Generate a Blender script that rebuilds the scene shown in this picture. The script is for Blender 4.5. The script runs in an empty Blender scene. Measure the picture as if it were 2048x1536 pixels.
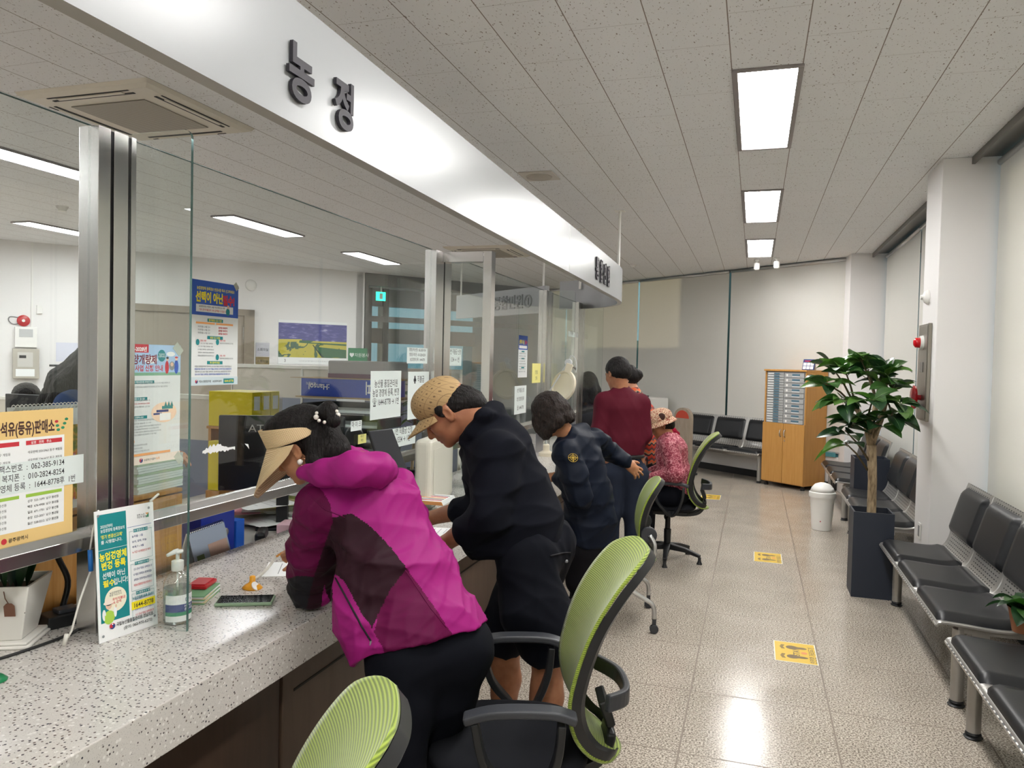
import bpy, math, random
import numpy as np
from mathutils import Vector, Matrix

C = bpy.context.scene.collection
PI = math.pi
HC = 3.15          # ceiling height
random.seed(7)

# ------------------------------------------------------------------ camera, world, exposure
FPX = 1531.6
PITCH, ROLL, YAW = 0.0295, 0.0231, -0.3065
_cy, _sy = math.cos(YAW), math.sin(YAW)
FW = Vector((_sy*math.cos(PITCH), _cy*math.cos(PITCH), -math.sin(PITCH)))
_rt = Vector((_cy, -_sy, 0)); _up = _rt.cross(FW)
RT = math.cos(ROLL)*_rt + math.sin(ROLL)*_up
UP = -math.sin(ROLL)*_rt + math.cos(ROLL)*_up
CAM = Vector((0, 0, 1.65))
cam = bpy.data.cameras.new('camera'); cam.sensor_width = 36; cam.lens = FPX/2048*36
cam.clip_start = 0.05; cam.clip_end = 200
camo = bpy.data.objects.new('camera', cam); C.objects.link(camo)
m = Matrix((RT, UP, -FW)).transposed().to_4x4(); m.translation = CAM
camo.matrix_world = m
bpy.context.scene.camera = camo
sc = bpy.context.scene
sc.view_settings.view_transform = 'Standard'; sc.view_settings.look = 'None'
sc.view_settings.gamma = 1; sc.view_settings.use_curve_mapping = False
sc.view_settings.exposure = 0.30
w = bpy.data.worlds.new('world'); sc.world = w; w.use_nodes = True
w.node_tree.nodes['Background'].inputs[0].default_value = (0.62, 0.80, 0.88, 1)
w.node_tree.nodes['Background'].inputs[1].default_value = 0.42
sc.cycles.max_bounces = 10; sc.cycles.transparent_max_bounces = 24
sc.cycles.diffuse_bounces = 5; sc.cycles.glossy_bounces = 4
sc.cycles.sample_clamp_indirect = 6; sc.cycles.caustics_reflective = False; sc.cycles.caustics_refractive = False
LAMP_PUBLIC = 35.0   # luminance of the square hall fixtures
LAMP_OFFICE = 36.0    # luminance of the long office fixtures

def at(u, v, x=None, y=None, z=None):
    """world point seen at pixel (u, v) on the plane x=, y= or z="""
    d = FW*FPX + RT*(u-1024) - UP*(v-768)
    t = (x/d.x) if x is not None else (y/d.y) if y is not None else (z-1.65)/d.z
    return CAM + d*t

# ------------------------------------------------------------------ materials
MATS = {}
def mat(name, col=(.8,.8,.8), rough=.5, metal=0, spec=.5, emit=None, es=0, coat=0, trans=0, ior=1.45, sheen=0, alpha=1):
    if name in MATS: return MATS[name]
    m = bpy.data.materials.new(name); m.use_nodes = True
    b = m.node_tree.nodes['Principled BSDF']
    b.inputs['Base Color'].default_value = (*col, 1); b.inputs['Roughness'].default_value = rough
    b.inputs['Metallic'].default_value = metal; b.inputs['Specular IOR Level'].default_value = spec
    b.inputs['Coat Weight'].default_value = coat; b.inputs['Transmission Weight'].default_value = trans
    b.inputs['IOR'].default_value = ior; b.inputs['Sheen Weight'].default_value = sheen
    b.inputs['Alpha'].default_value = alpha
    if emit: b.inputs['Emission Color'].default_value = (*emit, 1); b.inputs['Emission Strength'].default_value = es
    MATS[name] = m; return m
def s2l(*c):
    """sRGB 0-255 to linear"""
    return tuple(((x/255)/12.92 if x/255 <= .04045 else ((x/255+.055)/1.055)**2.4) for x in c)
def hexc(h): return s2l(int(h[0:2],16), int(h[2:4],16), int(h[4:6],16))
def nodes(m): return m.node_tree.nodes, m.node_tree.links, m.node_tree.nodes['Principled BSDF']
def N(m, t, **kw):
    n = m.node_tree.nodes.new(t)
    for k, v in kw.items():
        if k in n.inputs and not hasattr(n, k): n.inputs[k].default_value = v
        else: setattr(n, k, v)
    return n
def ramp(m, pts, interp='LINEAR'):
    n = m.node_tree.nodes.new('ShaderNodeValToRGB'); n.color_ramp.interpolation = interp
    e = n.color_ramp.elements
    while len(e) < len(pts): e.new(.5)
    for i, (p, c) in enumerate(pts):
        e[i].position = p; e[i].color = (*c, 1) if len(c) == 3 else c
    return n
def mixc(m, fac, a, b, mode='MIX'):
    n = m.node_tree.nodes.new('ShaderNodeMix'); n.data_type = 'RGBA'; n.blend_type = mode
    L = m.node_tree.links
    for i, v in ((0, fac), (6, a), (7, b)):
        if hasattr(v, 'is_linked'): L.new(v, n.inputs[i])
        elif isinstance(v, (int, float)): n.inputs[i].default_value = v
        else: n.inputs[i].default_value = (*v, 1)
    return n.outputs[2]
def math_n(m, op, a, b=None, c=None):
    n = m.node_tree.nodes.new('ShaderNodeMath'); n.operation = op
    for i, v in enumerate((a, b, c)):
        if v is None: continue
        if hasattr(v, 'is_linked'): m.node_tree.links.new(v, n.inputs[i])
        else: n.inputs[i].default_value = v
    return n.outputs[0]
def coords(m, kind='Object', scale=(1,1,1), rot=(0,0,0)):
    L = m.node_tree.links
    if kind == 'Position':
        g = m.node_tree.nodes.new('ShaderNodeNewGeometry'); o = g.outputs['Position']
    else:
        g = m.node_tree.nodes.new('ShaderNodeTexCoord'); o = g.outputs[kind]
    p = m.node_tree.nodes.new('ShaderNodeMapping'); p.inputs['Scale'].default_value = scale; p.inputs['Rotation'].default_value = rot
    L.new(o, p.inputs[0]); return p.outputs[0]
def tex(m, t, co, **kw):
    n = m.node_tree.nodes.new(t)
    for k, v in kw.items():
        if hasattr(n, k): setattr(n, k, v)
        else: n.inputs[k.replace('_', ' ')].default_value = v
    m.node_tree.links.new(co, n.inputs['Vector']); return n
def bump(m, h, strength=.2, dist=.01):
    L = m.node_tree.links; n = m.node_tree.nodes.new('ShaderNodeBump')
    n.inputs['Strength'].default_value = strength; n.inputs['Distance'].default_value = dist
    L.new(h, n.inputs['Height']); L.new(n.outputs[0], m.node_tree.nodes['Principled BSDF'].inputs['Normal'])

# ------------------------------------------------------------------ mesh builder
class MB:
    def __init__(s): s.v = []; s.f = []; s.mi = []; s.mats = []; s.cur = 0
    def m(s, mt):
        if mt not in s.mats: s.mats.append(mt)
        s.cur = s.mats.index(mt); return s
    def add(s, v, f):
        k = len(s.v); s.v += [tuple(p) for p in v]; s.f += [tuple(i+k for i in q) for q in f]; s.mi += [s.cur]*len(f); return s
    def box(s, x0, x1, y0, y1, z0, z1):
        v = [(x,y,z) for x in (x0,x1) for y in (y0,y1) for z in (z0,z1)]
        return s.add(v, [(0,1,3,2),(4,6,7,5),(0,4,5,1),(2,3,7,6),(0,2,6,4),(1,5,7,3)])
    def obox(s, c, sz, R=None):
        c = Vector(c); R = R or Matrix.Identity(3)
        v = [c + R @ Vector((a*sz[0]/2, b*sz[1]/2, d*sz[2]/2)) for a in (-1,1) for b in (-1,1) for d in (-1,1)]
        return s.add(v, [(0,1,3,2),(4,6,7,5),(0,4,5,1),(2,3,7,6),(0,2,6,4),(1,5,7,3)])
    def prism(s, pts, z0, z1, axis='z'):
        n = len(pts)
        def P(a, b, c): return {'z': (a,b,c), 'x': (c,a,b), 'y': (a,c,b)}[axis]
        v = [P(a,b,z0) for a,b in pts] + [P(a,b,z1) for a,b in pts]
        f = [tuple(range(n)), tuple(range(2*n-1, n-1, -1))] + [(i, i+n, (i+1)%n+n, (i+1)%n) for i in range(n)]
        return s.add(v, f)
    def frame(s, path, i):
        p = [Vector(q) for q in path]; n = len(p)
        d = (p[min(i+1,n-1)] - p[max(i-1,0)])
        return d.normalized() if d.length else Vector((0,0,1))
    def tube(s, path, r, n=10, cap=True, flat=None, up=None):
        p = [Vector(q) for q in path]; rr = r if isinstance(r, (list, tuple)) else [r]*len(p)
        v = []; prev = None
        for i, q in enumerate(p):
            d = s.frame(p, i)
            a = (up if up else (prev if prev is not None else (Vector((0,0,1)) if abs(d.z) < .9 else Vector((1,0,0)))))
            a = Vector(a); a = a - d*a.dot(d)
            if a.length < 1e-6: a = d.orthogonal()
            a.normalize(); b = d.cross(a); prev = a
            r1 = rr[i] if not isinstance(rr[i], (tuple, list)) else rr[i][0]
            r2 = r1*(flat or 1) if not isinstance(rr[i], (tuple, list)) else rr[i][1]
            v += [q + a*math.cos(t*2*PI/n)*r1 + b*math.sin(t*2*PI/n)*r2 for t in range(n)]
        f = [(i*n+j, i*n+(j+1)%n, (i+1)*n+(j+1)%n, (i+1)*n+j) for i in range(len(p)-1) for j in range(n)]
        if cap: f += [tuple(range(n-1,-1,-1)), tuple((len(p)-1)*n+j for j in range(n))]
        return s.add(v, f)
    def bar(s, path, wdt, th, up=(0,0,1)):
        """rectangular section swept on a path; wdt across, th along up"""
        p = [Vector(q) for q in path]; v = []
        for i, q in enumerate(p):
            d = s.frame(p, i); u = Vector(up); u = (u - d*u.dot(d)).normalized(); b = d.cross(u)
            w_ = wdt[i] if isinstance(wdt, (list, tuple)) else wdt; t_ = th[i] if isinstance(th, (list, tuple)) else th
            v += [q + b*w_/2*a + u*t_/2*c for a, c in ((1,1),(-1,1),(-1,-1),(1,-1))]
        n = 4
        f = [(i*n+j, i*n+(j+1)%n, (i+1)*n+(j+1)%n, (i+1)*n+j) for i in range(len(p)-1) for j in range(n)]
        f += [(3,2,1,0), tuple((len(p)-1)*n+j for j in range(n))]
        return s.add(v, f)
    def lathe(s, prof, c=(0,0,0), n=24, axis='z', sx=1, sy=1):
        v = []
        for r, z in prof:
            for t in range(n):
                a = t*2*PI/n; x, y = r*math.cos(a)*sx, r*math.sin(a)*sy
                q = {'z': (x,y,z), 'x': (z,x,y), 'y': (x,z,y)}[axis]
                v.append((q[0]+c[0], q[1]+c[1], q[2]+c[2]))
        k = len(prof)
        f = [(i*n+j, i*n+(j+1)%n, (i+1)*n+(j+1)%n, (i+1)*n+j) for i in range(k-1) for j in range(n)]
        f += [tuple(range(n-1,-1,-1)), tuple((k-1)*n+j for j in range(n))]
        return s.add(v, f)
    def ball(s, c, r, n=12, m=8, R=None):
        rx, ry, rz = r if isinstance(r, (tuple, list)) else (r, r, r)
        v = []; c = Vector(c)
        for i in range(m+1):
            ph = PI*i/m
            for j in range(n):
                q = Vector((rx*math.sin(ph)*math.cos(2*PI*j/n), ry*math.sin(ph)*math.sin(2*PI*j/n), rz*math.cos(ph)))
                v.append(c + (R @ q if R else q))
        return s.add(v, [(i*n+j, (i+1)*n+j, (i+1)*n+(j+1)%n, i*n+(j+1)%n) for i in range(m) for j in range(n)])
    def grid(s, fn, nu, nv, closed_u=False):
        v = [fn(i/nu, j/nv) for j in range(nv+1) for i in range(nu + (0 if closed_u else 1))]
        k = nu if closed_u else nu+1
        return s.add(v, [(j*k+i, j*k+(i+1)%k, (j+1)*k+(i+1)%k, (j+1)*k+i) for j in range(nv) for i in range(nu)])
    def quad(s, *p): return s.add(p, [tuple(range(len(p)))])
    def xf(s, M, k0=0):
        s.v = s.v[:k0] + [tuple(M @ Vector(p)) for p in s.v[k0:]]; return s
    def build(s, name, mt=None, parent=None, smooth=False, bevel=0, seg=2, sub=0, solid=0, auto=None):
        me = bpy.data.meshes.new(name); me.from_pydata(s.v, [], s.f)
        ms = s.mats or [mt]
        for q in ms: me.materials.append(q)
        if s.mats: me.polygons.foreach_set('material_index', s.mi)
        if smooth: me.shade_smooth()
        me.update()
        o = bpy.data.objects.new(name, me); C.objects.link(o)
        if parent: o.parent = parent
        import bmesh
        bm = bmesh.new(); bm.from_mesh(me)
        if not s.keep_normals: bmesh.ops.recalc_face_normals(bm, faces=bm.faces)
        bm.to_mesh(me); bm.free()
        if solid:
            q = o.modifiers.new('s','SOLIDIFY'); q.thickness = solid; q.offset = 0
        if bevel:
            q = o.modifiers.new('b','BEVEL'); q.width = bevel; q.segments = seg; q.limit_method = 'ANGLE'; q.angle_limit = .6
            q.harden_normals = False
        if sub:
            q = o.modifiers.new('u','SUBSURF'); q.levels = sub; q.render_levels = sub
        if auto and smooth:
            try: me.set_sharp_from_angle(angle=auto)
            except Exception: pass
        return o
    keep_normals = False

def tag(o, label, cat, group=None, kind=None):
    if label: o['label'] = label
    if cat: o['category'] = cat
    if group: o['group'] = group
    if kind: o['kind'] = kind
    return o
def thing(name, label, cat, loc=(0,0,0), rz=0, group=None):
    o = bpy.data.objects.new(name, None); C.objects.link(o); o.empty_display_size = .1
    o.location = loc; o.rotation_euler = (0, 0, rz)
    return tag(o, label, cat, group)
def struct(o, label=None): o['kind'] = 'structure'; o['label'] = label or o.name; return o
def dup(root, loc, rz, label=None, group=None):
    r = root.copy(); C.objects.link(r); r.location = loc; r.rotation_euler = (0,0,rz)
    if label: r['label'] = label
    if group: r['group'] = group
    for ch in list(root.children):
        c = ch.copy(); C.objects.link(c); c.parent = r
        for g in ch.children:
            d = g.copy(); C.objects.link(d); d.parent = c
    return r

_dg = None
def text_mesh(body, size, bold=0, extrude=0, align='LEFT', spacing=1, line=1, sx=1):
    """text as (verts, faces) lying in the xy plane"""
    cu = bpy.data.curves.new('t', 'FONT'); cu.body = body; cu.size = size; cu.offset = bold*size; cu.extrude = extrude
    cu.align_x = align; cu.space_character = spacing; cu.space_line = line; cu.resolution_u = 3 if size < .05 else 5
    o = bpy.data.objects.new('t', cu)
    me = bpy.data.meshes.new_from_object(o)
    v = [(p.co.x*sx, p.co.y, p.co.z) for p in me.vertices]; f = [tuple(p.vertices) for p in me.polygons]
    bpy.data.objects.remove(o); bpy.data.curves.remove(cu); bpy.data.meshes.remove(me)
    return v, f
def text_on(mb, mt, body, size, org, ex, ey, **kw):
    """lay text into a builder: origin, x direction, y direction"""
    v, f = text_mesh(body, size, **kw); ex = Vector(ex).normalized(); ey = Vector(ey).normalized(); ez = ex.cross(ey); org = Vector(org)
    mb.m(mt); mb.add([org + ex*a + ey*b + ez*c for a, b, c in v], f)
def text_w(body, size, **kw):
    v, f = text_mesh(body, size, **kw)
    return (min(p[0] for p in v), max(p[0] for p in v)) if v else (0, 0)
# ------------------------------------------------------------------ shared materials
WHITE = mat('white_paint', hexc('e6e4e3'), .6)
STEEL = mat('brushed_steel', (.66,.645,.63), .24, 1)
def _steel():
    m = STEEL; co = coords(m, 'Position', (1, 1, 90)); n = tex(m, 'ShaderNodeTexNoise', co, Scale=3, Detail=2)
    r = ramp(m, [(.3,(.16,)*3),(.7,(.34,)*3)]); m.node_tree.links.new(n.outputs[0], r.inputs[0]); m.node_tree.links.new(r.outputs[0], nodes(m)[2].inputs['Roughness'])
BLACKP = mat('black_plastic', hexc('1b1c1e'), .42)
DARKP = mat('charcoal_plastic', hexc('33353a'), .45)
GREYP = mat('grey_plastic', hexc('77787a'), .5)
WHITEP = mat('white_plastic', hexc('e9e8e4'), .4)
ALU = mat('silver_metal', (.6,.6,.6), .3, .9)
PAPER = mat('white_paper', hexc('eef0f0'), .8)

def floor_mat():
    m = mat('speckled_floor_tile', (.6,.55,.5), .18); nd, L, b = nodes(m)
    co = coords(m, 'Position')
    n1 = tex(m, 'ShaderNodeTexNoise', co, Scale=120, Detail=2.5, Roughness=.65)
    n2 = tex(m, 'ShaderNodeTexNoise', co, Scale=3.0, Detail=2)
    r = ramp(m, [(.36, hexc('5e554e')), (.46, hexc('958b80')), (.55, hexc('c2b8ab')), (.68, hexc('d6cdc0'))]); L.new(n1.outputs[0], r.inputs[0])
    r2 = ramp(m, [(.3,(.93,)*3),(.7,(1.05,)*3)]); L.new(n2.outputs[0], r2.inputs[0])
    c = mixc(m, 1, r.outputs[0], r2.outputs[0], 'MULTIPLY')
    # grout every 0.655 m, lines through x=-0.26 and y=3.295
    sp = N(m, 'ShaderNodeSeparateXYZ'); L.new(co, sp.inputs[0])
    def line(s, off, wd=.0075):
        a = math_n(m, 'ADD', s, -off + 655.0); a = math_n(m, 'MODULO', a, .655)
        a = math_n(m, 'SUBTRACT', a, .3275); a = math_n(m, 'ABSOLUTE', a)
        return math_n(m, 'GREATER_THAN', a, .3275-wd/2)
    g = math_n(m, 'MAXIMUM', line(sp.outputs[0], -.26), line(sp.outputs[1], 3.295))
    c = mixc(m, g, c, hexc('73665a')); L.new(c, b.inputs['Base Color'])
    rr = ramp(m, [(.35,(.14,)*3),(.7,(.26,)*3)]); L.new(n2.outputs[0], rr.inputs[0])
    rg = math_n(m, 'ADD', rr.outputs[0], math_n(m, 'MULTIPLY', g, .3)); L.new(rg, b.inputs['Roughness'])
    bump(m, math_n(m, 'SUBTRACT', 1, g), .3, .002)
    return m
def ceil_mat():
    m = mat('pitted_ceiling_tile', (.6,.58,.56), .85); nd, L, b = nodes(m)
    co = coords(m, 'Position', (1, 1, 1)); W, Lg = .3385, .645
    sp = N(m, 'ShaderNodeSeparateXYZ'); L.new(co, sp.inputs[0])
    def sawf(s, per, off): return math_n(m, 'MODULO', math_n(m, 'ADD', s, per*300-off), per)
    def edge(a, per, wd): return math_n(m, 'GREATER_THAN', math_n(m, 'ABSOLUTE', math_n(m, 'SUBTRACT', a, per/2)), per/2-wd/2)
    gx = edge(sawf(sp.outputs[0], W, -.158), W, .005)
    row = math_n(m, 'FLOOR', math_n(m, 'DIVIDE', math_n(m, 'ADD', sp.outputs[0], 300*W+.158), W))
    par = math_n(m, 'MODULO', row, 2.0)
    ysh = math_n(m, 'ADD', sp.outputs[1], math_n(m, 'MULTIPLY', par, Lg/2))
    gy = edge(sawf(ysh, Lg, 3.415), Lg, .003)
    n1 = tex(m, 'ShaderNodeTexNoise', coords(m, 'Position', (110, 55, 1), (0,0,.5)), Scale=1.0, Detail=1.5, Distortion=.6)
    pit = ramp(m, [(.0,(1,)*3),(.665,(1,)*3),(.70,(0,)*3)]); L.new(n1.outputs[0], pit.inputs[0])
    c = mixc(m, pit.outputs[0], hexc('8f857c'), hexc('e8e9ea'))
    c = mixc(m, gx, c, hexc('8a8078')); c = mixc(m, math_n(m, 'MULTIPLY', gy, .55), c, hexc('8a8078'))
    L.new(c, b.inputs['Base Color'])
    h = math_n(m, 'MULTIPLY', pit.outputs[0], math_n(m, 'SUBTRACT', 1, gx)); bump(m, h, .5, .004)
    return m
FLOOR = floor_mat(); CEIL = ceil_mat()
def terrazzo():
    m = mat('speckled_solid_surface', (.7,.7,.7), .22); nd, L, b = nodes(m); co = coords(m, 'Position')
    v1 = tex(m, 'ShaderNodeTexVoronoi', co, Scale=98); v2 = tex(m, 'ShaderNodeTexVoronoi', co, Scale=240)
    v3 = tex(m, 'ShaderNodeTexVoronoi', co, Scale=60)
    s1 = ramp(m, [(.0,(1,)*3),(.27,(1,)*3),(.33,(0,)*3)]); L.new(v1.outputs[0], s1.inputs[0])
    s2 = ramp(m, [(.0,(1,)*3),(.22,(1,)*3),(.3,(0,)*3)]); L.new(v2.outputs[0], s2.inputs[0])
    s3 = ramp(m, [(.0,(1,)*3),(.22,(1,)*3),(.27,(0,)*3)]); L.new(v3.outputs[0], s3.inputs[0])
    sel = N(m, 'ShaderNodeSeparateColor'); L.new(v1.outputs['Color'], sel.inputs[0])
    keep = math_n(m, 'GREATER_THAN', sel.outputs[0], .3)
    tint = mixc(m, sel.outputs[1], hexc('3a3b45'), hexc('7d7068'))
    c = mixc(m, math_n(m, 'MULTIPLY', s2.outputs[0], .35), hexc('cdc9c4'), hexc('7f7c7c'))
    c = mixc(m, math_n(m, 'MULTIPLY', s3.outputs[0], .55), c, hexc('f0eeea'))
    c = mixc(m, math_n(m, 'MULTIPLY', s1.outputs[0], keep), c, tint)
    L.new(c, b.inputs['Base Color']); return m
TERR = terrazzo()
def wood(name, c1, c2, sc=(6,6,.6), rough=.45):
    m = mat(name, c1, rough); nd, L, b = nodes(m); co = coords(m, 'Object', sc)
    n = tex(m, 'ShaderNodeTexNoise', co, Scale=6, Detail=5, Roughness=.6, Distortion=.4)
    r = ramp(m, [(.3,c1),(.7,c2)]); L.new(n.outputs[0], r.inputs[0]); L.new(r.outputs[0], b.inputs['Base Color']); return m
BEECH = wood('beech_laminate', hexc('b5813f'), hexc('c4924f'), (8,8,.5))
PINE = wood('warm_pine_board', hexc('a87438'), hexc('c08f52'), (8,8,.5))
DARKW = wood('dark_brown_laminate', hexc('33261d'), hexc('3e2f25'), (5,5,.5), .4)
BROWNW = wood('mid_brown_laminate', hexc('4b3c31'), hexc('57473b'), (3,3,.5), .45)
def glass_mat(name, tint, base=.045):
    m = bpy.data.materials.new(name); m.use_nodes = True; nt = m.node_tree; nt.nodes.clear(); L = nt.links
    out = nt.nodes.new('ShaderNodeOutputMaterial'); tr = nt.nodes.new('ShaderNodeBsdfTransparent'); gl = nt.nodes.new('ShaderNodeBsdfGlossy')
    tr.inputs[0].default_value = (*tint, 1); gl.inputs['Roughness'].default_value = 0.0; gl.inputs[0].default_value = (1,1,1,1)
    lw = nt.nodes.new('ShaderNodeLayerWeight'); lw.inputs[0].default_value = .5
    p = nt.nodes.new('ShaderNodeMath'); p.operation = 'POWER'; p.inputs[1].default_value = 5; L.new(lw.outputs['Facing'], p.inputs[0])
    q = nt.nodes.new('ShaderNodeMath'); q.operation = 'MULTIPLY_ADD'; q.inputs[1].default_value = 1-base; q.inputs[2].default_value = base; L.new(p.outputs[0], q.inputs[0])
    mx = nt.nodes.new('ShaderNodeMixShader'); L.new(q.outputs[0], mx.inputs[0]); L.new(tr.outputs[0], mx.inputs[1]); L.new(gl.outputs[0], mx.inputs[2])
    L.new(mx.outputs[0], out.inputs[0]); MATS[name] = m; return m
GLASS = glass_mat('screen_glass', (.965,.985,.975))
GLASSE = mat('glass_edge_green', hexc('4a6a66'), .15, trans=.3)

# ------------------------------------------------------------------ room shell
# corner points of the office (metres): hall runs along +y, the far walls stand askew
P_A = (-9.82, 7.85)     # back office wall, left end in view
P_B = (-6.58, 12.08)    # ... its right end, where the glazed lobby begins
EW0 = (1.11, 11.21); EWD = Vector((-3.0, 2.38)).normalized()   # far wall with roller blinds
def ew(t, off=0):       # point along the far wall, off = towards the room
    n = Vector((-EWD.y, EWD.x)); n = -n if n.y > 0 else n
    return (EW0[0] + EWD.x*t + n.x*off, EW0[1] + EWD.y*t + n.y*off)
b = MB(); b.box(-13, 2.2, -5, 19, -.12, 0); struct(b.build('floor', FLOOR), 'beige speckled stone tile floor')
b = MB(); _bn = (Vector(P_B)-Vector(P_A)).normalized(); _lb = lambda s, o: tuple(Vector(P_A)+_bn*s+Vector((_bn.y,-_bn.x))*o)
b.prism([(-13,-5),(2.2,-5),(2.2,10.8),ew(-.9,-.25),ew(6.9,-.25),_lb(10.4,-3.1),_lb(4.8,-3.1),(-13,13.6)], HC, HC+.1); struct(b.build('ceiling', CEIL), 'white pitted acoustic tile ceiling')
WX = 1.58
# right side: low wall + piers + blinds in front of glazing
b = MB(); b.box(WX+.03, WX+.25, -5, 11.0, 0, .55); struct(b.build('wall_right', WHITE), 'white low wall below the blinds')
b = MB(); b.box(1.22, 1.75, 6.10, 6.60, 0, HC-.001); o = struct(b.build('pillar', WHITE, bevel=.004), 'white square pillar carrying the alarm panel')
b = MB(); b.add([(1.13,11.05,0),(1.15,10.86,0),(1.75,10.86,0),(1.75,11.4,0),(1.1,11.4,0),(1.13,11.05,HC),(1.15,10.86,HC),(1.75,10.86,HC),(1.75,11.4,HC),(1.1,11.4,HC)],
    [(4,3,2,1,0),(5,6,7,8,9),(0,1,6,5),(1,2,7,6),(2,3,8,7),(3,4,9,8),(4,0,5,9)]); struct(b.build('pillar', WHITE), 'white corner pillar behind the rubber tree')
b = MB(); b.box(1.36, 1.75, -1.2, -.7, 0, HC); struct(b.build('pillar', WHITE))
# curtain box edge strip along the right wall
ANGLE = mat('dark_alu_angle', hexc('6d6a66'), .4, .5)
b = MB(); b.box(1.40, 1.42, -5, 11, HC-.05, HC+.0); b.box(1.42, 2.0, -5, 11, HC-.002, HC-.0005); struct(b.build('trim_1', ANGLE), 'grey aluminium edge of the blind recess')
b = MB(); b.box(-13, 2.2, -5.1, -5, 0, HC); struct(b.build('wall_behind', WHITE), 'white wall behind the camera')
b = MB(); b.box(-13.1, -13, -5, 19, 0, HC); struct(b.build('wall_left', WHITE), 'white far office wall')
# back office wall
def slab(p, q, th, z0, z1, name, mt, inward=1, label=None):
    p, q = Vector(p), Vector(q); d = (q-p).normalized(); n = Vector((d.y, -d.x))*th*inward
    b = MB(); pts = [p, q, q-n, p-n]
    b.prism([(a.x, a.y) for a in pts], z0, z1); return struct(b.build(name, mt), label)
BWD = (Vector(P_B)-Vector(P_A)).normalized()
slab(Vector(P_A)-BWD*4.5, P_B, .15, 0, HC, 'wall_back', WHITE, 1, 'white back wall of the office')
def bw(s, off=0):      # point on back office wall; s metres from P_A, off into the room
    n = Vector((BWD.y, -BWD.x)); p = Vector(P_A) + BWD*s + n*off; return p
# far wall pieces: low wall, beam, glazing mullions outside, blinds inside
p0, p1 = ew(-.1), ew(8.2)
slab(p0, p1, .12, 0, .45, 'wall_far', WHITE, -1, 'white low wall under the far blinds')
def baseb(p, q, name, off, inward):
    p, q = Vector(p), Vector(q); d=(q-p).normalized(); n = Vector((d.y,-d.x))*inward
    b = MB(); a = [p+n*.02, q+n*.02, q, p]; b.prism([(k.x,k.y) for k in a], 0, .1); return struct(b.build(name, BLACKP))
baseb(ew(0), ew(8), 'baseboard_far', 0, -1)
b = MB(); b.box(WX+.015, WX+.03, -4.9, 10.8, 0, .1); struct(b.build('baseboard_right', BLACKP), 'black baseboard under the blinds')
SILL = mat('teal_window_frame', hexc('4f8f98'), .4)
q0, q1 = Vector(ew(.02, .03)), Vector(ew(8, .03)); d = (q1-q0).normalized(); n = Vector((-d.y, d.x)); n = n if n.y > 0 else -n
b = MB(); b.prism([(a.x,a.y) for a in (q0, q1, q1+n*.16, q0+n*.16)], .45, .52); struct(b.build('window_1', SILL), 'teal window frame sill of the far wall')
FABRIC = mat('blind_fabric', hexc('d6d4ce'), .85)
def blind_mat():
    m = FABRIC; nd, L, b = nodes(m)
    out = [x for x in nd if x.type == 'OUTPUT_MATERIAL'][0]
    t = nd.new('ShaderNodeBsdfTranslucent'); t.inputs[0].default_value = (.70,.62,.48,1)
    mx = nd.new('ShaderNodeMixShader'); mx.inputs[0].default_value = .10
    L.new(b.outputs[0], mx.inputs[1]); L.new(t.outputs[0], mx.inputs[2]); L.new(mx.outputs[0], out.inputs[0])
blind_mat()
def blind(p, q, z0, z1, label, grp):
    p, q = Vector(p), Vector(q); c = (p+q)/2; L_ = (q-p).length; ang = math.atan2((q-p).y, (q-p).x)
    t = thing('roller_blind', label, 'blind', (c.x, c.y, z0), ang, grp)
    b = MB(); b.quad((-L_/2,0,.02),(L_/2,0,.02),(L_/2,0,z1-z0-.03),(-L_/2,0,z1-z0-.03)); b.build('fabric', FABRIC, t)
    b = MB(); b.tube([(-L_/2, 0, 0.0125), (L_/2, 0, .0125)], .011, 8); b.build('bottom_bar', ALU, t, smooth=True)
    b = MB(); b.tube([(-L_/2, 0, z1-z0-.03), (L_/2, 0, z1-z0-.03)], .024, 12); b.build('roller_tube', ALU, t, smooth=True)
    return t
# far wall blinds: gaps seen at px 1275, 1458
for i, (t0, t1) in enumerate(((-.06,1.90),(1.94,3.93),(3.97,6.0),(6.04,8.1))):
    blind(ew(t0, .02), ew(t1, .02), .50, HC, ['pale roller blind on the far wall behind the drawer cabinet','pale roller blind above the row of bench seats on the far wall',
        'sun-warmed roller blind on the far wall behind the white kiosk','pale roller blind on the far wall seen only through the glass screen'][i], 'roller blinds on the far wall')
for i, (y0, y1) in enumerate(((8.72,10.82),(6.62,8.67),(3.9,6.07),(-.6,3.87))):
    blind((WX-.01, y0), (WX-.01, y1), .5, HC-.02, ['pale roller blind between the corner pillar and the narrow gap','narrow visible roller blind just behind the pillar with the alarm',
        'pale roller blind on the window wall above the bench beside the pillar','pale roller blind on the window wall near the camera'][i], 'roller blinds on the window wall')
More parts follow.
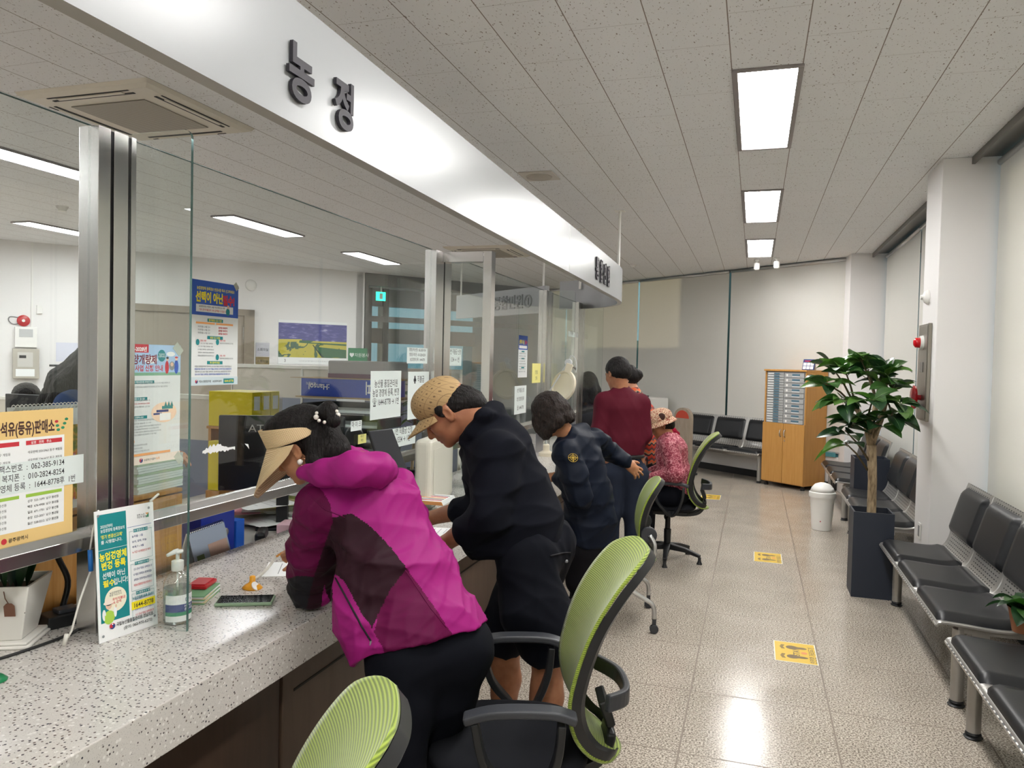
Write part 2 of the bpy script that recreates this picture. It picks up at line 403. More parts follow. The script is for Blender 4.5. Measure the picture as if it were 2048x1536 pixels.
# glazing outside the blinds, and an added sun blocker that shades most of the far blinds
TEALG = glass_mat('teal_tinted_glazing', (.74,.90,.92))
def pane(p, q, z0, z1, name, off):
    p, q = Vector(p), Vector(q); d = (q-p).normalized(); n = Vector((-d.y,d.x)); n = n if n.y > 0 else -n
    p += n*off; q += n*off; b = MB(); b.prism([(a.x,a.y) for a in (p, q, q+n*.012, p+n*.012)], z0, z1); return struct(b.build(name, TEALG))
pane(ew(.05), ew(8.1), .52, HC, 'window_2', .12)
b = MB(); b.box(WX+.2, WX+.212, -4.9, 10.9, .55, HC); struct(b.build('window_3', TEALG))
BLOCKM = mat('sun_blocker_grey', hexc('7d8a90'), .9)
b = MB()
def outw(t, off, z0, z1, th=.3):
    p = Vector(ew(t[0])); q = Vector(ew(t[1])); d = (q-p).normalized(); n = Vector((-d.y,d.x)); n = n if n.y > 0 else -n
    a = [p+n*off, q+n*off, q+n*(off+th), p+n*(off+th)]; b.prism([(k.x,k.y) for k in a], z0, z1)
outw((-3.0, 2.96), 1.1, -.1, 4.5); outw((2.96, 12.0), 1.1, -.1, 2.12)  # added unseen slabs, shaped to leave one sunlit patch on the blinds
struct(b.build('sun_blocker', BLOCKM), 'added grey sun blocker outside the far windows')
sun = bpy.data.lights.new('sun', 'SUN'); sun.energy = 7.0; sun.color = (1,.64,.42); sun.angle = .06
so = bpy.data.objects.new('sun', sun); C.objects.link(so)
_n = Vector((EWD.y*-1, EWD.x)); _n = _n if _n.y < 0 else -_n
so.rotation_euler = Vector((_n.x, _n.y, -.16)).normalized().to_track_quat('-Z', 'Y').to_euler()

# lobby behind the glazed opening
LOB = mat('lobby_grey', hexc('8c8d8b'), .7); LOBB = mat('lobby_beige_band', hexc('8e867b'), .7); FRM = mat('bronze_door_frame', hexc('5b5a57'), .4, .4)
def bwq(s, off): p = bw(s, off); return (p.x, p.y)
b = MB()
def lob(s0, s1, o0, o1, z0, z1, mt): 
    b.m(mt); b.prism([bwq(s0,o0), bwq(s1,o0), bwq(s1,o1), bwq(s0,o1)], z0, z1)
lob(5.0, 10.2, -2.9, -2.7, 2.78, HC, LOB); lob(5.0, 10.2, -2.9, -2.7, 1.98, 2.3, LOBB); lob(5.0,10.2,-2.9,-2.7,0,.15,LOB)
for s in (5.0, 6.55, 6.95, 8.2, 9.4, 10.1): lob(s, s+.14, -2.92, -2.66, 0, HC, FRM)
struct(b.build('wall_lobby'), 'grey lobby wall with teal windows and a beige band')
b = MB(); b.prism([bwq(5,-2.8), bwq(10.2,-2.8), bwq(10.2,-2.812), bwq(5,-2.812)], .1, 2.8); struct(b.build('window_4', TEALG))
slab(bw(5.18,.0), bw(5.18,-2.8), .12, 0, HC, 'wall_lobby', LOB, -1)
slab(bw(9.45,.0), bw(9.45,-2.8), .12, 0, HC, 'wall_lobby', LOB, 1)
slab(ew(6.5,-.1), ew(9.5,-.1), .12, 0, HC, 'wall_lobby', WHITE, 1)
b = MB()
for s, wd in ((5.35,.06),(6.6,.06),(7.9,.06),(9.35,.06)): b.m(FRM).prism([bwq(s,.0), bwq(s+wd,.0), bwq(s+wd,-.06), bwq(s,-.06)], 0, 2.95)
b.prism([bwq(5.35,0), bwq(9.4,0), bwq(9.4,-.06), bwq(5.35,-.06)], 2.3, 2.4); b.prism([bwq(5.35,0), bwq(9.4,0), bwq(9.4,-.06), bwq(5.35,-.06)], 2.93, HC)
struct(b.build('door_1'), 'bronze framed glazed lobby doors')
# exit sign
t = thing('exit_sign', 'small green lit exit sign over the lobby doors', 'sign', bw(5.78,-.3).to_3d()+Vector((0,0,2.78)), math.atan2(BWD.y, BWD.x))
b = MB(); b.box(-.09,.09,-.015,.015,-.08,.08); b.build('lit_panel', mat('exit_green', (.02,.5,.3), .5, emit=(.03,.9,.55), es=1.6), t)
b = MB(); b.m(WHITEP); b.box(-.03,.03,-.018,-.0155,-.05,.05); b.box(-.01,.01,-.02,.0,.08,.37); b.build('pictogram', None, t)
# brown door in the back wall
DFR = mat('taupe_door', hexc('9b9083'), .5)
b = MB(); 
def onw(s0, s1, z0, z1, o0, o1): b.prism([bwq(s0,o0), bwq(s1,o0), bwq(s1,o1), bwq(s0,o1)], z0, z1)
onw(1.5, 3.32, 0, 2.3, .001, .05); o = struct(b.build('door_2', DFR), 'wide taupe panelled door in the office back wall')
b = MB(); onw(1.42, 1.52, 0, 2.38, .002, .09); onw(3.24,3.4,0,2.38,.002,.09); onw(1.42,3.4,2.28,2.38,.002,.09); 
f = b.build('door_frame', mat('taupe_frame', hexc('8f8375'), .5), o)
b = MB(); onw(3.225,3.24,1.9,2.1,.05,.065); b.build('hinge', STEEL, o)

# ------------------------------------------------------------------ ceiling lamps
LAMP = mat('lit_diffuser', (1,1,1), .5, emit=(1,.985,.96), es=LAMP_PUBLIC)
LAMPO = mat('lit_office_diffuser', (1,1,1), .5, emit=(.97,.985,1), es=LAMP_OFFICE)
LFR = mat('lamp_frame_grey', hexc('8c8686'), .5, .1)
def ceiling_lamp(cx, cy, w_, l_, mt, label, grp, rim=.028, drop=.012):
    t = thing('ceiling_light', label, 'ceiling light', (cx, cy, HC), 0, grp)
    b = MB(); x, y = w_/2, l_/2
    for a in ((-x,x,-y,-y+rim),(-x,x,y-rim,y),(-x,-x+rim,-y+rim,y-rim),(x-rim,x,-y+rim,y-rim)): b.box(*a, -drop, -.0005)
    b.build('frame', LFR, t, bevel=.002)
    b = MB(); b.box(-x+rim, x-rim, -y+rim, y-rim, -drop*.6, -.001); b.build('diffuser', mt, t)
for i, y in enumerate((-3.95,-1.25,1.45,4.05,6.83,9.44)):
    ceiling_lamp(.015, y+.76, .345, 1.5, LAMP, ['square-edged bright ceiling light over the hall, out of the picture behind','second bright ceiling light behind the camera','bright ceiling light above the camera',
      'largest of the three bright lights down the hall ceiling','middle of the three bright lights down the hall ceiling','smallest and farthest of the three bright hall ceiling lights'][i], 'bright rectangular lights down the hall ceiling')
k = 0
for x, ys in ((-5.5, (-4.0,-1.3,1.5,4.1,6.93,9.65)), (-8.2, (1.4,4.1,6.8)), (-10.8,(1.4,4.1))):
    for y in ys:
        lab = {(-5.5,4.1):'long office ceiling light cut by the near steel post', (-5.5,6.93):'long office ceiling light beyond the free glass edge', (-5.5,9.65):'short-looking office ceiling light above the wall calendar',
               (-8.2,6.8):'long office ceiling light above the fire alarm boxes'}.get((x,y), 'long office ceiling light outside the view')
        ceiling_lamp(x, y+.68, .3, 1.36, LAMPO, lab, 'long white lights on the office ceiling', .015, .02)

# ------------------------------------------------------------------ air conditioner cassettes
IVORY = mat('ivory_plastic', hexc('d8d2c4'), .5); SLOT = mat('dark_slot', hexc('15120f'), .6)
def grille_mat():
    m = mat('cassette_grille', hexc('a9a396'), .6); nd, L, b = nodes(m); co = coords(m, 'Object'); w_ = tex(m, 'ShaderNodeTexWave', co, Scale=28); w_.bands_direction='Y'
    r = ramp(m, [(.3, hexc('7f7a6f')), (.6, hexc('b5afa2'))]); L.new(w_.outputs[0], r.inputs[0]); L.new(r.outputs[0], b.inputs['Base Color']); return m
GRL = grille_mat()
def cassette(cx, cy, label, s=.95):
    t = thing('air_conditioner', label, 'air conditioner', (cx, cy, HC), 0, 'ceiling cassette air conditioners'); h = s/2
    b = MB(); b.add([(x*h*k,y*h*k,z) for k,z in ((1,-.0005),(.97,-.02),(.9,-.034)) for x,y in ((-1,-1),(1,-1),(1,1),(-1,1))],[(4*a+i,4*a+(i+1)%4,4*a+4+(i+1)%4,4*a+4+i) for a in (0,1) for i in range(4)]+[(8,9,10,11)])
    b.build('panel', IVORY, t)
    b = MB(); b.box(-h*.57,h*.57,-h*.57,h*.57,-.04,-.0355); b.build('grille', GRL, t)
    for a in range(4):
        R = Matrix.Rotation(a*PI/2, 4, 'Z'); b = MB(); b.box(-h*.62,h*.62,h*.76,h*.80,-.037,-.034); b.box(-h*.62,h*.62,h*.86,h*.885,-.036,-.03); b.xf(R); b.build('air_slot', SLOT, t)
        b = MB(); b.box(-h*.5,h*.5,h*.80,h*.855,-.041,-.0345); b.xf(R); b.build('louver', IVORY, t, bevel=.002)
cassette(-3.68, 3.88, 'square ivory ceiling air conditioner above the near glass screen')
cassette(-3.52, 9.9, 'distant ivory ceiling air conditioner above the second glass frame')
def round_cap(name, label, cat, x, y, r, h, mt, extra=None):
    t = thing(name, label, cat, (x, y, HC)); b = MB(); b.lathe([(r,-.0005),(r,-.004),(r*.8,-h*.6),(r*.72,-h*.55),(r*.6,-h),(0.001,-h)], n=28); b.build('cover', mt, t, smooth=True, auto=.6)
    return t
t = thing('ceiling_speaker', 'square white ceiling speaker beside the long sign', 'speaker', (-1.7, 5.97, HC))
b = MB(); b.box(-.14,.14,-.14,.14,-.012,-.0005); b.build('plate', mat('speaker_white', hexc('cfc9c0'), .6), t, bevel=.006)
b = MB(); b.lathe([(.105,-.0125),(.1,-.022),(.07,-.016),(.062,-.026),(.02,-.03),(.001,-.03)], n=28); b.build('grille', mat('speaker_ring', hexc('bdb6ab'), .6), t, smooth=True)
round_cap('smoke_detector', 'round white smoke detector near the far end of the ceiling', 'detector', -1.8, 11.6, .05, .04, WHITEP)
round_cap('smoke_detector', 'round white smoke detector above the near glass panel', 'detector', -4.35, 3.0, .07, .05, WHITEP)
round_cap('smoke_detector', 'round white smoke detector between the office lights', 'detector', -6.9, 6.2, .06, .05, WHITEP)
for i, (x, y) in enumerate(((-.02, 11.25), (.24, 11.1))):
    t = thing('spot_camera', ['round white ceiling camera, closer to the desk side', 'boxy white ceiling camera, closer to the window wall'][i], 'camera', (x, y, HC), 0, 'pair of small white ceiling cameras')
    b = MB(); b.lathe([(.035,-.0005),(.035,-.02),(.012,-.03),(.012,-.05)], n=16); b.build('bracket', WHITEP, t, smooth=True)
    b = MB(); b.lathe([(.034,-.05),(.04,-.06),(.04,-.13),(.03,-.145),(.001,-.147)], n=20); b.build('housing', WHITEP, t, smooth=True, auto=.5)

# ------------------------------------------------------------------ hanging fascia sign
FASC = mat('gloss_white_panel', hexc('9ea0a2'), .26, spec=.45)
FLIP = mat('fascia_return_grey', hexc('a8a59f'), .4)
LET = mat('charcoal_letter', hexc('2b2830'), .5)
t = thing('hanging_sign', 'long white overhead service sign with dark raised letters above the counter', 'sign', (0,0,0))
path = [(-1.165, -2.2), (-1.165, .6), (-1.175, 2.0), (-1.2, 3.6), (-1.215, 5.2), (-1.235, 6.4), (-1.255, 7.3), (-1.30, 7.7), (-1.40, 8.0), (-1.58,8.28), (-1.85,8.5), (-2.15,8.62)]
def dense(p, n=6):
    out = []
    for i in range(len(p)-1):
        a, b_ = Vector(p[i]), Vector(p[i+1]); pa = Vector(p[max(i-1,0)]); pb = Vector(p[min(i+2,len(p)-1)])
        for k in range(n):
            s = k/n; out.append(.5*((2*a) + (b_-pa)*s + (2*pa-5*a+4*b_-pb)*s*s + (3*a-pa-3*b_+pb)*s**3))
    return out+[Vector(p[-1])]
dp = dense(path)
Z0, Z1, TH = 2.26, 2.58, .045
def offp(P, o):
    out = []
    for i, p in enumerate(P):
        d = (P[min(i+1,len(P)-1)] - P[max(i-1,0)]).normalized(); out.append(p + Vector((-d.y, d.x))*o)
    return out
inn = offp(dp, TH)
def ribbon(b, A, B_, za, zb):
    n = len(A); b.add([(p.x,p.y,za) for p in A]+[(p.x,p.y,zb) for p in B_], [(i, i+1, n+i+1, n+i) for i in range(n-1)])
b = MB(); ribbon(b, dp, dp, Z0, Z1); ribbon(b, dp, inn, Z1, Z1); ribbon(b, inn, inn, Z0+.0, Z1); o = b.build('panel', FASC, t, smooth=True, auto=.5)
b = MB(); ribbon(b, dp, inn, Z0, Z0); b.build('underside', FLIP, t)
for y in (5.05, 1.6):
    b = MB(); b.box(-1.2135,-1.2125,y,y+.004,Z0,Z1) ; b.build('panel_joint', mat('joint_grey', hexc('b8b8b6'), .4), t)
def letters(txt, ycen, zc, size, sx=.88):
    v, f = text_mesh(txt, size, bold=.028, extrude=.005, align='CENTER', sx=sx)
    i = min(range(len(dp)), key=lambda k: abs(dp[k].y-ycen)); p = dp[i]; d = (dp[i+1]-dp[i-1]).normalized(); nrm = Vector((d.y, -d.x))
    zs = [q[1] for q in v]; zm = (min(zs)+max(zs))/2
    b = MB(); b.add([(p.x + nrm.x*(c+.0085) + d.x*a, p.y + (d.y)*a + nrm.y*(c+.0085), zc+(bb-zm)) for a, bb, c in v], f)
    return b.build('letter', LET, t)
letters('농', 1.805, 2.392, .155); letters('정', 2.10, 2.386, .15)
y = 6.09
for ch in '통합민원①': letters(ch, y, 2.405, .19, .72); y += .137
for (x, y) in ((-1.31, 7.52), (-1.9, 8.45)):
    b = MB(); b.tube([(x-.0,y,Z1-.1),(x,y,HC)], .014, 10); b.box(x-.05,x+.05,y-.05,y+.05,HC-.006,HC-.0005); b.build('hanging_rod', WHITEP, t, smooth=False)
# second hanging board parallel to the far wall
s0, s1 = Vector((-4.15, 10.35)), Vector((-2.45, 9.0)); dd = (s1-s0); L_ = dd.length; ang = math.atan2(dd.y, dd.x)
t = thing('hanging_board', 'white hanging board with grey window letters inside the office', 'sign', ((s0.x+s1.x)/2, (s0.y+s1.y)/2, 2.25), ang)
b = MB(); b.box(-L_/2, L_/2, 0, .06, 0, .33); b.build('board', FASC, t, bevel=.003)
v, f = text_mesh('통합민원①', .19, bold=.02, extrude=.006, align='CENTER'); b = MB(); b.add([(a+.38, -.008-c, bb+.09) for a, bb, c in v], f); b.build('letter', mat('grey_letter', hexc('5c5f60'), .5), t)
for x in (-1.0, 1.0): b = MB(); b.tube([(x,.03,.33),(x,.03,HC-2.25)], .012, 8); b.build('hanging_rod', WHITEP, t)

# ------------------------------------------------------------------ glass screen on the counter
t = thing('glass_screen', 'tall clear glass counter screen with brushed steel posts and rail', 'screen', (0,0,0))
GX = -1.9; GT = 2.32
GASK = mat('dark_gasket', hexc('2a2a30'), .5)
def post(y0, y1, gaps, z1=GT+.0, x0=GX-.04, x1=GX+.035):
    b = MB(); ys = [y0]+[g for gp in gaps for g in gp]+[y1]
    for a in range(0, len(ys), 2): b.m(STEEL).box(x0, x1, ys[a], ys[a+1], .8005, z1)
    for a, c in gaps: b.m(GASK).box(x0+.006, x1-.006, a, c, .8005, z1-.004)
    b.build('post', None, t, bevel=.0015)
post(1.80, 1.945, [(1.845,1.858),(1.913,1.925)])
post(4.315, 4.56, [(4.435,4.455)])
post(6.905, 7.15, [(6.96,6.975),(7.10,7.115)])
post(8.27, 8.6, [(8.33,8.345),(8.52,8.535)])
post(-.75, -.6, [(-.70,-.69)])
def pane_(y0, y1, z0=1.10, z1=GT):
    b = MB(); b.box(GX-.005, GX+.005, y0, y1, z0, z1); b.build('glass_pane', GLASS, t)
    b = MB(); b.box(GX-.005, GX+.005, y0, y1, z1, z1+.0015); b.build('glass_edge', GLASSE, t)
for a in ((-.6,1.80),(1.945,4.315),(4.56,6.905),(7.15,8.27)): pane_(*a)
for a in ((-.6,1.80),(1.945,4.315),(4.56,6.905),(7.15,8.27)):
    b = MB(); b.prism([(-1.928,1.062),(-1.868,1.062),(-1.868,1.10),(-1.888,1.122),(-1.912,1.122),(-1.928,1.10)], a[0], a[1], 'y'); b.build('rail', STEEL, t, bevel=.002)
def fin(y, xo, th=.010, z0=.801, z1=GT+.005):
    r = .03; x0 = GX+.035
    pts = [(x0,z0),(xo,z0)] + [(xo-r+r*math.cos(a), z1-r+r*math.sin(a)) for a in [k*PI/2/6 for k in range(7)]] + [(x0,z1)]
    b = MB(); b.prism(pts, y-th/2, y+th/2, 'y'); b.build('fin_pane', GLASS, t)
    b = MB(); q = [(xo,z0)]+pts[2:-1]; n = len(q)
    b.add([(a,y-th/2,c) for a,c in q]+[(a,y+th/2,c) for a,c in q], [(i,i+1,n+i+1,n+i) for i in range(n-1)]); b.xf(Matrix.Translation((.0006,0,.0006))); b.build('fin_edge', GLASSE, t)
fin(1.918, -1.632)
fin(7.02, -1.62); fin(8.42, -1.62)
# second frame: steel framed fin
b = MB(); b.box(GX+.035,-1.60,4.42,4.49,2.255,GT); b.box(-1.60,-1.545,4.42,4.49,.8005,GT); b.build('fin_frame', STEEL, t, bevel=.002)
b = MB(); b.box(GX+.035,-1.60,4.45,4.458,.802,2.255); b.build('fin_pane', GLASS, t)

# ------------------------------------------------------------------ counter
t = thing('service_counter', 'long speckled stone service counter with dark brown panelled front', 'counter', (0,0,0))
CX = -1.345
b = MB(); b.prism([(CX,.80),(CX,.67),(CX-.04,.67),(CX-.04,.755),(-2.16,.755),(-2.16,.80)], -1.6, 7.7, 'y'); b.build('countertop', TERR, t, bevel=.003)
b = MB(); b.prism([(CX,7.7),(-1.5,8.15),(-1.85,8.5),(-2.5,8.7),(-2.6,8.1),(-2.16,7.7)], .67, .80); b.build('counter_end', TERR, t, bevel=.003)
b = MB(); b.box(-2.12, CX-.10, -1.58, 7.6, 0, .672); b.build('carcass', DARKW, t)
# front: dark bays with mid-brown drawer panels
for i, (y0, y1, mt) in enumerate(((-1.5,.6,DARKW),(.62,1.50,BROWNW),(1.52,2.1,DARKW),(2.12,2.75,BROWNW),(2.77,3.45,DARKW),(3.47,4.3,BROWNW),(4.32,5.1,DARKW),(5.12,6.0,BROWNW),(6.02,7.5,DARKW))):
    b = MB(); b.box(CX-.10, CX-.08, y0, y1, .08, .665); b.build('front_panel', mt, t, bevel=.002)
    if mt is BROWNW: b = MB(); b.box(CX-.081, CX-.078, y0+.06, y1-.06, .54, .548); b.build('groove', SLOT, t)
# ------------------------------------------------------------------ waiting benches
PAD = mat('black_vinyl', hexc('191a1d'), .38, spec=.45)
def perf():
    m = mat('perforated_silver_steel', hexc('b4b2ae'), .34, .75); nd, L, b = nodes(m); co = coords(m, 'Object'); sp = N(m, 'ShaderNodeSeparateXYZ'); L.new(co, sp.inputs[0])
    s = math_n(m, 'ADD', sp.outputs[0], sp.outputs[2])
    def band(v, per, wd): return math_n(m, 'LESS_THAN', math_n(m, 'ABSOLUTE', math_n(m, 'SUBTRACT', math_n(m, 'MODULO', math_n(m, 'ADD', v, per*50), per), per/2)), wd/2)
    h = math_n(m, 'MULTIPLY', band(sp.outputs[1], .042, .022), band(s, .03, .009))
    lim = math_n(m, 'LESS_THAN', math_n(m, 'ABSOLUTE', sp.outputs[1]), .235)
    h = math_n(m, 'MULTIPLY', h, lim)
    L.new(mixc(m, h, hexc('b4b2ae'), hexc('1c1c1e')), b.inputs['Base Color']); L.new(math_n(m, 'MULTIPLY', math_n(m, 'SUBTRACT', 1, h), .75), b.inputs['Metallic']); return m
PERF = perf(); LEGM = mat('satin_silver_leg', hexc('a7a49f'), .38, .6)
def seat_profile():
    # local x: 0 front edge, grows to the wall; z height
    pts = [(0,.405),(.02,.42),(.12,.415),(.25,.405),(.34,.41),(.40,.44),(.435,.50),(.45,.57),(.475,.66),(.51,.78),(.545,.885)]
    return dense([(a, b_) for a, b_ in pts], 3)
SP = seat_profile()
SP_N = offp(SP, 1.0)
def bench_seat(t, yc, wd=.585):
    h = wd/2-.004; s0 = bpy.data.objects.new('seat', None); C.objects.link(s0)
    b = MB(); th = .006
    A = [(p.x, p.y) for p in SP]; Bq = [(p.x + (q.x-p.x)*th, p.y + (q.y-p.y)*th) for p, q in zip(SP, SP_N)]
    bpy.data.objects.remove(s0)
    n = len(A)
    for ya, yb in ((-h, h),):
        v = [(x,ya,z) for x,z in A] + [(x,yb,z) for x,z in A] + [(x,ya,z) for x,z in Bq] + [(x,yb,z) for x,z in Bq]
        f = [(i,i+1,n+i+1,n+i) for i in range(n-1)] + [(2*n+i,2*n+i+1,3*n+i+1,3*n+i) for i in range(n-1)]
        f += [(i,i+1,2*n+i+1,2*n+i) for i in range(n-1)] + [(n+i,n+i+1,3*n+i+1,3*n+i) for i in range(n-1)] + [(0,n,3*n,2*n),(n-1,2*n-1,4*n-1,3*n-1)]
        b.add(v, f)
    for y in (-h, h): b.tube([(x,y,z) for x,z in A], .008, 6)
    b.tube([(A[0][0],-h,A[0][1]),(A[0][0],h,A[0][1])], .009, 6)
    o = b.build('seat_shell', PERF, t, smooth=True, auto=.7); o.location = (0, yc, 0)
    def pad(i0, i1, th, nm):
        idx = list(range(i0, i1+1)); m_ = len(idx); b = MB(); hh = h-.02
        def fn(u, v):
            k = v*(m_-1); a = idx[min(int(k), m_-1)]; c = idx[min(int(k)+1, m_-1)]; f_ = k-int(k)
            p = SP[a].lerp(SP[c], f_); q = SP_N[a].lerp(SP_N[c], f_); nr = (q-p)
            e = min(1, min(v, 1-v)*7)**.5 * min(1, (1-abs(2*u-1))*8)**.5
            ins = 1-.035*(1-min(1, min(v,1-v)*9))
            return (p.x + nr.x*(.004+th*e), (2*u-1)*hh*ins, p.y + nr.y*(.004+th*e))
        b.grid(fn, 16, 20); 
        o = b.build(nm, PAD, t, smooth=True); o.location = (0, yc, 0)
    pad(2, 15, .038, 'seat_cushion'); pad(20, len(SP)-2, .034, 'back_cushion')
def bench(loc, rz, n, label, wd=.597, grp='three-seat waiting benches', legs=None, front=.0):
    t = thing('waiting_bench', label, 'bench', loc, rz, grp)
    for i in range(n): bench_seat(t, (i+.5)*wd, wd)
    L_ = n*wd
    b = MB(); b.bar([(.20,.04,.365),(.20,L_-.04,.365)], .08, .05); b.build('beam', LEGM, t, bevel=.006)
    for y in (legs or (.06, L_-.06)):
        b = MB(); b.tube([(.11,y,.025),(.11,y,.385)], .03, 18); b.tube([(.42,y,.025),(.42,y,.36)], .024, 14); b.bar([(.10,y,.385),(.42,y,.385)], .05, .03); b.build('leg', LEGM, t, smooth=True, auto=.6)
        b = MB(); b.lathe([(.034,0),(.04,.006),(.028,.014),(.034,.02),(.03,.03)], (.11,y,0), 18); b.lathe([(.03,0),(.03,.02),(.024,.03)], (.42,y,0), 14); b.build('foot', BLACKP, t, smooth=True, auto=.6)
    return t
bench((.89, 4.18, 0), 0, 3, 'black padded perforated-steel bench beside the tall dark planter box')
bench((.88, 2.24, 0), 0, 3, 'black padded steel bench nearest the camera, cut by the picture edge', .57)
b = MB(); b.lathe([(.0,.395),(.035,.395),(.035,.42),(.0,.425)], (1.0,4.06,0), 16); b.box(.985,1.015,3.9,4.2,.36,.40)
bench((.86, 6.63, 0), 0, 3, 'black padded steel bench partly hidden by the alarm pillar', .585)
bench((.87, 8.97, 0), 0, 3, 'far black padded steel bench by the corner pillar, behind the second planter', .597)
fp = ew(.87, .56); bench((fp[0], fp[1], 0), math.atan2(EWD.y, EWD.x)-PI/2, 3, 'black padded bench in front of the far wall blinds beside the cabinet', .615)

# ------------------------------------------------------------------ planters
PLBOX = mat('matt_navy_planter', hexc('222834'), .5); SOIL = mat('potting_soil', hexc('33271d'), .95)
def planter(x, y, s, h, label):
    t = thing('planter_box', label, 'planter', (x, y, 0), 0, 'tall dark planter boxes'); r = s/2
    b = MB()
    for a in ((-r,r,-r,-r+.012),(-r,r,r-.012,r),(-r,-r+.012,-r+.012,r-.012),(r-.012,r,-r+.012,r-.012)): b.box(*a, 0, h)
    b.box(-r+.012,r-.012,-r+.012,r-.012,0,.02); b.build('box', PLBOX, t)
    b = MB(); b.box(-r+.013,r-.013,-r+.013,r-.013,.021,h-.06); b.build('soil', SOIL, t)
planter(.85, 6.15, .27, .62, 'tall dark planter box holding the rubber tree')
planter(1.17, 8.70, .33, .74, 'tall dark empty planter box standing between two benches')
def bark_mat():
    m = mat('pale_bark', hexc('a08a6c'), .8); nd, L, b = nodes(m); co = coords(m, 'Object', (1,1,.25)); n = tex(m, 'ShaderNodeTexNoise', co, Scale=60, Detail=3)
    r = ramp(m, [(.35, hexc('7d6a52')), (.6, hexc('b19c7d'))]); L.new(n.outputs[0], r.inputs[0]); L.new(r.outputs[0], b.inputs['Base Color']); bump(m, n.outputs[0], .3, .004); return m
BARK = bark_mat()
def leaf_mat(name, c):
    m = mat(name, c, .3, spec=.5); nd, L, b = nodes(m)
    out = [x for x in nd if x.type == 'OUTPUT_MATERIAL'][0]; t = nd.new('ShaderNodeBsdfTranslucent'); t.inputs[0].default_value = (c[0]*1.5, c[1]*2.2, c[2], 1)
    mx = nd.new('ShaderNodeMixShader'); mx.inputs[0].default_value = .2; L.new(b.outputs[0], mx.inputs[1]); L.new(t.outputs[0], mx.inputs[2]); L.new(mx.outputs[0], out.inputs[0]); return m
LEAFS = [leaf_mat('deep_green_leaf', hexc('1f3a22')), leaf_mat('mid_green_leaf', hexc('335427')), leaf_mat('fresh_green_leaf', hexc('4d7031')), leaf_mat('leaf_midrib', hexc('7d9a66'))]
def leaf(b, base, direc, length, width, mt, droop=.5, roll=0, rib=True):
    d = Vector(direc).normalized(); side = d.cross(Vector((0,0,1)));
    if side.length < .1: side = Vector((1,0,0))
    side.normalize(); side = Matrix.Rotation(roll, 3, d) @ side; n = side.cross(d)
    base = Vector(base); nu, nv = 4, 7
    def P(u, v):
        ww = width*.5*math.sin(PI*min(1, v**.85))**.8*(1 if v < .97 else .6); cur = -droop*length*v*v
        q = base + d*length*(v - .15*droop*v*v) + Vector((0,0,cur*.5)) + side*(u*ww) + n*(abs(u)*ww*.28)
        return q
    b.m(mt); b.grid(lambda u, v: P(2*u-1, v), nu, nv)
    if rib:
        b.m(LEAFS[3]); b.tube([P(0, v)+n*.0012 for v in (0,.3,.6,.9)], [.0018,.0015,.001,.0004], 4)
def rubber_tree(x, y, z0):
    t = thing('rubber_tree', 'bushy rubber tree with pale trunk and broad dark green leaves', 'plant', (x, y, z0))
    def L(u, v, yy=6.15): p = at(u, v, y=yy); return p - Vector((x, y, z0))
    trunk = [Vector((0,0,-.05)), Vector((0,0,.05)), L(1745,960), L(1743,890)]
    b = MB(); b.tube(trunk, [.034,.032,.031,.034], 14); 
    br = {'a': [L(1743,890), L(1733,850), L(1712,815)], 'b': [L(1744,885,6.2), L(1748,840,6.25), L(1752,800,6.3)], 'c': [L(1743,885), L(1762,835,6.05), L(1772,800,6.0)]}
    for k_, p in br.items(): b.tube(p, [.03,.024,.018], 10)
    b.build('trunk', BARK, t, smooth=True)
    rnd = random.Random(4); twigs = []
    tips = [((1712,815),(1690,740),6.1),((1712,815),(1650,765),6.05),((1712,815),(1680,800),5.95),((1733,850),(1700,850),6.0),((1752,800),(1735,735),6.3),((1752,800),(1720,715),6.25),((1752,800),(1760,760),6.2),
            ((1772,800),(1790,770),6.1),((1772,800),(1800,810),6.0),((1772,800),(1775,740),6.15),((1743,885),(1762,850),5.95),((1740,925),(1690,860),5.98),((1735,940),(1690,885),5.95),((1752,800),(1765,735),6.4),((1772,800),(1785,835),5.95),((1733,850),(1745,800),5.9),((1712,815),(1665,735),6.2)]
    b = MB(); lb = MB()
    for i, (a, c, yy) in enumerate(tips):
        p, q = L(*a), L(c[0], c[1], yy); mid = (p+q)/2 + Vector((0,0,.02)); b.tube([p, mid, q], [.009,.007,.004], 7)
        d0 = (q-p).normalized(); low = a[1] > 870
        n = 5 if low else 10
        for k in range(n):
            an = k*2.4 + rnd.random(); h_ = Vector((math.cos(an), math.sin(an), rnd.uniform(-.25,.65))); d = (h_*1.0 + d0*.35 + Vector((0,0,.1 if not low else -.2))).normalized()
            pos = q - d0*rnd.uniform(0,.05) + Vector((0,0,rnd.uniform(-.02,.02)))
            sz = rnd.uniform(.16,.25); mt = LEAFS[min(2, int(rnd.random()**1.3*3))]
            leaf(lb, pos + d*.02, d, sz, sz*.52, mt, rnd.uniform(.3,1.1), rnd.uniform(-.6,.6))
            b.tube([pos, pos+d*.025], .002, 5)
    b.build('branch', mat('green_brown_twig', hexc('5d5138'), .7), t, smooth=True)
    lb.keep_normals = True; lb.build('leaves', None, t, smooth=True)
rubber_tree(.85, 6.15, .56)
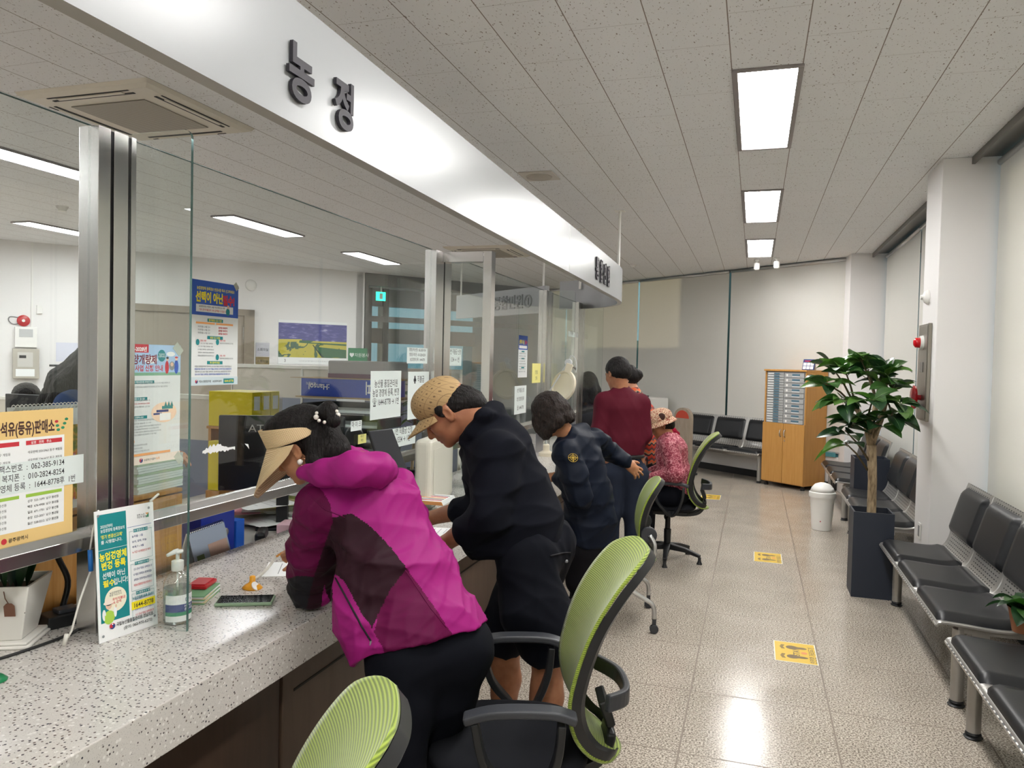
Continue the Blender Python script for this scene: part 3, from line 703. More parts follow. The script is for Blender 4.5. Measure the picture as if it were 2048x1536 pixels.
# small variegated pot plant on the near bench, at the picture edge
t = thing('potted_plant', 'small potted plant with cream-edged leaves standing on the bench', 'plant', (1.19, 4.05, .0))
px = at(2052, 1190, y=4.1); t.location = (px.x, 4.1, .445)
b = MB(); b.lathe([(.05,.0),(.07,.11),(.075,.115),(.066,.11),(.06,.09)], n=20); b.build('pot', mat('terracotta', hexc('8a5a3c'), .7), t, smooth=True, auto=.5)
lb = MB(); rnd = random.Random(2); VG = mat('cream_leaf_edge', hexc('c9bd94'), .4)
for k in range(16):
    an = k*2.4; d = Vector((math.cos(an), math.sin(an), rnd.uniform(.25,1.4))).normalized(); leaf(lb, (0,0,.10), d, rnd.uniform(.14,.24), .09, LEAFS[0 if k%3 else 1], .9, rnd.uniform(-.5,.5), False)
lb.keep_normals = True; lb.build('leaves', None, t, smooth=True)

# ------------------------------------------------------------------ swing bin
t = thing('waste_bin', 'white swing-lid waste bin on the floor near the benches', 'bin', (.70, 8.42, 0)); r = .115
b = MB(); b.lathe([(.088,0),(.095,.004),(.118,.33),(.122,.345)], n=32); b.build('body', WHITEP, t, smooth=True, auto=.6)
b = MB(); b.lathe([(.128,.335),(.13,.345),(.13,.385),(.122,.392),(.119,.392)], n=32); b.build('rim', WHITEP, t, smooth=True, auto=.5)
b = MB(); b.lathe([(.119,.392),(.105,.43),(.075,.465),(.03,.482),(.001,.483)], n=32); b.build('swing_lid', WHITEP, t, smooth=True)
b = MB(); p = Vector((-.0,-.105,.10)); b.lathe([(.006,0),(.006,.003)], (0,0,0), 12, 'y'); b.xf(Matrix.Translation((-.02,-.108,.10))); b.m(MATS.get('red_dot') or mat('red_dot', hexc('b3202c'), .5)); o = b.build('red_mark', mat('red_dot', hexc('b3202c'), .5), t)

# ------------------------------------------------------------------ drawer cabinet
ca, cb = Vector(ew(.17, .50)), Vector(ew(.835, .50)); cdir = (cb-ca).normalized(); W = (cb-ca).length; ang = math.atan2(cdir.y, cdir.x)
t = thing('form_cabinet', 'beech filing cabinet with rows of grey form trays above two doors', 'cabinet', (cb.x, cb.y, 0), ang+PI)
# local: x from 0 to W (picture left to right), y into the wall (+)
D = .47
b = MB(); b.box(0, W, .0, D, .06, 1.60); 
b = MB(); b.box(0,.02,0,D,.06,1.60); b.box(W-.02,W,0,D,.06,1.60); b.box(0.02,W-.02,D-.02,D,.06,1.60); b.box(.02,W-.02,0,D,.06,.09); b.box(.02,W-.02,0,D,.85,.88); b.build('body', BEECH, t)
b = MB(); b.box(-.015, W+.005, -.015, D, 1.6, 1.625); b.build('top_panel', BEECH, t, bevel=.003)
TRAY = mat('tray_grey', hexc('a3a4a4'), .5); TLAB = mat('tray_label_blue', hexc('4f6f80'), .5); TLW = mat('tray_label_white', hexc('d5d8d8'), .5)
b = MB(); b.m(TRAY).box(.025, W-.03, .012, D-.03, .885, 1.595); b.build('tray_housing', TRAY, t)
for half in (0, 1):
    zb = .89+half*.353
    for k in range(10):
        z = zb + k*.0345; b = MB(); b.m(TRAY).box(.035, W*.46, -.002, .012, z, z+.028); b.m(TLW).box(.05, .14, -.0035,-.002, z+.005, z+.022); b.m(TLAB).box(.15,.235,-.0035,-.002,z+.003,z+.025); b.build('tray', None, t)
    for k in range(5):
        z = zb + k*.069; b = MB(); b.m(TRAY).box(W*.49, W-.04, -.002, .012, z, z+.06); b.m(TLAB).box(W*.66, W*.84, -.0035, -.002, z+.022, z+.048); b.m(TLW).box(W*.66, W*.84, -.0035, -.002, z+.01, z+.02); b.m(WHITEP).box(W*.52,W*.56,-.0035,-.002,z+.015,z+.045); b.build('tray', None, t)
for i, (x0, x1) in enumerate(((-.004, W*.5-.003), (W*.5+.003, W+.0))):
    b = MB(); b.box(x0, x1, -.02, -.001, .07, .885); d_ = b.build('door', BEECH, t, bevel=.002)
    hx = W*.5 + (-.035 if i == 0 else .035); b = MB(); b.tube([(hx,-.02,.70),(hx,-.045,.715),(hx,-.05,.75),(hx,-.045,.785),(hx,-.02,.80)], .006, 8); b.build('handle', ALU, d_, smooth=True)
b = MB(); b.lathe([(.008,0),(.008,.004)], (0,0,0), 12, 'y'); b.xf(Matrix.Translation((W*.5+.03,-.025,.65))); b.build('lock', STEEL, t)
for x, y in ((.04,.04),(W-.04,.04),(.04,D-.04),(W-.04,D-.04)): b = MB(); b.lathe([(.03,0),(.03,.03),(.02,.04),(.02,.062)], (x,y,0), 14); b.build('foot', BLACKP, t)
# desk calendar notice on top
NAVY = mat('print_navy', hexc('2d3f7c'), .6); BLUEP = mat('print_blue', hexc('2a57b4'), .6); REDP = mat('print_red', hexc('c8343f'), .6)
t = thing('tabletop_notice', 'small blue notice with six white boxes on top of the cabinet', 'notice', (0,0,0)); 
pc = Vector((cb.x, cb.y)) - cdir*(W*.80); nn = Vector((-cdir.y, cdir.x)); nn = nn if nn.y > 0 else -nn; pc = pc+nn*.2
t.location = (pc.x, pc.y, 1.626); t.rotation_euler = (0,0,ang+PI)
Rn = Matrix.Rotation(-.25, 4, 'X')
b = MB(); b.m(NAVY).box(-.09,.09,-.003,.003,0,.15); b.m(PAPER)
for i in range(3):
    for j in range(2): b.box(-.08+i*.056, -.032+i*.056, -.0045, -.003, .01+j*.05, .052+j*.05)
b.m(REDP).box(-.07,.07,-.0045,-.003,.118,.13); b.xf(Rn); b.build('card', None, t)
b = MB(); b.box(-.08,.08,.0,.003,0,.15); b.xf(Matrix.Translation((0,.075,0)) @ Matrix.Rotation(.25, 4, 'X')); b.build('stand', PAPER, t)

# ------------------------------------------------------------------ floor stickers
YEL = mat('sticker_yellow', hexc('d9b53a'), .45); FOOT = mat('sticker_footprint', hexc('6f5a3c'), .5); STW = mat('sticker_white_border', hexc('dedcd0'), .5)
def floor_sticker(x0, x1, y0, y1, label):
    cx, cy = (x0+x1)/2, (y0+y1)/2; t = thing('floor_sticker', label, 'sticker', (cx, cy, .0), 0, 'yellow keep-distance floor stickers'); a, c = (x1-x0)/2, (y1-y0)/2
    b = MB(); b.m(STW).box(-a, a, -c, c, .0006, .0018); b.m(YEL).box(-a+.006, a-.006, -c+.007, c-.007, .0018, .0022); b.build('sheet', None, t)
    # footprints run along x, toes towards -x
    for s in (-1, 1):
        b = MB(); y = s*c*.45; pts = []
        for k in range(22):
            th = 2*PI*k/22; u = math.cos(th); wdt = .030 + .012*(-u) - .012*math.exp(-((u-.15)/.35)**2); pts.append((a*.08 + u*a*.5, y + math.sin(th)*wdt*(c/.17)))
        b.prism(pts, .0022, .0027)
        for q in range(5): b.box(-a*.72+.0*q+abs(q-2)*.004, -a*.55+abs(q-2)*.004, y+(q-2)*.014-.005, y+(q-2)*.014+.005, .0022, .0027)
        b.build('footprint', FOOT, t)
    b = MB(); text_on(b, FOOT, 'STAY', .05, (a*.20, -.055, .0024), (0,1,0), (-1,0,0), bold=.02); b.build('lettering', None, t); b = MB(); text_on(b, FOOT, '안전한 거리두기', .042, (a*.92, -c+.02, .0024), (0,1,0), (-1,0,0), bold=.02, sx=.9); b.build('lettering', None, t)
    b = MB(); b.m(mat('sticker_orange', hexc('d98a5a'), .5)); b.lathe([(.018,.0022),(.018,.0027)], (a*.42,0,0), 16); b.build('orange_dot', None, t)
floor_sticker(.157, .39, 4.53, 4.86, 'yellow footprint sticker on the floor closest to the benches in front')
floor_sticker(.041, .273, 6.79, 7.145, 'middle yellow footprint sticker on the floor between planter and swivel chair')
floor_sticker(-.60, -.36, 9.75, 10.1, 'small distant yellow footprint sticker behind the seated woman')

# ------------------------------------------------------------------ fire alarm panel on the pillar (faces the hall)
t = thing('fire_alarm_panel', 'tall steel fire alarm panel on the pillar with red lamp and bell', 'alarm panel', (1.2195, 6.40, 1.64))
PB = mat('alarm_box_steel', hexc('8f8a80'), .3, .7); RED = mat('alarm_red', hexc('b01822'), .25); REDL = mat('alarm_red_lens', hexc('c8101c'), .15)
b = MB(); b.box(-.025, 0, -.17, .17, -.36, .36); b.build('box', PB, t, bevel=.004)
b = MB(); b.box(-.028,-.025,-.155,.155,-.345,.345); b.build('cover', PB, t, bevel=.002)
def disc(b, c, r, x0, x1, n=24): b.lathe([(r, -x0), (r*.96, -x1), (.001, -x1)], (0,0,0), n, 'x'); b.xf(Matrix.Scale(-1, 4, (1,0,0))); b.xf(Matrix.Translation(c))
b = MB(); b.lathe([(.055,0),(.05,.02),(.001,.02)], n=24, axis='x'); b.xf(Matrix.Translation((-.028,0,.22)) @ Matrix.Rotation(PI,4,'Z')); bz = b.build('lamp_base', WHITEP, t, smooth=True, auto=.5)
b = MB(); b.lathe([(.04,.02),(.036,.05),(.02,.062),(.001,.065)], n=24, axis='x'); b.xf(Matrix.Translation((-.028,0,.22)) @ Matrix.Rotation(PI,4,'Z')); b.build('red_lens', REDL, t, smooth=True)
b = MB(); b.lathe([(.02,0),(.02,.03),(.085,.035),(.09,.05),(.07,.062),(.001,.066)], n=28, axis='x'); b.xf(Matrix.Translation((-.028,0,-.19)) @ Matrix.Rotation(PI,4,'Z')); b.build('bell', RED, t, smooth=True, auto=.6)
b = MB(); b.box(-.034,-.028,-.05,.05,.0,.075); b.build('call_button', mat('grey_button', hexc('6e6b66'), .4), t, bevel=.002)
t = thing('motion_sensor', 'white dome sensor on the pillar above the alarm panel', 'sensor', (1.2195, 6.40, 2.20))
b = MB(); b.lathe([(.055,0),(.055,.01),(.04,.03),(.018,.04),(.016,.055),(.001,.058)], n=24, axis='x'); b.xf(Matrix.Rotation(PI,4,'Z')); b.build('dome', WHITEP, t, smooth=True, auto=.5)
t = thing('wall_outlet', 'white wall socket low on the alarm pillar', 'socket', (1.2195, 6.38, .45))
b = MB(); b.box(-.01,0,-.04,.04,-.06,.06); b.build('cover', WHITEP, t, bevel=.003); b = MB(); b.box(-.012,-.01,-.022,.022,-.04,.04); b.build('socket_face', GREYP, t)

# ------------------------------------------------------------------ kiosk, wooden sign stand, far white counter
kp = Vector(ew(3.42, .42)); t = thing('ticket_kiosk', 'white boxy issuing machine standing before the far blinds', 'machine', (kp.x, kp.y, 0), ang+PI)
b = MB(); b.box(-.38,.38,-.28,.28,.06,1.10); b.build('body', WHITEP, t, bevel=.015); b = MB(); b.box(-.30,-.05,-.285,-.28,.75,.98); b.build('screen', BLACKP, t); b = MB(); b.box(-.2,.1,-.15,.1,1.1,1.13); b.build('top_tray', DARKP, t, bevel=.005)
b = MB(); b.box(-.36,.36,-.26,.26,0,.06); b.build('plinth', DARKP, t)
sp_ = at(1366, 935, z=0.0); t = thing('sign_stand', 'round-topped wooden notice stand with a red label', 'sign stand', (sp_.x+.05, sp_.y-.75, 0), ang+PI)
WST = wood('grey_oak_laminate', hexc('8e8172'), hexc('a09282'), (4,4,1))
pts = [(-.17,0),(.17,0),(.17,.87)] + [(.17*math.cos(a), .87+.14*math.sin(a)) for a in [k*PI/10 for k in range(1,10)]] + [(-.17,.87)]
b = MB(); b.prism(pts, -.03, .03, 'y'); b.build('board', WST, t, bevel=.003)
pts = [(.135*math.cos(a), .85+.12*math.sin(a)) for a in [k*PI/10 for k in range(0,11)]]
b = MB(); b.prism(pts, -.033, -.030, 'y'); b.build('red_label', mat('label_red', hexc('b8432f'), .6), t)
b = MB(); b.box(-.2,.2,-.12,.12,0,.03); b.build('base', DARKP, t, bevel=.004)
# ------------------------------------------------------------------ printed sheets
INK = mat('print_black', hexc('26282c'), .6); TEALP = mat('print_teal', hexc('0f8287'), .6); YELP = mat('print_yellow', hexc('f2e022'), .6); GRNP = mat('print_green', hexc('2f8a63'), .6)
MAR = mat('print_maroon', hexc('7c2338'), .6); ORP = mat('print_orange', hexc('eda766'), .6); SKYP = mat('print_sky', hexc('a9c8e6'), .6); GOLD = mat('print_gold', hexc('e6c483'), .6); GRYP = mat('print_grey', hexc('84898c'), .6)
LGRY = mat('print_pale_grey', hexc('dfe3e2'), .6); PPAP = mat('a4_paper', hexc('dfe8e6'), .7); CREAM = mat('print_cream', hexc('f2e4d6'), .6); SKIN_P = mat('print_skin', hexc('e3c0a6'), .6); LIME = mat('print_lime', hexc('a8cc4e'), .6)
class Sheet:
    """a flat sheet with printing, laid out in metres from its lower left corner"""
    def __init__(s, w, h, base, th=.0006): s.w, s.h = w, h; s.b = MB(); s.b.m(base).box(0, w, 0, h, -th, 0); s.p = MB(); s.k = 0
    def z(s): s.k += 1; return .00015 + s.k*.00003
    def rect(s, m, x0, x1, y0, y1):
        z = s.z(); s.p.m(m); s.p.quad((x0,y0,z),(x1,y0,z),(x1,y1,z),(x0,y1,z)); return s
    def poly(s, m, pts): z = s.z(); s.p.m(m); s.p.quad(*[(a,b,z) for a,b in pts]); return s
    def disc(s, m, x, y, r, ry=None, n=20, a0=0, a1=2*PI): z = s.z(); s.p.m(m); s.p.quad(*[(x+r*math.cos(a0+(a1-a0)*k/n), y+(ry or r)*math.sin(a0+(a1-a0)*k/n), z) for k in range(n+(0 if a1-a0 > 6 else 1))]); return s
    def text(s, m, t, x, y, size, align='LEFT', bold=.015, sx=1, maxw=None, line=1.0):
        if not t.strip(): return s
        if maxw:
            v, f = text_mesh(t, size, bold=bold, align=align, sx=sx); w_ = max(q[0] for q in v)-min(q[0] for q in v)
            if w_ > maxw: sx *= maxw/w_
        v, f = text_mesh(t, size, bold=bold, align=align, sx=sx, line=line); z = s.z(); s.p.m(m); s.p.add([(x+a, y+b, z) for a, b, c in v], f); return s
    def emblem(s, x, y, r): s.disc(REDP, x, y, r, n=24).disc(NAVY, x, y, r, n=12, a0=-2.6, a1=.54).disc(REDP, x-r*.25, y-r*.05, r*.5).disc(NAVY, x+r*.38, y+r*.1, r*.42).disc(PAPER, x+r*.05, y+r*.62, r*.25); return s
    def put(s, t, M=None):
        s.p.keep_normals = True
        if M: s.b.xf(M); s.p.xf(M)
        s.b.build('sheet', None, t); 
        if s.p.v: s.p.build('printing', None, t)
def on_glass(name, label, cat, y0, y1, z0, z1, base, off=.007, grp=None):
    """sheet on the hall side of the glass; local x = +y world, local y = up, normal = +x"""
    t = thing(name, label, cat, (GX+off, y0, z0), 0, grp); t.rotation_euler = (PI/2, 0, PI/2)
    return t, Sheet(y1-y0, z1-z0, base)
TX = '국립농산물품질관리원 변경사항 신고 안내 직불금 등록정보 경영체'
def lorem(n, k): s_ = (TX*4); return s_[k*5 % 30: k*5 % 30 + n]
# 1 golden kerosene list
t, s = on_glass('fuel_price_poster', 'golden poster listing kerosene sellers, on the glass behind the white number strip', 'poster', 1.37, 1.742, 1.118, 1.485, GOLD)
W_, H_ = s.w, s.h
s.text(mat('print_brown', hexc('4a2f2a'), .6), '석유(등유)판매소', .145, H_-.062, .040, bold=.035, maxw=.165)
for i in range(3): s.disc(GRNP, W_-.035+i*.006, H_-.055+i*.012, .006, .004).disc(REDP if i == 2 else GRNP, W_-.050-i*.003, H_-.06+i*.012, .006, .004)
s.rect(PAPER, .02, W_-.03, .04, H_-.075)
for j in range(2):
    x0 = .03+.0 + j*.16
    s.rect(REDP, x0+.03, x0+.17 if j == 0 else W_-.038, H_-.095, H_-.083); s.text(PAPER, '상호   전화   주소', x0+.045, H_-.0925, .009)
    for k in range(4): s.text(INK, '석유판매 %s 동구 %s' % (['223-5963','224-6637','222-0621','225-7701'][k], '계림동'), x0+.035, H_-.118-k*.022, .0085, bold=.004, maxw=.125)
    s.rect(mat('print_lime2', hexc('9cc24a'), .6), x0+.03, x0+.17 if j == 0 else W_-.038, .128, .137)
    for k in range(5): s.text(INK, '%s  %s  남구 %s' % (['상무','백운','일곡','송암','월산'][k], ['525-1699','676-4900','671-1731','523-2057','528-0212'][k], '봉선동'), x0+.035, .114-k*.0155, .0085, bold=.004, maxw=.125)
s.disc(REDP, W_*.42, .020, .008).text(INK, '광주광역시', W_*.42+.012, .015, .013, bold=.01); s.put(t)
# 2 white number strip
t, s = on_glass('number_strip', 'white paper strip with three telephone numbers taped over the golden poster', 'notice', 1.35, 1.778, 1.262, 1.346, PPAP, .0085)
for i, q in enumerate(('농성1동 팩스번호  :  062-385-9134', '농성1동 복지폰  :  010-2824-8254', '농업경영체 등록  :  1644-8778후  1번')): s.text(INK, q, .412-(.05 if i < 2 else .012), .061-i*.026, .0225, 'RIGHT', bold=.004, sx=.84)
s.put(t)
# 3 soil improvement poster
t, s = on_glass('soil_poster', 'pale blue and white soil improver poster taped on the glass beside the steel post', 'poster', 1.932, 2.178, 1.287, 1.678, LGRY)
W_, H_ = s.w, s.h
s.rect(SKYP, 0, W_, H_-.098, H_).disc(PAPER, .11, H_-.05, .03, .012).disc(PAPER, .2, H_-.03, .02, .008).rect(mat('print_field', hexc('7fae8f'), .6), 0, W_, H_-.102, H_-.092)
s.rect(REDP, 0, .10, H_-.027, H_).text(PAPER, '2026~2028년', .048, H_-.022, .017, 'CENTER', bold=.03, maxw=.088)
s.text(MAR, '토양개량제', .005, H_-.062, .034, bold=.03, maxw=.13).text(REDP, '지원사업 신청 안내', .005, H_-.086, .022, bold=.025, maxw=.158)
s.disc(TEALP, .158, H_-.036, .018, .020).text(PAPER, '지금바로\n신청하세요', .158, H_-.034, .0075, 'CENTER', bold=.01)
s.disc(REDP, .182, H_-.075, .009, .022).disc(SKIN_P, .184, H_-.047, .006).disc(INK, .184, H_-.043, .006, .004).disc(BLUEP, .226, H_-.073, .010, .024).disc(SKIN_P, .226, H_-.046, .006).disc(REDP, .226, H_-.041, .008, .003).disc(GRYP, .205, H_-.07, .013, .015).disc(SKIN_P, .205, H_-.065, .007)
for (yy, wd, tx) in ((H_-.118,.125,'토양개량제 지원사업이란 무엇인가요?'),(H_-.172,.095,'누가 신청할 수 있나요?'),(H_-.232,.095,'어떻게 신청하나요?')):
    s.rect(TEALP, 0, wd, yy-.010, yy).text(PAPER, tx, wd*.52, yy-.0078, .0075, 'CENTER', bold=.02, maxw=wd*.85)
for yy, n, m_, wd in ((.262,46,GRYP,.19),(.250,44,GRYP,.18),(.206,22,GRYP,.10),(.196,20,REDP,.10),(.186,22,GRYP,.10),(.142,24,GRYP,.12),(.132,22,GRYP,.11),(.122,40,GRYP,.15),(.113,38,GRYP,.14),(.104,40,GRYP,.15),(.095,34,GRYP,.13),(.062,30,GRYP,.09),(.052,20,GRYP,.07),(.042,34,GRYP,.10)):
    s.text(m_, lorem(n, int(yy*1000)), .005, yy, .0062, bold=.004, maxw=wd)
s.rect(ORP, 0, .042, .073, .081).rect(ORP, 0, .20, .028, .036).disc(mat('print_peach', hexc('f0d2b8'), .6), .17, .165, .058, .034).rect(TEALP, .16, .21, .176, .186).rect(NAVY, .135, .19, .166, .174).rect(NAVY, .122, .16, .158, .164).rect(PAPER, .15, .20, .138, .162)
for k in range(3): s.poly(TEALP, [(.17+k*.014,.185),(.184+k*.014,.185),(.177+k*.014,.202)])
s.rect(CREAM, 0, W_, 0, .027).emblem(.07, .013, .0075).text(INK, '농림축산식품부', .082, .010, .008, bold=.01).text(ORP, '농협', .135, .010, .009, bold=.02); s.put(t)
# 4 blue notice
t, s = on_glass('blue_notice_poster', 'tall poster with blue heading in yellow and red letters, seen past the free glass edge', 'poster', 2.222, 2.484, 1.538, 1.915, LGRY)
W_, H_ = s.w, s.h
s.rect(BLUEP, 0, W_, H_-.125, H_).text(YELP, '농업경영체 등록정보 변경사항 즉시 신고하세요!', W_*.52, H_-.033, .013, 'CENTER', bold=.02, maxw=W_*.78).text(YELP, '선택이 아닌', .028, H_-.074, .040, bold=.045, maxw=.145).text(REDP, '필수!', W_-.022, H_-.078, .040, 'RIGHT', bold=.05, maxw=.066)
s.rect(PAPER, .03, W_-.03, H_-.113, H_-.086).text(INK, '농업경영정보 변경시 14일 이내 변경신고 의무', .045, H_-.096, .008, maxw=.14).text(REDP, '기본 공익직불금의 10% 감액될 수 있습니다', .045, H_-.108, .009, maxw=.15).disc(TEALP, W_-.06, H_-.105, .011, .014).disc(SKIN_P, W_-.058, H_-.087, .007)
for yy, tx in ((H_-.135,'정기변경 신고 기간'),(H_-.198,'변경 신고 방법'),(.088,'꼭! 알아두세요')): s.rect(TEALP, .09, .175, yy-.012, yy).text(YELP, tx, .1325, yy-.0095, .009, 'CENTER', bold=.02)
s.rect(ORP, .03, .13, H_-.156, H_-.149).rect(ORP, .137, W_-.03, H_-.156, H_-.149)
for k in range(3): s.text(GRYP, '하계작물 6~9월 신고', .04, H_-.169-k*.011, .0075, maxw=.085).text(REDP, '품목별 재배면적', .15, H_-.169-k*.011, .0075, maxw=.07)
for x, y in ((.04,.155),(.145,.158),(.145,.102)): s.disc(TEALP, x, y, .009, .011).text(REDP, '전화, 우편', x+.013, y+.003, .0075).text(GRYP, lorem(16, int(x*90)), x+.013, y-.006, .006, maxw=.075)
for k in range(4): s.text(GRYP, lorem(18, k+3), .04, .138-k*.011, .006, maxw=.085).text(BLUEP if k % 2 else GRYP, lorem(38, k), .025, .066-k*.0095, .0065, maxw=.20)
s.rect(mat('print_ice', hexc('c9d8dd'), .6), 0, W_, 0, .030).emblem(.035, .014, .007).text(INK, '국립농산물품질관리원', .046, .011, .009, maxw=.065).text(INK, '농업경영체 콜센터', .12, .011, .008, maxw=.05).rect(TEALP, .18, .24, .005, .023).text(YELP, '1644-8778', .21, .010, .012, 'CENTER', maxw=.05)
s.put(t)
# plain A4 notes
def note(y0, y1, z0, z1, label, lines, size, base=PPAP, al='CENTER', sx=.8, off=.007):
    t, s = on_glass('paper_notice', label, 'notice', y0, y1, z0, z1, base, off, 'printed paper notices on the glass'); n = len(lines)
    for i, q in enumerate(lines): s.text(INK, q, s.w/2 if al == 'CENTER' else .01, s.h*(1-(i+.72)/(n+.25)), size, al, bold=.006, sx=sx, maxw=s.w*.86)
    s.put(t)
note(3.556, 3.915, 1.327, 1.583, 'white sheet naming the produce quality office, between the two standing customers', ['','농산물 품질관리원','농업 경영체 등록, 변경','☎ 1644-8778 → 1번',''], .045)
note(4.005, 4.30, 1.30, 1.577, 'white sheet mostly hidden behind the beige cap', ['♣ 직불금','신청','☎ 1334'], .045)
note(3.985, 4.270, 1.625, 1.717, 'small white three-line sheet high on the glass left of the second steel post', ['행정동 팩스번호 : 062-385-9134','행정동 복지폰 : 010-2824-8254','농업경영체 등록 : 1644-8778'], .022)
note(4.605, 4.835, 1.612, 1.727, 'small white two-line sheet inside the steel framed panel', ['1번 직불금 신청','1334 → 1번'], .040)
note(3.80, 4.118, 1.156, 1.262, 'white strip low on the glass just under the cap brim', ['1번 직불금 신청','1334 → 1번'], .045)
note(6.06, 6.40, 1.207, 1.445, 'white sheet hanging near the hair of the stooping woman', ['1번 직불금 신청','2번 경영체 등록','☎ 1644-8778'], .040)
note(6.57, 6.85, 1.46, 1.637, 'tall yellow paper on the glass beside the third post', ['','민원실','안내'], .04, mat('yellow_paper', hexc('e9e28c'), .7))
note(7.92, 8.24, 1.93, 1.985, 'small white label high on the glass by the last post', ['주민등록'], .045)
note(3.36, 3.47, 1.285, 1.335, 'small white label reading three letters above the microphone', ['마 이 크'], .032, sx=.9)
note(3.435, 3.52, 1.215, 1.262, 'small yellow sticky note behind the round microphone head', ['사용 전','확인'], .016, mat('sticky_yellow', hexc('e3e08a'), .7))
t, s = on_glass('blue_notice_poster', 'narrow-looking poster with blue heading beyond the steel framed panel', 'poster', 6.14, 6.405, 1.515, 1.872, LGRY)
s.rect(BLUEP, 0, s.w, s.h-.12, s.h).text(YELP, '선택이 아닌', .02, s.h-.07, .04, bold=.045, maxw=.15).text(REDP, '필수!', s.w-.01, s.h-.07, .04, 'RIGHT', bold=.05, maxw=.07).rect(PAPER, .02, s.w-.02, s.h-.11, s.h-.085)
for yy in (s.h-.13, s.h-.19, .09): s.rect(TEALP, .09, .175, yy-.012, yy)
for k in range(8): s.text(GRYP, lorem(20, k), .02, .20-k*.022, .012, maxw=.22)
s.put(t)
# clear tape and sticker residue
TAPE = mat('cloudy_tape', hexc('cfd6c6'), .5, alpha=.55)
for (y, z, r, q) in ((2.165,1.665,.03,.8),(2.172,1.29,.028,.7),(2.47,1.91,.02,.7)):
    t = thing('tape_piece', {2.165:'clear tape on the upper corner of the soil poster',2.172:'clear tape on the lower corner of the soil poster',2.47:'clear tape on the corner of the blue heading poster'}[y], 'tape', (GX+.0085, y, z), 0, 'clear tape pieces'); b = MB(); b.box(-.0002,.0002,-r*.5,r*.5,-r*.7,r*.7); b.xf(Matrix.Rotation(q,4,'X')); b.build('strip', TAPE, t)
rnd = random.Random(9); p0_ = at(405, 905, x=GX+.006); p1_ = at(470, 905, x=GX+.006)
b = MB(); pts = []; nn_ = 26
for k in range(nn_+1): pts.append((p0_.y + (p1_.y-p0_.y)*k/nn_, p0_.z + .022*math.sin(PI*min(1,k/nn_*1.3))*rnd.uniform(.5,1.2) + .004))
for k in range(nn_, -1, -1): pts.append((p0_.y + (p1_.y-p0_.y)*k/nn_, p0_.z - .008*rnd.random()-.003))
b.prism(pts, GX+.0055, GX+.006, 'x'); o = b.build('sticker_residue', PAPER); tag(o, 'torn white sticker remains on the glass beside the dark monitor', 'sticker remains')
p0_ = at(492, 893, x=GX+.006); b = MB(); b.prism([(p0_.y-.008,p0_.z+.012),(p0_.y+.014,p0_.z+.008),(p0_.y+.020,p0_.z-.012),(p0_.y+.010,p0_.z-.002)], GX+.0055, GX+.006, 'x'); o = b.build('sticker_residue', PAPER); tag(o, 'small torn white fleck on the glass in front of the dark monitor', 'sticker remains')

# ------------------------------------------------------------------ teal standing sign with cords
BL = Vector((-1.791, 1.743, .801)); BR = BL+Vector((math.cos(1.417), math.sin(1.417), 0))*.198
TL, TR = at(193, 1027, x=-1.856), at(303, 1000, x=-1.846)
TL = BL + (TL-BL).normalized()*.405; 
ex = (BR-BL); wS = ex.length; ex.normalize(); hS = .384; nn_ = Vector((math.sin(1.417), -math.cos(1.417), 0)); up_ = (Vector((0,0,1))*math.cos(.072)-nn_*math.sin(.072)).normalized(); ez = ex.cross(up_).normalized()
t = thing('farm_notice_board', 'teal and white farm registration board leaning by the steel post on the counter', 'notice board', BL)
M4 = Matrix((ex, up_, ez)).transposed().to_4x4(); t.matrix_world = Matrix.Translation(BL) @ M4
s = Sheet(wS, hS, PAPER, .003); W_, H_ = wS, hS; k_ = W_/.207
FW_ = .098*k_
s.rect(TEALP, .008, .008+FW_, .055, H_-.012)
s.text(PAPER, '2025년부터\n농업경영체 등록정보의', .017, H_-.052, .0115, bold=.01, maxw=.078, line=1.1).text(YELP, "'정기 변경신고제'", .017, H_-.083, .0125, bold=.015, maxw=.07).text(PAPER, '를 시행합니다.', .017, H_-.098, .0115, bold=.01)
s.rect(PAPER, .008, .008+FW_, H_-.1165, H_-.1155)
s.text(YELP, '농업경영체', .008+FW_/2, H_-.146, .0255, 'CENTER', bold=.03, maxw=FW_*.94).text(YELP, '변경 등록', .008+FW_/2, H_-.173, .0255, 'CENTER', bold=.03, maxw=FW_*.84)
s.text(PAPER, '선택이 아닌', .008+FW_/2, H_-.200, .020, 'CENTER', bold=.015, maxw=FW_*.78).text(YELP, '필수', .018, H_-.224, .021, bold=.03).text(PAPER, '입니다!', .052, H_-.224, .021, bold=.015, maxw=.046)
s.disc(mat('print_ivory', hexc('efe9d2'), .6), .060*k_, H_-.268, .036, .036, 28).text(INK, '농업경영정보\n변경 미신고시', .060*k_, H_-.250, .007, 'CENTER', bold=.01).text(REDP, '기본 공익직불금\n10% 감액', .060*k_, H_-.271, .0095, 'CENTER', bold=.02)
fx, fy = .034, .058
s.disc(LIME, fx, fy+.010, .018, .020).disc(PAPER, fx-.016, fy+.020, .006, .016).disc(PAPER, fx+.020, fy+.022, .005, .016).disc(SKIN_P, fx, fy+.045, .010, .012).disc(INK, fx, fy+.051, .011, .007).disc(CREAM, fx, fy+.053, .017, .006).disc(CREAM, fx, fy+.058, .009, .008).disc(SKIN_P, fx+.023, fy+.038, .003, .005).rect(LIME, fx-.014, fx+.014, fy-.003, fy+.018)
rx = .115*k_; rw = W_-rx-.010
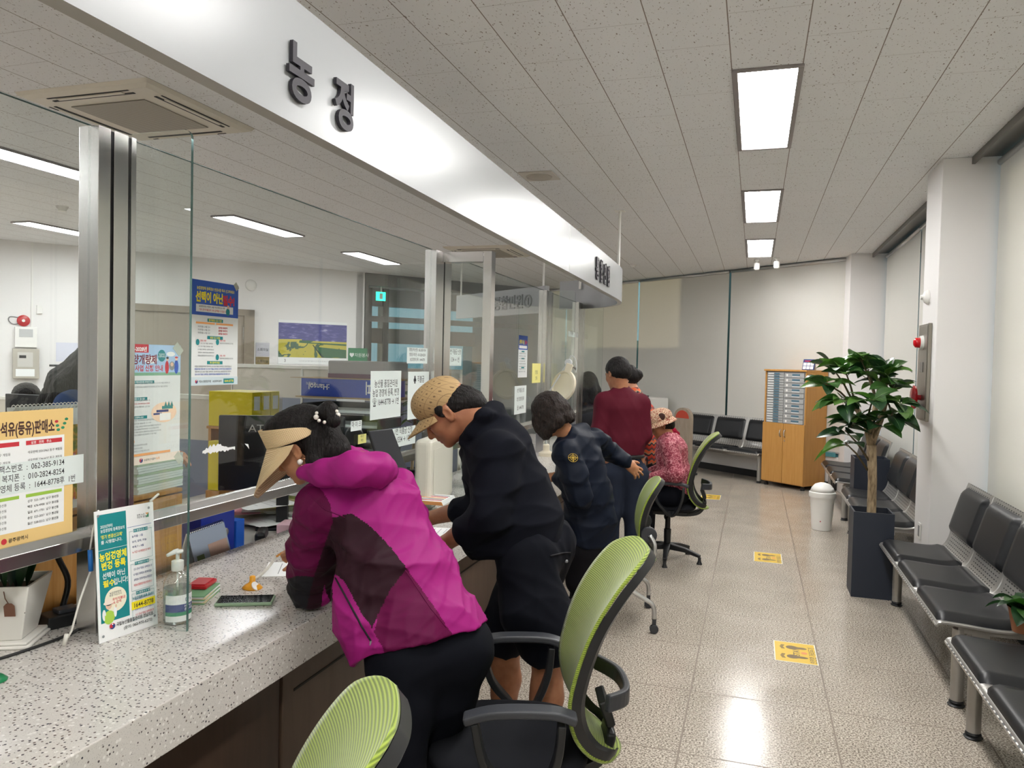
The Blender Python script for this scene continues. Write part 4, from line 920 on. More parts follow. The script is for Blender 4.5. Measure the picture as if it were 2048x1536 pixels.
s.rect(BLUEP, rx-.006, W_-.010, H_-.0655, H_-.0645).poly(ORP, [(W_-.03,H_-.03),(W_-.018,H_-.03),(W_-.018,H_-.042)]).poly(GRNP, [(W_-.03,H_-.044),(W_-.018,H_-.03),(W_-.018,H_-.044)]).text(GRYP, '정책 누리\n국민과 함께', W_-.06, H_-.036, .007)
for i, (tx, ht) in enumerate((('정기 변경신고 기간',.090),('정기 변경신고 대상',.082),('정기 변경신고 방법',.080))):
    yt = H_-.078 - (0,.100,.190)[i]
    for q in ((rx,rx+rw,yt-ht,yt-ht+.0008),(rx,rx+.0008,yt-ht,yt),(rx+rw-.0008,rx+rw,yt-ht,yt),(rx,rx+rw,yt-.0008,yt)): s.rect(TEALP, *q)
    s.rect(TEALP, rx+rw*.18, rx+rw*.82, yt-.005, yt+.005).text(PAPER, tx, rx+rw/2, yt-.003, .0075, 'CENTER', bold=.01)
    for k in range(4): s.text(NAVY if k < 3 else REDP, ['농작물 : 1월','보리, 양파, 마늘','하계 7 ~ 9월','※ 기간 내 변경신고 의무'][k] if i == 0 else lorem(17, k+i*3), rx+.008, yt-.020-k*.016, .0078, bold=.008, maxw=rw*.82)
s.text(TEALP, '농업경영체 등록 콜센터', rx+rw/2, .098, .0105, 'CENTER', bold=.015, maxw=rw*.95).rect(YELP, rx-.002, W_-.008, .068, .092).text(INK, '1644-8778', rx+rw/2, .073, .019, 'CENTER', bold=.015, maxw=rw*.86)
s.emblem(.042, .040, .009).text(INK, '국립농산물품질관리원 전남지원', .055, .036, .0125, bold=.015, maxw=.125).text(INK, '(문의: 062-970-6272)', .078, .019, .0115, bold=.01)
for x, y in ((.012,.018),(W_-.012,.030),(.010,H_-.014),(W_-.018,H_-.016)): s.disc(GRYP, x, y, .004)
s.put(t)
CORD = mat('white_cord', hexc('dcdad2'), .5)
def cordpart(name, pts, r, m_=CORD, par=None): b = MB(); b.tube(pts, r, 8); Mi = par.matrix_world.inverted() if par else Matrix(); b.xf(Mi); return b.build(name, m_, par, smooth=True)
a0 = at(196, 1030, x=-1.845)
cordpart('cord', [at(197,1020,x=-1.852), at(186,1060,x=-1.85), at(180,1100,x=-1.85)], .0028, par=t)
cordpart('cord', [at(182,1140,x=-1.845), at(160,1200,x=-1.84), at(143,1262,x=-1.85), at(130,1285,x=-1.86)], .003, par=t)
cordpart('cord', [at(300,1003,x=-1.85), at(317,988,x=-1.853)], .004, par=t)
cordpart('blue_clip', [at(180,1100,x=-1.848), at(182,1142,x=-1.845)], .007, mat('clip_blue', hexc('1d6fc0'), .35), par=t)
cordpart('cord_end', [at(133,1268,x=-1.855), at(128,1290,x=-1.862)], .0055, par=t)
# ------------------------------------------------------------------ things on the counter
# hand sanitizer
t = thing('hand_sanitizer', 'clear pump bottle of hand sanitizer with blue and green label', 'bottle', (-1.722, 1.978, .8005))
CLEAR = glass_mat('clear_plastic', (.93,.95,.94), .06); GEL = mat('sanitizer_gel', hexc('d4dad8'), .15, trans=.75, ior=1.36)
b = MB(); b.lathe([(.030,0),(.040,.003),(.042,.01),(.042,.115),(.039,.135),(.028,.155),(.017,.163),(.016,.17)], n=28); b.build('bottle', CLEAR, t, smooth=True)
b = MB(); b.lathe([(.036,.002),(.0405,.008),(.0405,.112),(.001,.112)], n=28); b.build('gel', GEL, t, smooth=True, auto=.6)
lb = MB()
def wrap(m_, z0, z1, a0, a1, r=.0428, n=14):
    lb.m(m_); lb.add([(r*math.cos(a0+(a1-a0)*k/n), r*math.sin(a0+(a1-a0)*k/n), z) for z in (z0,z1) for k in range(n+1)], [(k,k+1,n+1+k+1,n+1+k) for k in range(n)])
a0, a1 = -1.75, .55
wrap(PAPER, .012, .095, a0, a1); wrap(NAVY, .042, .066, a0, a1, .0430); wrap(GRNP, .030, .042, a0, a1, .0430); lb.build('label', None, t)
b = MB()
v, f = text_mesh('Dr\'s', .014, bold=.01); b.m(NAVY).add([(.0434*math.cos(-.3+x/.0434), .0434*math.sin(-.3+x/.0434), y+.075) for x,y,z in v], f)
v, f = text_mesh('HAND\n손소독제', .010, bold=.02); b.m(PAPER).add([(.0434*math.cos(-.35+x/.0434), .0434*math.sin(-.35+x/.0434), y+.056) for x,y,z in v], f); b.build('printing', None, t)
b = MB(); b.lathe([(.018,.165),(.0185,.168),(.0185,.195),(.013,.197),(.006,.199),(.0055,.222)], n=24); b.build('cap', WHITEP, t, smooth=True, auto=.5)
b = MB(); b.tube([(0,0,.225),(.0,-.012,.226),(-.0,-.045,.222)], [.009,.008,.005], 10); b.lathe([(.0165,.22),(.016,.228),(.004,.231),(.001,.231)], n=20); b.tube([(0,0,.165),(0,0,.02)], .003, 6); b.build('pump', WHITEP, t, smooth=True)
# phone
t = thing('smartphone', 'smartphone in a pale green case lying face up on the counter', 'phone', (-1.585, 2.185, .8005), math.radians(83))
b = MB(); b.box(-.094,.094,-.046,.046,0,.012); b.build('case', mat('sage_case', hexc('8ba487'), .5), t, bevel=.005, seg=3)
b = MB(); b.box(-.089,.089,-.041,.041,.0115,.0127); b.build('screen', mat('phone_glass', hexc('0a0c0e'), .08), t, bevel=.0005)
pa, pb, pc_ = at(424,1203,z=.806), at(557,1200,z=.806), at(490,1193,z=.806); dd = (pb-pa); t.location = ((pa.x+pb.x)/2, (pa.y+pb.y)/2, .8005); t.rotation_euler = (0,0,math.atan2(dd.y, dd.x))
# chained pen with yellow stand
t = thing('pen_stand', 'orange-yellow pen stand with a coiled white cord on the counter', 'pen stand', (-1.722, 2.36, .8005)); YS = mat('stand_orange', hexc('dd9a22'), .35)
b = MB(); b.lathe([(.031,0),(.033,.004),(.024,.014),(.013,.021),(.0095,.026),(.0095,.045),(.006,.047),(.001,.047)], n=22, sx=1.15); b.build('base', YS, t, smooth=True)
b = MB(); b.lathe([(.017,0),(.017,.003)], n=20); b.xf(Matrix.Translation((.021,-.012,.014)) @ Matrix.Rotation(.9,4,'Y')); b.build('label', WHITEP, t)
pA, pB = Vector((0,.0,.030)), at(553,1113,z=.86)-t.location
def coil(p, q, r, n, th, sag=.0):
    p, q = Vector(p), Vector(q); d = q-p; a = d.orthogonal().normalized(); c = d.normalized().cross(a); out = []
    for k in range(n*8+1): s_ = k/(n*8); an = k*PI/4; out.append(p + d*s_ + (a*math.cos(an)+c*math.sin(an))*r + Vector((0,0,-sag*math.sin(PI*s_))))
    return out
b = MB(); b.tube(coil(pA, pB, .0042, 34, .001, .012), .0019, 5); b.build('coiled_cord', CORD, t, smooth=True)
# paper form the woman writes on
def paper(x, y, z, w_, h_, rz, label, lines=0, mt=None, grp=None, th=.0006, name='paper_sheet'):
    t = thing(name, label, 'paper', (x, y, z), rz, grp); s = Sheet(w_, h_, mt or PAPER, th)
    for k in range(lines): s.rect(GRYP, w_*.12, w_*(.6+.25*((k*7) % 3)/2), h_-.03-k*h_*.8/max(lines,1), h_-.027-k*h_*.8/max(lines,1))
    s.put(t, Matrix.Translation((-w_/2, -h_/2, th))); return t
paper(-1.70, 2.66, .8008, .21, .297, math.radians(-62), 'printed form under the hand of the woman in the magenta jacket', 9)
paper(-1.55, 3.45, .8008, .21, .297, math.radians(-80), 'printed form the capped man is filling in', 8)
paper(-1.50, 3.20, .8016, .21, .297, math.radians(-100), 'white sheet at the counter edge beside the capped man', 3)
paper(-1.58, 5.15, .8008, .21, .297, math.radians(-75), 'printed form in front of the stooping woman', 8)
paper(-1.66, 5.55, .8008, .297, .21, 0, 'pale sheet lying beyond the stooping woman\'s form', 5)
# red pad and leaflet stack
t = thing('stamp_pad', 'red stamp pad lying on leaflets behind the sanitizer', 'stamp pad', (-1.845, 2.24, .8305), .3)
b = MB(); b.box(-.035,.035,-.05,.05,0,.014); b.build('case', mat('pad_red', hexc('c01f2a'), .4), t, bevel=.004); b = MB(); b.box(-.028,.028,-.042,.042,.014,.017); b.build('lid', mat('pad_red', hexc('c01f2a'), .4), t, bevel=.002)
t = thing('leaflet_pile', 'small pile of green and cream leaflets under the red pad', 'leaflets', (-1.835, 2.20, .8005), .35)
for k in range(7): b = MB(); a = .05*math.sin(k*2.1); b.box(-.055,.055,-.08,.08, k*.0042, k*.0042+.0036); b.xf(Matrix.Rotation(a,4,'Z')); b.build('leaflet', [mat('leaf_green', hexc('7fae84'), .7), mat('leaf_cream', hexc('d8c9a4'), .7), PAPER][k%3], t)
# white square pot with tag (behind the glass)
t = thing('white_pot_plant', 'square white flower pot with leather tag and upright dark leaves', 'plant', (-2.055, 1.675, .8005), math.radians(28))
POT = mat('white_ceramic', hexc('e4e2dc'), .25)
def frus(b, a0, a1, z0, z1, ins=0):
    b.add([(x*a0,y*a0,z0) for x,y in ((-1,-1),(1,-1),(1,1),(-1,1))]+[(x*a1,y*a1,z1) for x,y in ((-1,-1),(1,-1),(1,1),(-1,1))], [(3,2,1,0),(0,1,5,4),(1,2,6,5),(2,3,7,6),(3,0,4,7)])
b = MB(); frus(b, .055, .085, .018, .18); frus(b, .050, .078, .022, .18); b.add([(x*q,y*q,.18) for q in (.085,.078) for x,y in ((-1,-1),(1,-1),(1,1),(-1,1))], [(0,1,5,4),(1,2,6,5),(2,3,7,6),(3,0,4,7)]); b.build('pot', POT, t, bevel=.003)
b = MB(); b.box(-.085,.085,-.085,.085,0,.010); b.box(-.078,.078,-.078,.078,.010,.018); b.build('saucer', POT, t, bevel=.004)
b = MB(); b.box(-.07,.07,-.07,.07,.10,.155); b.build('soil', SOIL, t)
lb = MB(); rnd = random.Random(3)
for k in range(9):
    an = k*2.4; r_ = .018+.012*(k%3); d = Vector((math.cos(an)*.22, math.sin(an)*.22, 1)); leaf(lb, (math.cos(an)*r_, math.sin(an)*r_, .15), d, rnd.uniform(.18,.30), .045, LEAFS[0], .08, rnd.uniform(-1,1), False)
lb.keep_normals = True; lb.build('leaves', None, t, smooth=True)
TAGM = mat('leather_tag', hexc('6d4a38'), .6)
b = MB(); b.prism([(-.014,-.02),(.014,-.02),(.014,.012),(.007,.02),(-.007,.02),(-.014,.012)], -.001, .001, 'y'); b.xf(Matrix.Translation((.035,-.0825,.115)) @ Matrix.Rotation(.19,4,'X')); b.build('leather_tag', TAGM, t)
b = MB(); b.tube([(.033,-.083,.132),(.026,-.088,.150),(.020,-.082,.168)], .0015, 6); b.build('tag_cord', TAGM, t)
# black adapter and cables
t = thing('power_adapter', 'black power adapter block with a thick cable behind the near steel post', 'adapter', (-2.03, 1.845, .8005), math.radians(70))
b = MB(); b.box(-.065,.065,-.04,.04,0,.038); b.build('block', BLACKP, t, bevel=.004)
b = MB(); b.box(-.03,.03,-.025,.025,.038,.05); b.build('lid', DARKP, t, bevel=.003)
def wire(name, label, pts, r, m_): b = MB(); P = [Vector(p) for p in pts]; Q = []; 
def smooth_path(pts, n=5):
    P = [Vector(p) for p in pts]; out = []
    for i in range(len(P)-1):
        a, b_, pa, pb = P[i], P[i+1], P[max(i-1,0)], P[min(i+2,len(P)-1)]
        for k in range(n): s = k/n; out.append(.5*((2*a)+(b_-pa)*s+(2*pa-5*a+4*b_-pb)*s*s+(3*a-pa-3*b_+pb)*s**3))
    return out+[P[-1]]
def cable(name, label, pts, r, m_, cat='cable'):
    b = MB(); b.tube(smooth_path(pts), r, 8); o = b.build(name, m_, smooth=True); return tag(o, label, cat)
cable('power_cable', 'black cable looping on the counter in front of the white pot', [(-1.965,1.84,.815),(-1.935,1.80,.806),(-1.925,1.72,.8055),(-1.935,1.60,.8055),(-1.955,1.50,.8055),(-1.98,1.35,.8055)], .0045, BLACKP)
cable('power_cable', 'thick black cable rising behind the near steel post', [(-2.06,1.86,.84),(-2.06,1.88,.92),(-2.08,1.86,1.0),(-2.09,1.83,1.10),(-2.10,1.82,1.20)], .009, BLACKP)
# green pen stand at the picture edge
t = thing('green_pen_stand', 'green pen stand with a coiled cord at the counter edge of the picture', 'pen stand', (-1.835, 1.455, .8005)); GS = mat('stand_green', hexc('0f7a4a'), .35)
b = MB(); b.lathe([(.028,0),(.029,.004),(.018,.014),(.010,.019),(.009,.036),(.001,.038)], n=22, sx=1.1); b.build('base', GS, t, smooth=True)
b = MB(); b.tube([(0,0,.04),(-.012,-.01,.10),(-.022,-.018,.15)], .0045, 8); b.build('pen', WHITEP, t, smooth=True); b = MB(); b.tube([(-.017,-.014,.125),(-.022,-.018,.15)], .0055, 8); b.build('pen_cap', GS, t, smooth=True)
b = MB(); b.tube(coil((.01,.0,.02),(-.04,.03,.13),.004,16,.001), .0012, 5); b.build('coiled_cord', CORD, t, smooth=True)
# pen in hand is built with the person
# cream box, brochure rack, dark tilted panel, microphone, green books, magnifier
CRM = mat('cream_plastic', hexc('d5d3c6'), .35)
t = thing('cream_device', 'tall rounded cream device case standing on the counter behind the capped man', 'device', (-1.79, 4.16, .8005), math.radians(8))
b = MB(); b.box(-.05,.05,-.24,.29,.0,.40); b.build('case', CRM, t, bevel=.03, seg=4); b = MB(); b.box(.051,.053,-.19,.24,.05,.34); b.build('face_plate', CRM, t, bevel=.001)
t = thing('brochure_tray', 'clear tray holding printed yellow-edged brochures on the counter', 'brochures', (-1.69, 3.92, .8005), math.radians(4))
b = MB(); b.box(-.11,.11,-.10,.10,0,.004); b.box(-.11,-.105,-.10,.10,.004,.06); b.box(.105,.11,-.10,.10,.004,.06); b.build('tray', CLEAR, t)
for k in range(5): 
    b = MB(); b.m(PAPER).box(-.105+k*.002,.10-k*.002,-.11,.11,.062+k*.004,.065+k*.004); b.m(ORP).box(-.105+k*.002,.10-k*.002,-.113,-.11,.062+k*.004,.065+k*.004); b.build('brochure', None, t)
b = MB(); b.m(REDP)
for k in range(5): b.m([REDP,GRYP,ORP][k%3]).box(-.08,.08,-.08+k*.035,-.065+k*.035,.0815,.0822)
b.build('printing', None, t)
t = thing('tilted_monitor', 'dark grey back of a slim monitor leaning toward the glass', 'monitor', (-1.80, 3.62, .8005))
pts = [at(738,862,x=-1.80), at(785,857,x=-1.79), at(838,1000,x=-1.76), at(790,1020,x=-1.77)]
b = MB(); n_ = Vector((1,.05,.1)).normalized()*.012; off_ = t.location
b.add([p-off_ for p in pts]+[p-off_-n_ for p in pts], [(0,1,2,3),(7,6,5,4),(0,4,5,1),(1,5,6,2),(2,6,7,3),(3,7,4,0)]); b.build('back_panel', DARKP, t, bevel=.004)
e_ = [at(736,862,x=-1.805)-off_, at(788,1022,x=-1.775)-off_]; b = MB(); b.tube(e_, .006, 6); b.build('bezel', BLACKP, t)
b = MB(); b.box(-.06,.06,-.08,.10,0,.012); b.box(-.01,.012,-.01,.02,.01,.14); b.build('stand', BLACKP, t, bevel=.003)
def mic(x, y, z, r, label, base=.8):
    t = thing('desk_microphone', label, 'microphone', (x, y, base), 0, 'black desk microphones')
    b = MB(); b.lathe([(r*.9,-.02),(r,-.014),(r,.014),(r*.9,.02),(.001,.02)], n=24, axis='y'); b.xf(Matrix.Translation((0,0,z-base)) @ Matrix.Rotation(.5,4,'Z')); b.build('head', BLACKP, t, smooth=True, auto=.5)
    b = MB(); b.tube([(0,0,0),(0,0,z-base-r)], .006, 8); b.lathe([(.05,.0005),(.05,.01),(.02,.016)], n=20); b.build('stand', BLACKP, t, smooth=True, auto=.5)
mic(-1.955, 3.506, 1.25, .047, 'round black microphone head beside the tilted monitor')
mic(-1.955, 5.35, 1.205, .042, 'round black microphone head before the stooping woman')
def boxthing(name, label, cat, c, sz, mt, rz=0, grp=None, part='body', bev=.003, extra=None):
    t = thing(name, label, cat, (c[0], c[1], c[2]), rz, grp); b = MB(); b.box(-sz[0]/2,sz[0]/2,-sz[1]/2,sz[1]/2,0,sz[2]); b.build(part, mt, t, bevel=bev); return t
t = thing('green_leaflet_stand', 'green folded leaflet standing on the counter beside the second post', 'leaflet', (-1.72, 4.86, .8005))
b = MB(); b.prism([(-.09,0),(-.085,0),(0.0,.60),(-.006,.60)], -.12, .12, 'y'); b.build('front_leaf', mat('folder_green', hexc('2c7a44'), .5), t)
b = MB(); b.prism([(.09,0),(.085,0),(0.0,.60),(.006,.60)], -.12, .12, 'y'); b.build('back_leaf', PPAP, t)
t = thing('curled_notice', 'white curled notice with a purple band on a small clear stand', 'notice', (-1.62, 5.18, .8005))
b = MB(); b.m(PAPER).grid(lambda u,v: (-.02+.10*math.sin(v*1.3), -.12+.24*u, .12+.22*v-.06*v*v), 6, 8); b.m(mat('print_purple', hexc('4b46a8'), .6)).grid(lambda u,v: (.0785+.002, -.12+.24*u, .125+.035*v-.0), 4, 2); b.build('sheet', None, t, solid=.001)
b = MB(); b.box(-.04,.08,-.1,.1,0,.006); b.box(-.01,0,-.1,.1,.006,.13); b.build('stand', CLEAR, t)
t = thing('digital_display', 'small bright green rimmed display on the counter by the stooping woman', 'display', (-1.56, 5.30, .8005), .3); GRF = mat('bright_green', hexc('3fae2f'), .4)
b = MB(); 
for a in ((-.09,.09,.0,.02),(-.09,.09,.10,.12)): b.box(a[0],a[1],-.01,.01,a[2],a[3])
b.box(-.09,-.07,-.01,.01,.02,.10); b.box(.07,.09,-.01,.01,.02,.10); b.build('rim', GRF, t, bevel=.003); b = MB(); b.box(-.07,.07,-.002,.004,.02,.10); b.build('screen', BLACKP, t)
boxthing('tape_roll_dispenser', 'cream tape dispenser on the counter beyond the stooping woman', 'tape dispenser', (-1.74, 6.0, .8005), (.10,.16,.09), CRM, .2, bev=.02)
boxthing('pen_cup', 'dark cup of pens on the counter beyond the capped man', 'pen cup', (-1.80, 5.75, .8005), (.08,.08,.10), BLACKP)
k = 0
for (dx, dy, c_, L_) in ((.01,.01,REDP,.2),(-.015,.0,ORP,.18),(.0,-.02,BLUEP,.19),(.02,-.01,TEALP,.17)):
    b = MB(); b.tube([(-1.80+dx,5.75+dy,.87),(-1.80+dx*2.4,5.75+dy*2.4,.80+L_)], .006, 6); o = b.build('pen', c_, smooth=True); tag(o, ['red pen in the dark cup','orange pen in the dark cup','blue pen in the dark cup','teal pen in the dark cup'][k], 'pen', 'pens in the dark cup'); k += 1
# magnifier lamp
t = thing('magnifier_lamp', 'cream round magnifier lamp on a jointed arm above the counter', 'lamp', (-1.78, 6.7, .8005))
def LP(u, v, y=6.7): return at(u, v, y=y) - Vector((-1.78,6.7,.8005))
MC = mat('lamp_cream', hexc('ddd5bf'), .4); MS = mat('lamp_arm_white', hexc('cfd3d6'), .4)
b = MB(); b.lathe([(.07,0),(.07,.03),(.03,.05),(.03,.10),(.018,.11)], n=20); b.build('base', MC, t, smooth=True, auto=.5)
b = MB(); el = LP(1088, 800); top = LP(1137, 725, 6.75); 
for o_ in (-.012,.012): b.tube([Vector((0,o_,.10)), el+Vector((0,o_,0))], .007, 8); b.tube([el+Vector((0,o_,.0)), top+Vector((0,o_,0))], .007, 8)
b.build('arm', MS, t, smooth=True)
for p in (el, top): b = MB(); b.lathe([(.03,-.02),(.032,-.018),(.032,.018),(.03,.02)], n=18, axis='y', c=(p.x,p.y,p.z)); b.build('joint', MS, t, smooth=True, auto=.5)
b = MB(); b.tube(smooth_path([top, top+Vector((.02,0,.06)), top+Vector((.06,0,.04)), top+Vector((.075,0,-.03)), top+Vector((.07,0,-.09))]), .004, 6); b.build('cord', MS, t, smooth=True)
hc = LP(1127, 772, 6.68); R = (Matrix.Rotation(-.55,4,'Z') @ Matrix.Rotation(PI/2-.25,4,'X'))
b = MB(); b.lathe([(.001,-.02),(.12,-.02),(.142,-.012),(.146,0),(.142,.015),(.12,.022),(.115,.012),(.001,.012)], n=36); b.xf(Matrix.Translation(hc) @ R); b.build('lamp_head', MC, t, smooth=True, auto=.6)
b = MB(); b.bar([hc+Vector((.03,0,.12)), hc+Vector((.055,0,.20))], .06, .025, up=(0,1,0)); b.build('head_bracket', MC, t, bevel=.005)
b = MB(); b.tube([hc+Vector((.055,0,.19)), top+Vector((.07,0,-.06)), top], .010, 8); b.build('neck', STEEL, t, smooth=True)
# desk things seen through the gap under the rail
DESKT = mat('desk_grey_top', hexc('b5b3ae'), .5)
for (x0,x1,y0,y1,l_) in ((-2.85,-2.18,1.2,3.08,'narrow pale office desk behind the near glass'),(-3.4,-2.18,3.1,4.16,'pale office desk carrying the dark monitor and yellow binders'),(-3.4,-2.18,4.31,5.5,'pale office desk behind the second glass bay')):
    t = thing('office_desk', l_, 'desk', ((x0+x1)/2, (y0+y1)/2, 0)); hx, hy = (x1-x0)/2, (y1-y0)/2
    b = MB(); b.box(-hx,hx,-hy,hy,.715,.74); b.build('desktop', DESKT, t, bevel=.003); b = MB(); b.box(-hx,-hx+.03,-hy,hy,0,.715); b.build('side_panel', DESKT, t); b = MB(); b.box(hx-.03,hx,-hy,hy,0,.715); b.build('side_panel', DESKT, t)
# pine shelf box
t = thing('pine_shelf_box', 'warm pine box shelf standing behind the glass by the near post', 'shelf', (-2.42, 1.95, .7405))
b = MB(); b.box(-.22,.22,-.62,.60,0,.345); b.box(-.22,.22,-.62,.60,.352,.367); b.build('box', PINE, t, bevel=.002)
t = thing('leaflet_pile', 'thick stack of pale leaflets on the pine box', 'leaflets', (-2.33, 2.46, 1.108), .06)
for k in range(14): b = MB(); b.box(-.10,.10,-.13,.13,k*.0098,k*.0098+.0085); b.xf(Matrix.Rotation(.02*math.sin(k*1.7),4,'Z')); b.build('leaflet', [PPAP, mat('leaf_pale_green', hexc('b5c9b0'), .7)][k%4==3], t)
# spiral calendar on the pine box / autumn trees
t = thing('spiral_calendar', 'white spiral desk calendar with autumn trees behind the golden poster', 'calendar', (-2.23, 2.0, 1.1085))
def autumn():
    m = mat('autumn_picture', hexc('b5873f'), .6); nd, L, b = nodes(m); n = tex(m, 'ShaderNodeTexNoise', coords(m, 'Object'), Scale=28, Detail=4)
    r = ramp(m, [(.3, hexc('5c7a3a')), (.45, hexc('8a8f3c')), (.55, hexc('d8a24a')), (.62, hexc('d86f52')), (.72, hexc('b8c4d8'))]); L.new(n.outputs[0], r.inputs[0]); L.new(r.outputs[0], b.inputs['Base Color'])
    return m
b = MB(); b.m(PAPER).box(-.003,.0,-.19,.175,.0,.36); b.build('card', PAPER, t); b = MB(); b.box(.0,.001,-.17,.16,.03,.29); b.build('picture', autumn(), t)
b = MB()
for k in range(24): b.tube([(.004*math.cos(a)*2.2, -.17+k*.0145, .358+.009*math.sin(a)) for a in [j*PI/4 for j in range(9)]], .0016, 4)
b.build('spiral', WHITEP, t)
# desk calendar with building, blue dispenser, papers
t = thing('desk_calendar', 'tent desk calendar with a building photo just behind the counter', 'calendar', (-2.232, 2.73, .7405), math.radians(6))
b = MB(); Rr = Matrix.Rotation(.28, 4, 'Y')
b.m(mat('calendar_dusk', hexc('8b94a6'), .6)).box(-.002,.002,-.13,.13,0,.17); b.m(mat('calendar_building', hexc('a8897c'), .6)).box(.002,.0025,-.02,.12,.03,.10); b.m(mat('calendar_tree', hexc('4a5a35'), .6)).box(.002,.0026,-.11,-.06,.02,.07); b.xf(Matrix.Translation((.05,0,0)) @ Matrix.Rotation(-.28,4,'Y')); b.build('front_page', None, t)
b = MB(); b.box(-.002,.002,-.13,.13,0,.17); b.xf(Matrix.Translation((-.05,0,0)) @ Rr); b.build('back_page', PAPER, t)
b = MB()
for k in range(20): b.tube([(.006*math.cos(a), -.12+k*.0127, .165+.009*math.sin(a)) for a in [j*PI/4 for j in range(9)]], .0015, 4)
b.build('spiral', BLACKP, t)
BLU = mat('binder_blue', hexc('1b2f8c'), .3)
t = boxthing('blue_file_box', 'glossy dark blue file box standing behind the counter', 'file box', (-2.36, 2.87, .7405), (.16,.235,.205), BLU, .03); b = MB(); b.lathe([(.02,0),(.02,.004),(.012,.005)], n=20, axis='x'); b.xf(Matrix.Translation((.08,.05,.10))); b.build('finger_ring', ALU, t, smooth=True)
t = boxthing('blue_file_box', 'bright blue small box behind the glossy blue file box', 'file box', (-2.36, 3.05, .7405), (.12,.07,.13), mat('box_blue', hexc('2058b8'), .35), .1)
rnd = random.Random(11)
for k in range(16):
    x, y = rnd.uniform(-2.72,-2.36), rnd.uniform(3.25,4.0) if k > 5 else rnd.uniform(2.6,2.75)+.9*(k%2); zc = .7412+k*.009
    mt = [PAPER, PAPER, mat('pink_paper', hexc('d69aa6'), .7), PAPER, mat('lime_paper', hexc('cfd98a'), .7), mat('manila', hexc('cdbf8a'), .7)][k % 6]
    paper(x, y, zc, .21, .297, rnd.uniform(-.9,.9), 'loose paper in the heap on the desk behind the glass', 4 if k % 2 else 0, mt, 'loose papers heaped on the desk')
t = boxthing('card_packet', 'pink memo pack on the desk edge by the counter', 'memo pack', (-2.27, 3.42, .7405), (.10,.14,.05), mat('pink_pack', hexc('d9b3bd'), .6), .3)
t = boxthing('stapler', 'black stapler on the desk edge beside the pink pack', 'stapler', (-2.30, 3.22, .7405), (.05,.16,.05), BLACKP, .5, bev=.015)
t = thing('desk_tray', 'black mesh tray tilted on the papers near the dark monitor', 'tray', (-2.62, 3.12, .7405), .2); b = MB(); b.box(-.12,.12,-.16,.16,0,.01); b.box(-.12,-.11,-.16,.16,.01,.10); b.xf(Matrix.Rotation(-.35,4,'X')); b.xf(Matrix.Translation((0,0,.06))); b.build('tray', BLACKP, t)
# dark monitor
t = thing('desk_monitor', 'large black monitor back lettered in silver behind the glass', 'monitor', (-2.50, 3.62, .7405), math.radians(-14))
pa, pb = at(440,842,y=3.35), at(690,815,y=3.62); mw = (pb-pa).length
b = MB(); b.box(-mw/2,mw/2,-.02,.015,.20,.595); b.build('back_shell', mat('monitor_black', hexc('14171d'), .25), t, bevel=.006)
t.location = ((pa.x+pb.x)/2, (pa.y+pb.y)/2, .7405); t.rotation_euler = (0,0,math.atan2(pb.y-pa.y, pb.x-pa.x))
b = MB(); text_on(b, ALU, 'ATEC', .055, (-mw/2+.15,-.0215,.51), (1,0,0), (0,0,1), bold=.0, sx=1.15); b.build('lettering', None, t)
b = MB(); b.box(-.03,.03,-.0,.04,.0,.30); b.box(-.12,.12,-.08,.10,0,.015); b.build('stand', BLACKP, t, bevel=.003)
# yellow binders on a wooden rack
YB = mat('binder_yellow', hexc('dcc916'), .45)
t = thing('binder_rack', 'orange wood rack carrying the yellow binders', 'rack', (-2.90, 3.87, .7405)); b = MB(); b.box(-.16,.16,-.13,.15,.475,.49); b.box(-.155,-.135,-.12,.14,0,.475); b.box(.135,.155,-.12,.14,0,.475); b.build('shelf', PINE, t)
for i, y0 in enumerate((3.745, 3.835, 3.925)):
    t = thing('lever_binder', ['yellow binder seen broadside on the wooden rack','middle yellow binder of the three on the rack, with a white spine label','yellow binder at the end of the rack next to the hair bun'][i], 'binder', (-2.90, y0+.042, 1.2315), 0, 'yellow lever binders on the rack')
    b = MB(); b.box(-.15,.15,-.042,.042,0,.205); b.build('cover', YB, t, bevel=.003)
    b = MB(); b.box(.150,.1515,-.025,.028,.10,.18); b.build('spine_label', PAPER, t); b = MB(); b.lathe([(.012,0),(.012,.002)], n=16, axis='x'); b.xf(Matrix.Translation((.150,0,.035))); b.build('finger_hole', BLACKP, t)
t = thing('lever_binder', 'lower yellow binder half hidden behind the dark monitor', 'binder', (-2.94, 3.64, .88), 0, 'yellow lever binders on the rack'); b = MB(); b.box(0,.07,-.03,.03,0,.28); b.build('cover', YB, t, bevel=.003); b = MB(); b.box(-.01,.08,-.035,.035,-.1395,-.001); b.build('foot_block', PINE, t)
# partitions
PBE = mat('partition_beige', hexc('b9b2a5'), .8); PBL = mat('partition_slate', hexc('6c7284'), .8); PRL = mat('partition_rail', hexc('cfccc4'), .4)
def partition(p, q, h, hb, label):
    p, q = Vector(p), Vector(q); c = (p+q)/2; L_ = (q-p).length; t = thing('desk_partition', label, 'partition', (c.x, c.y, 0), math.atan2((q-p).y,(q-p).x), 'office desk partitions')
    b = MB(); b.box(-L_/2,L_/2,-.02,.02,.05,hb); b.build('lower_panel', PBL, t); b = MB(); b.box(-L_/2,L_/2,-.02,.02,hb,h-.03); b.build('upper_panel', PBE, t)
    b = MB(); b.box(-L_/2-.01,L_/2+.01,-.027,.027,h-.03,h); b.box(-L_/2-.01,-L_/2,-.027,.027,0,h-.03); b.box(L_/2,L_/2+.01,-.027,.027,0,h-.03); b.build('rail', PRL, t, bevel=.003)
partition((-4.2,4.25),(-2.9,4.22), 1.38, 1.08, 'lower grey and beige partition behind the yellow binders')
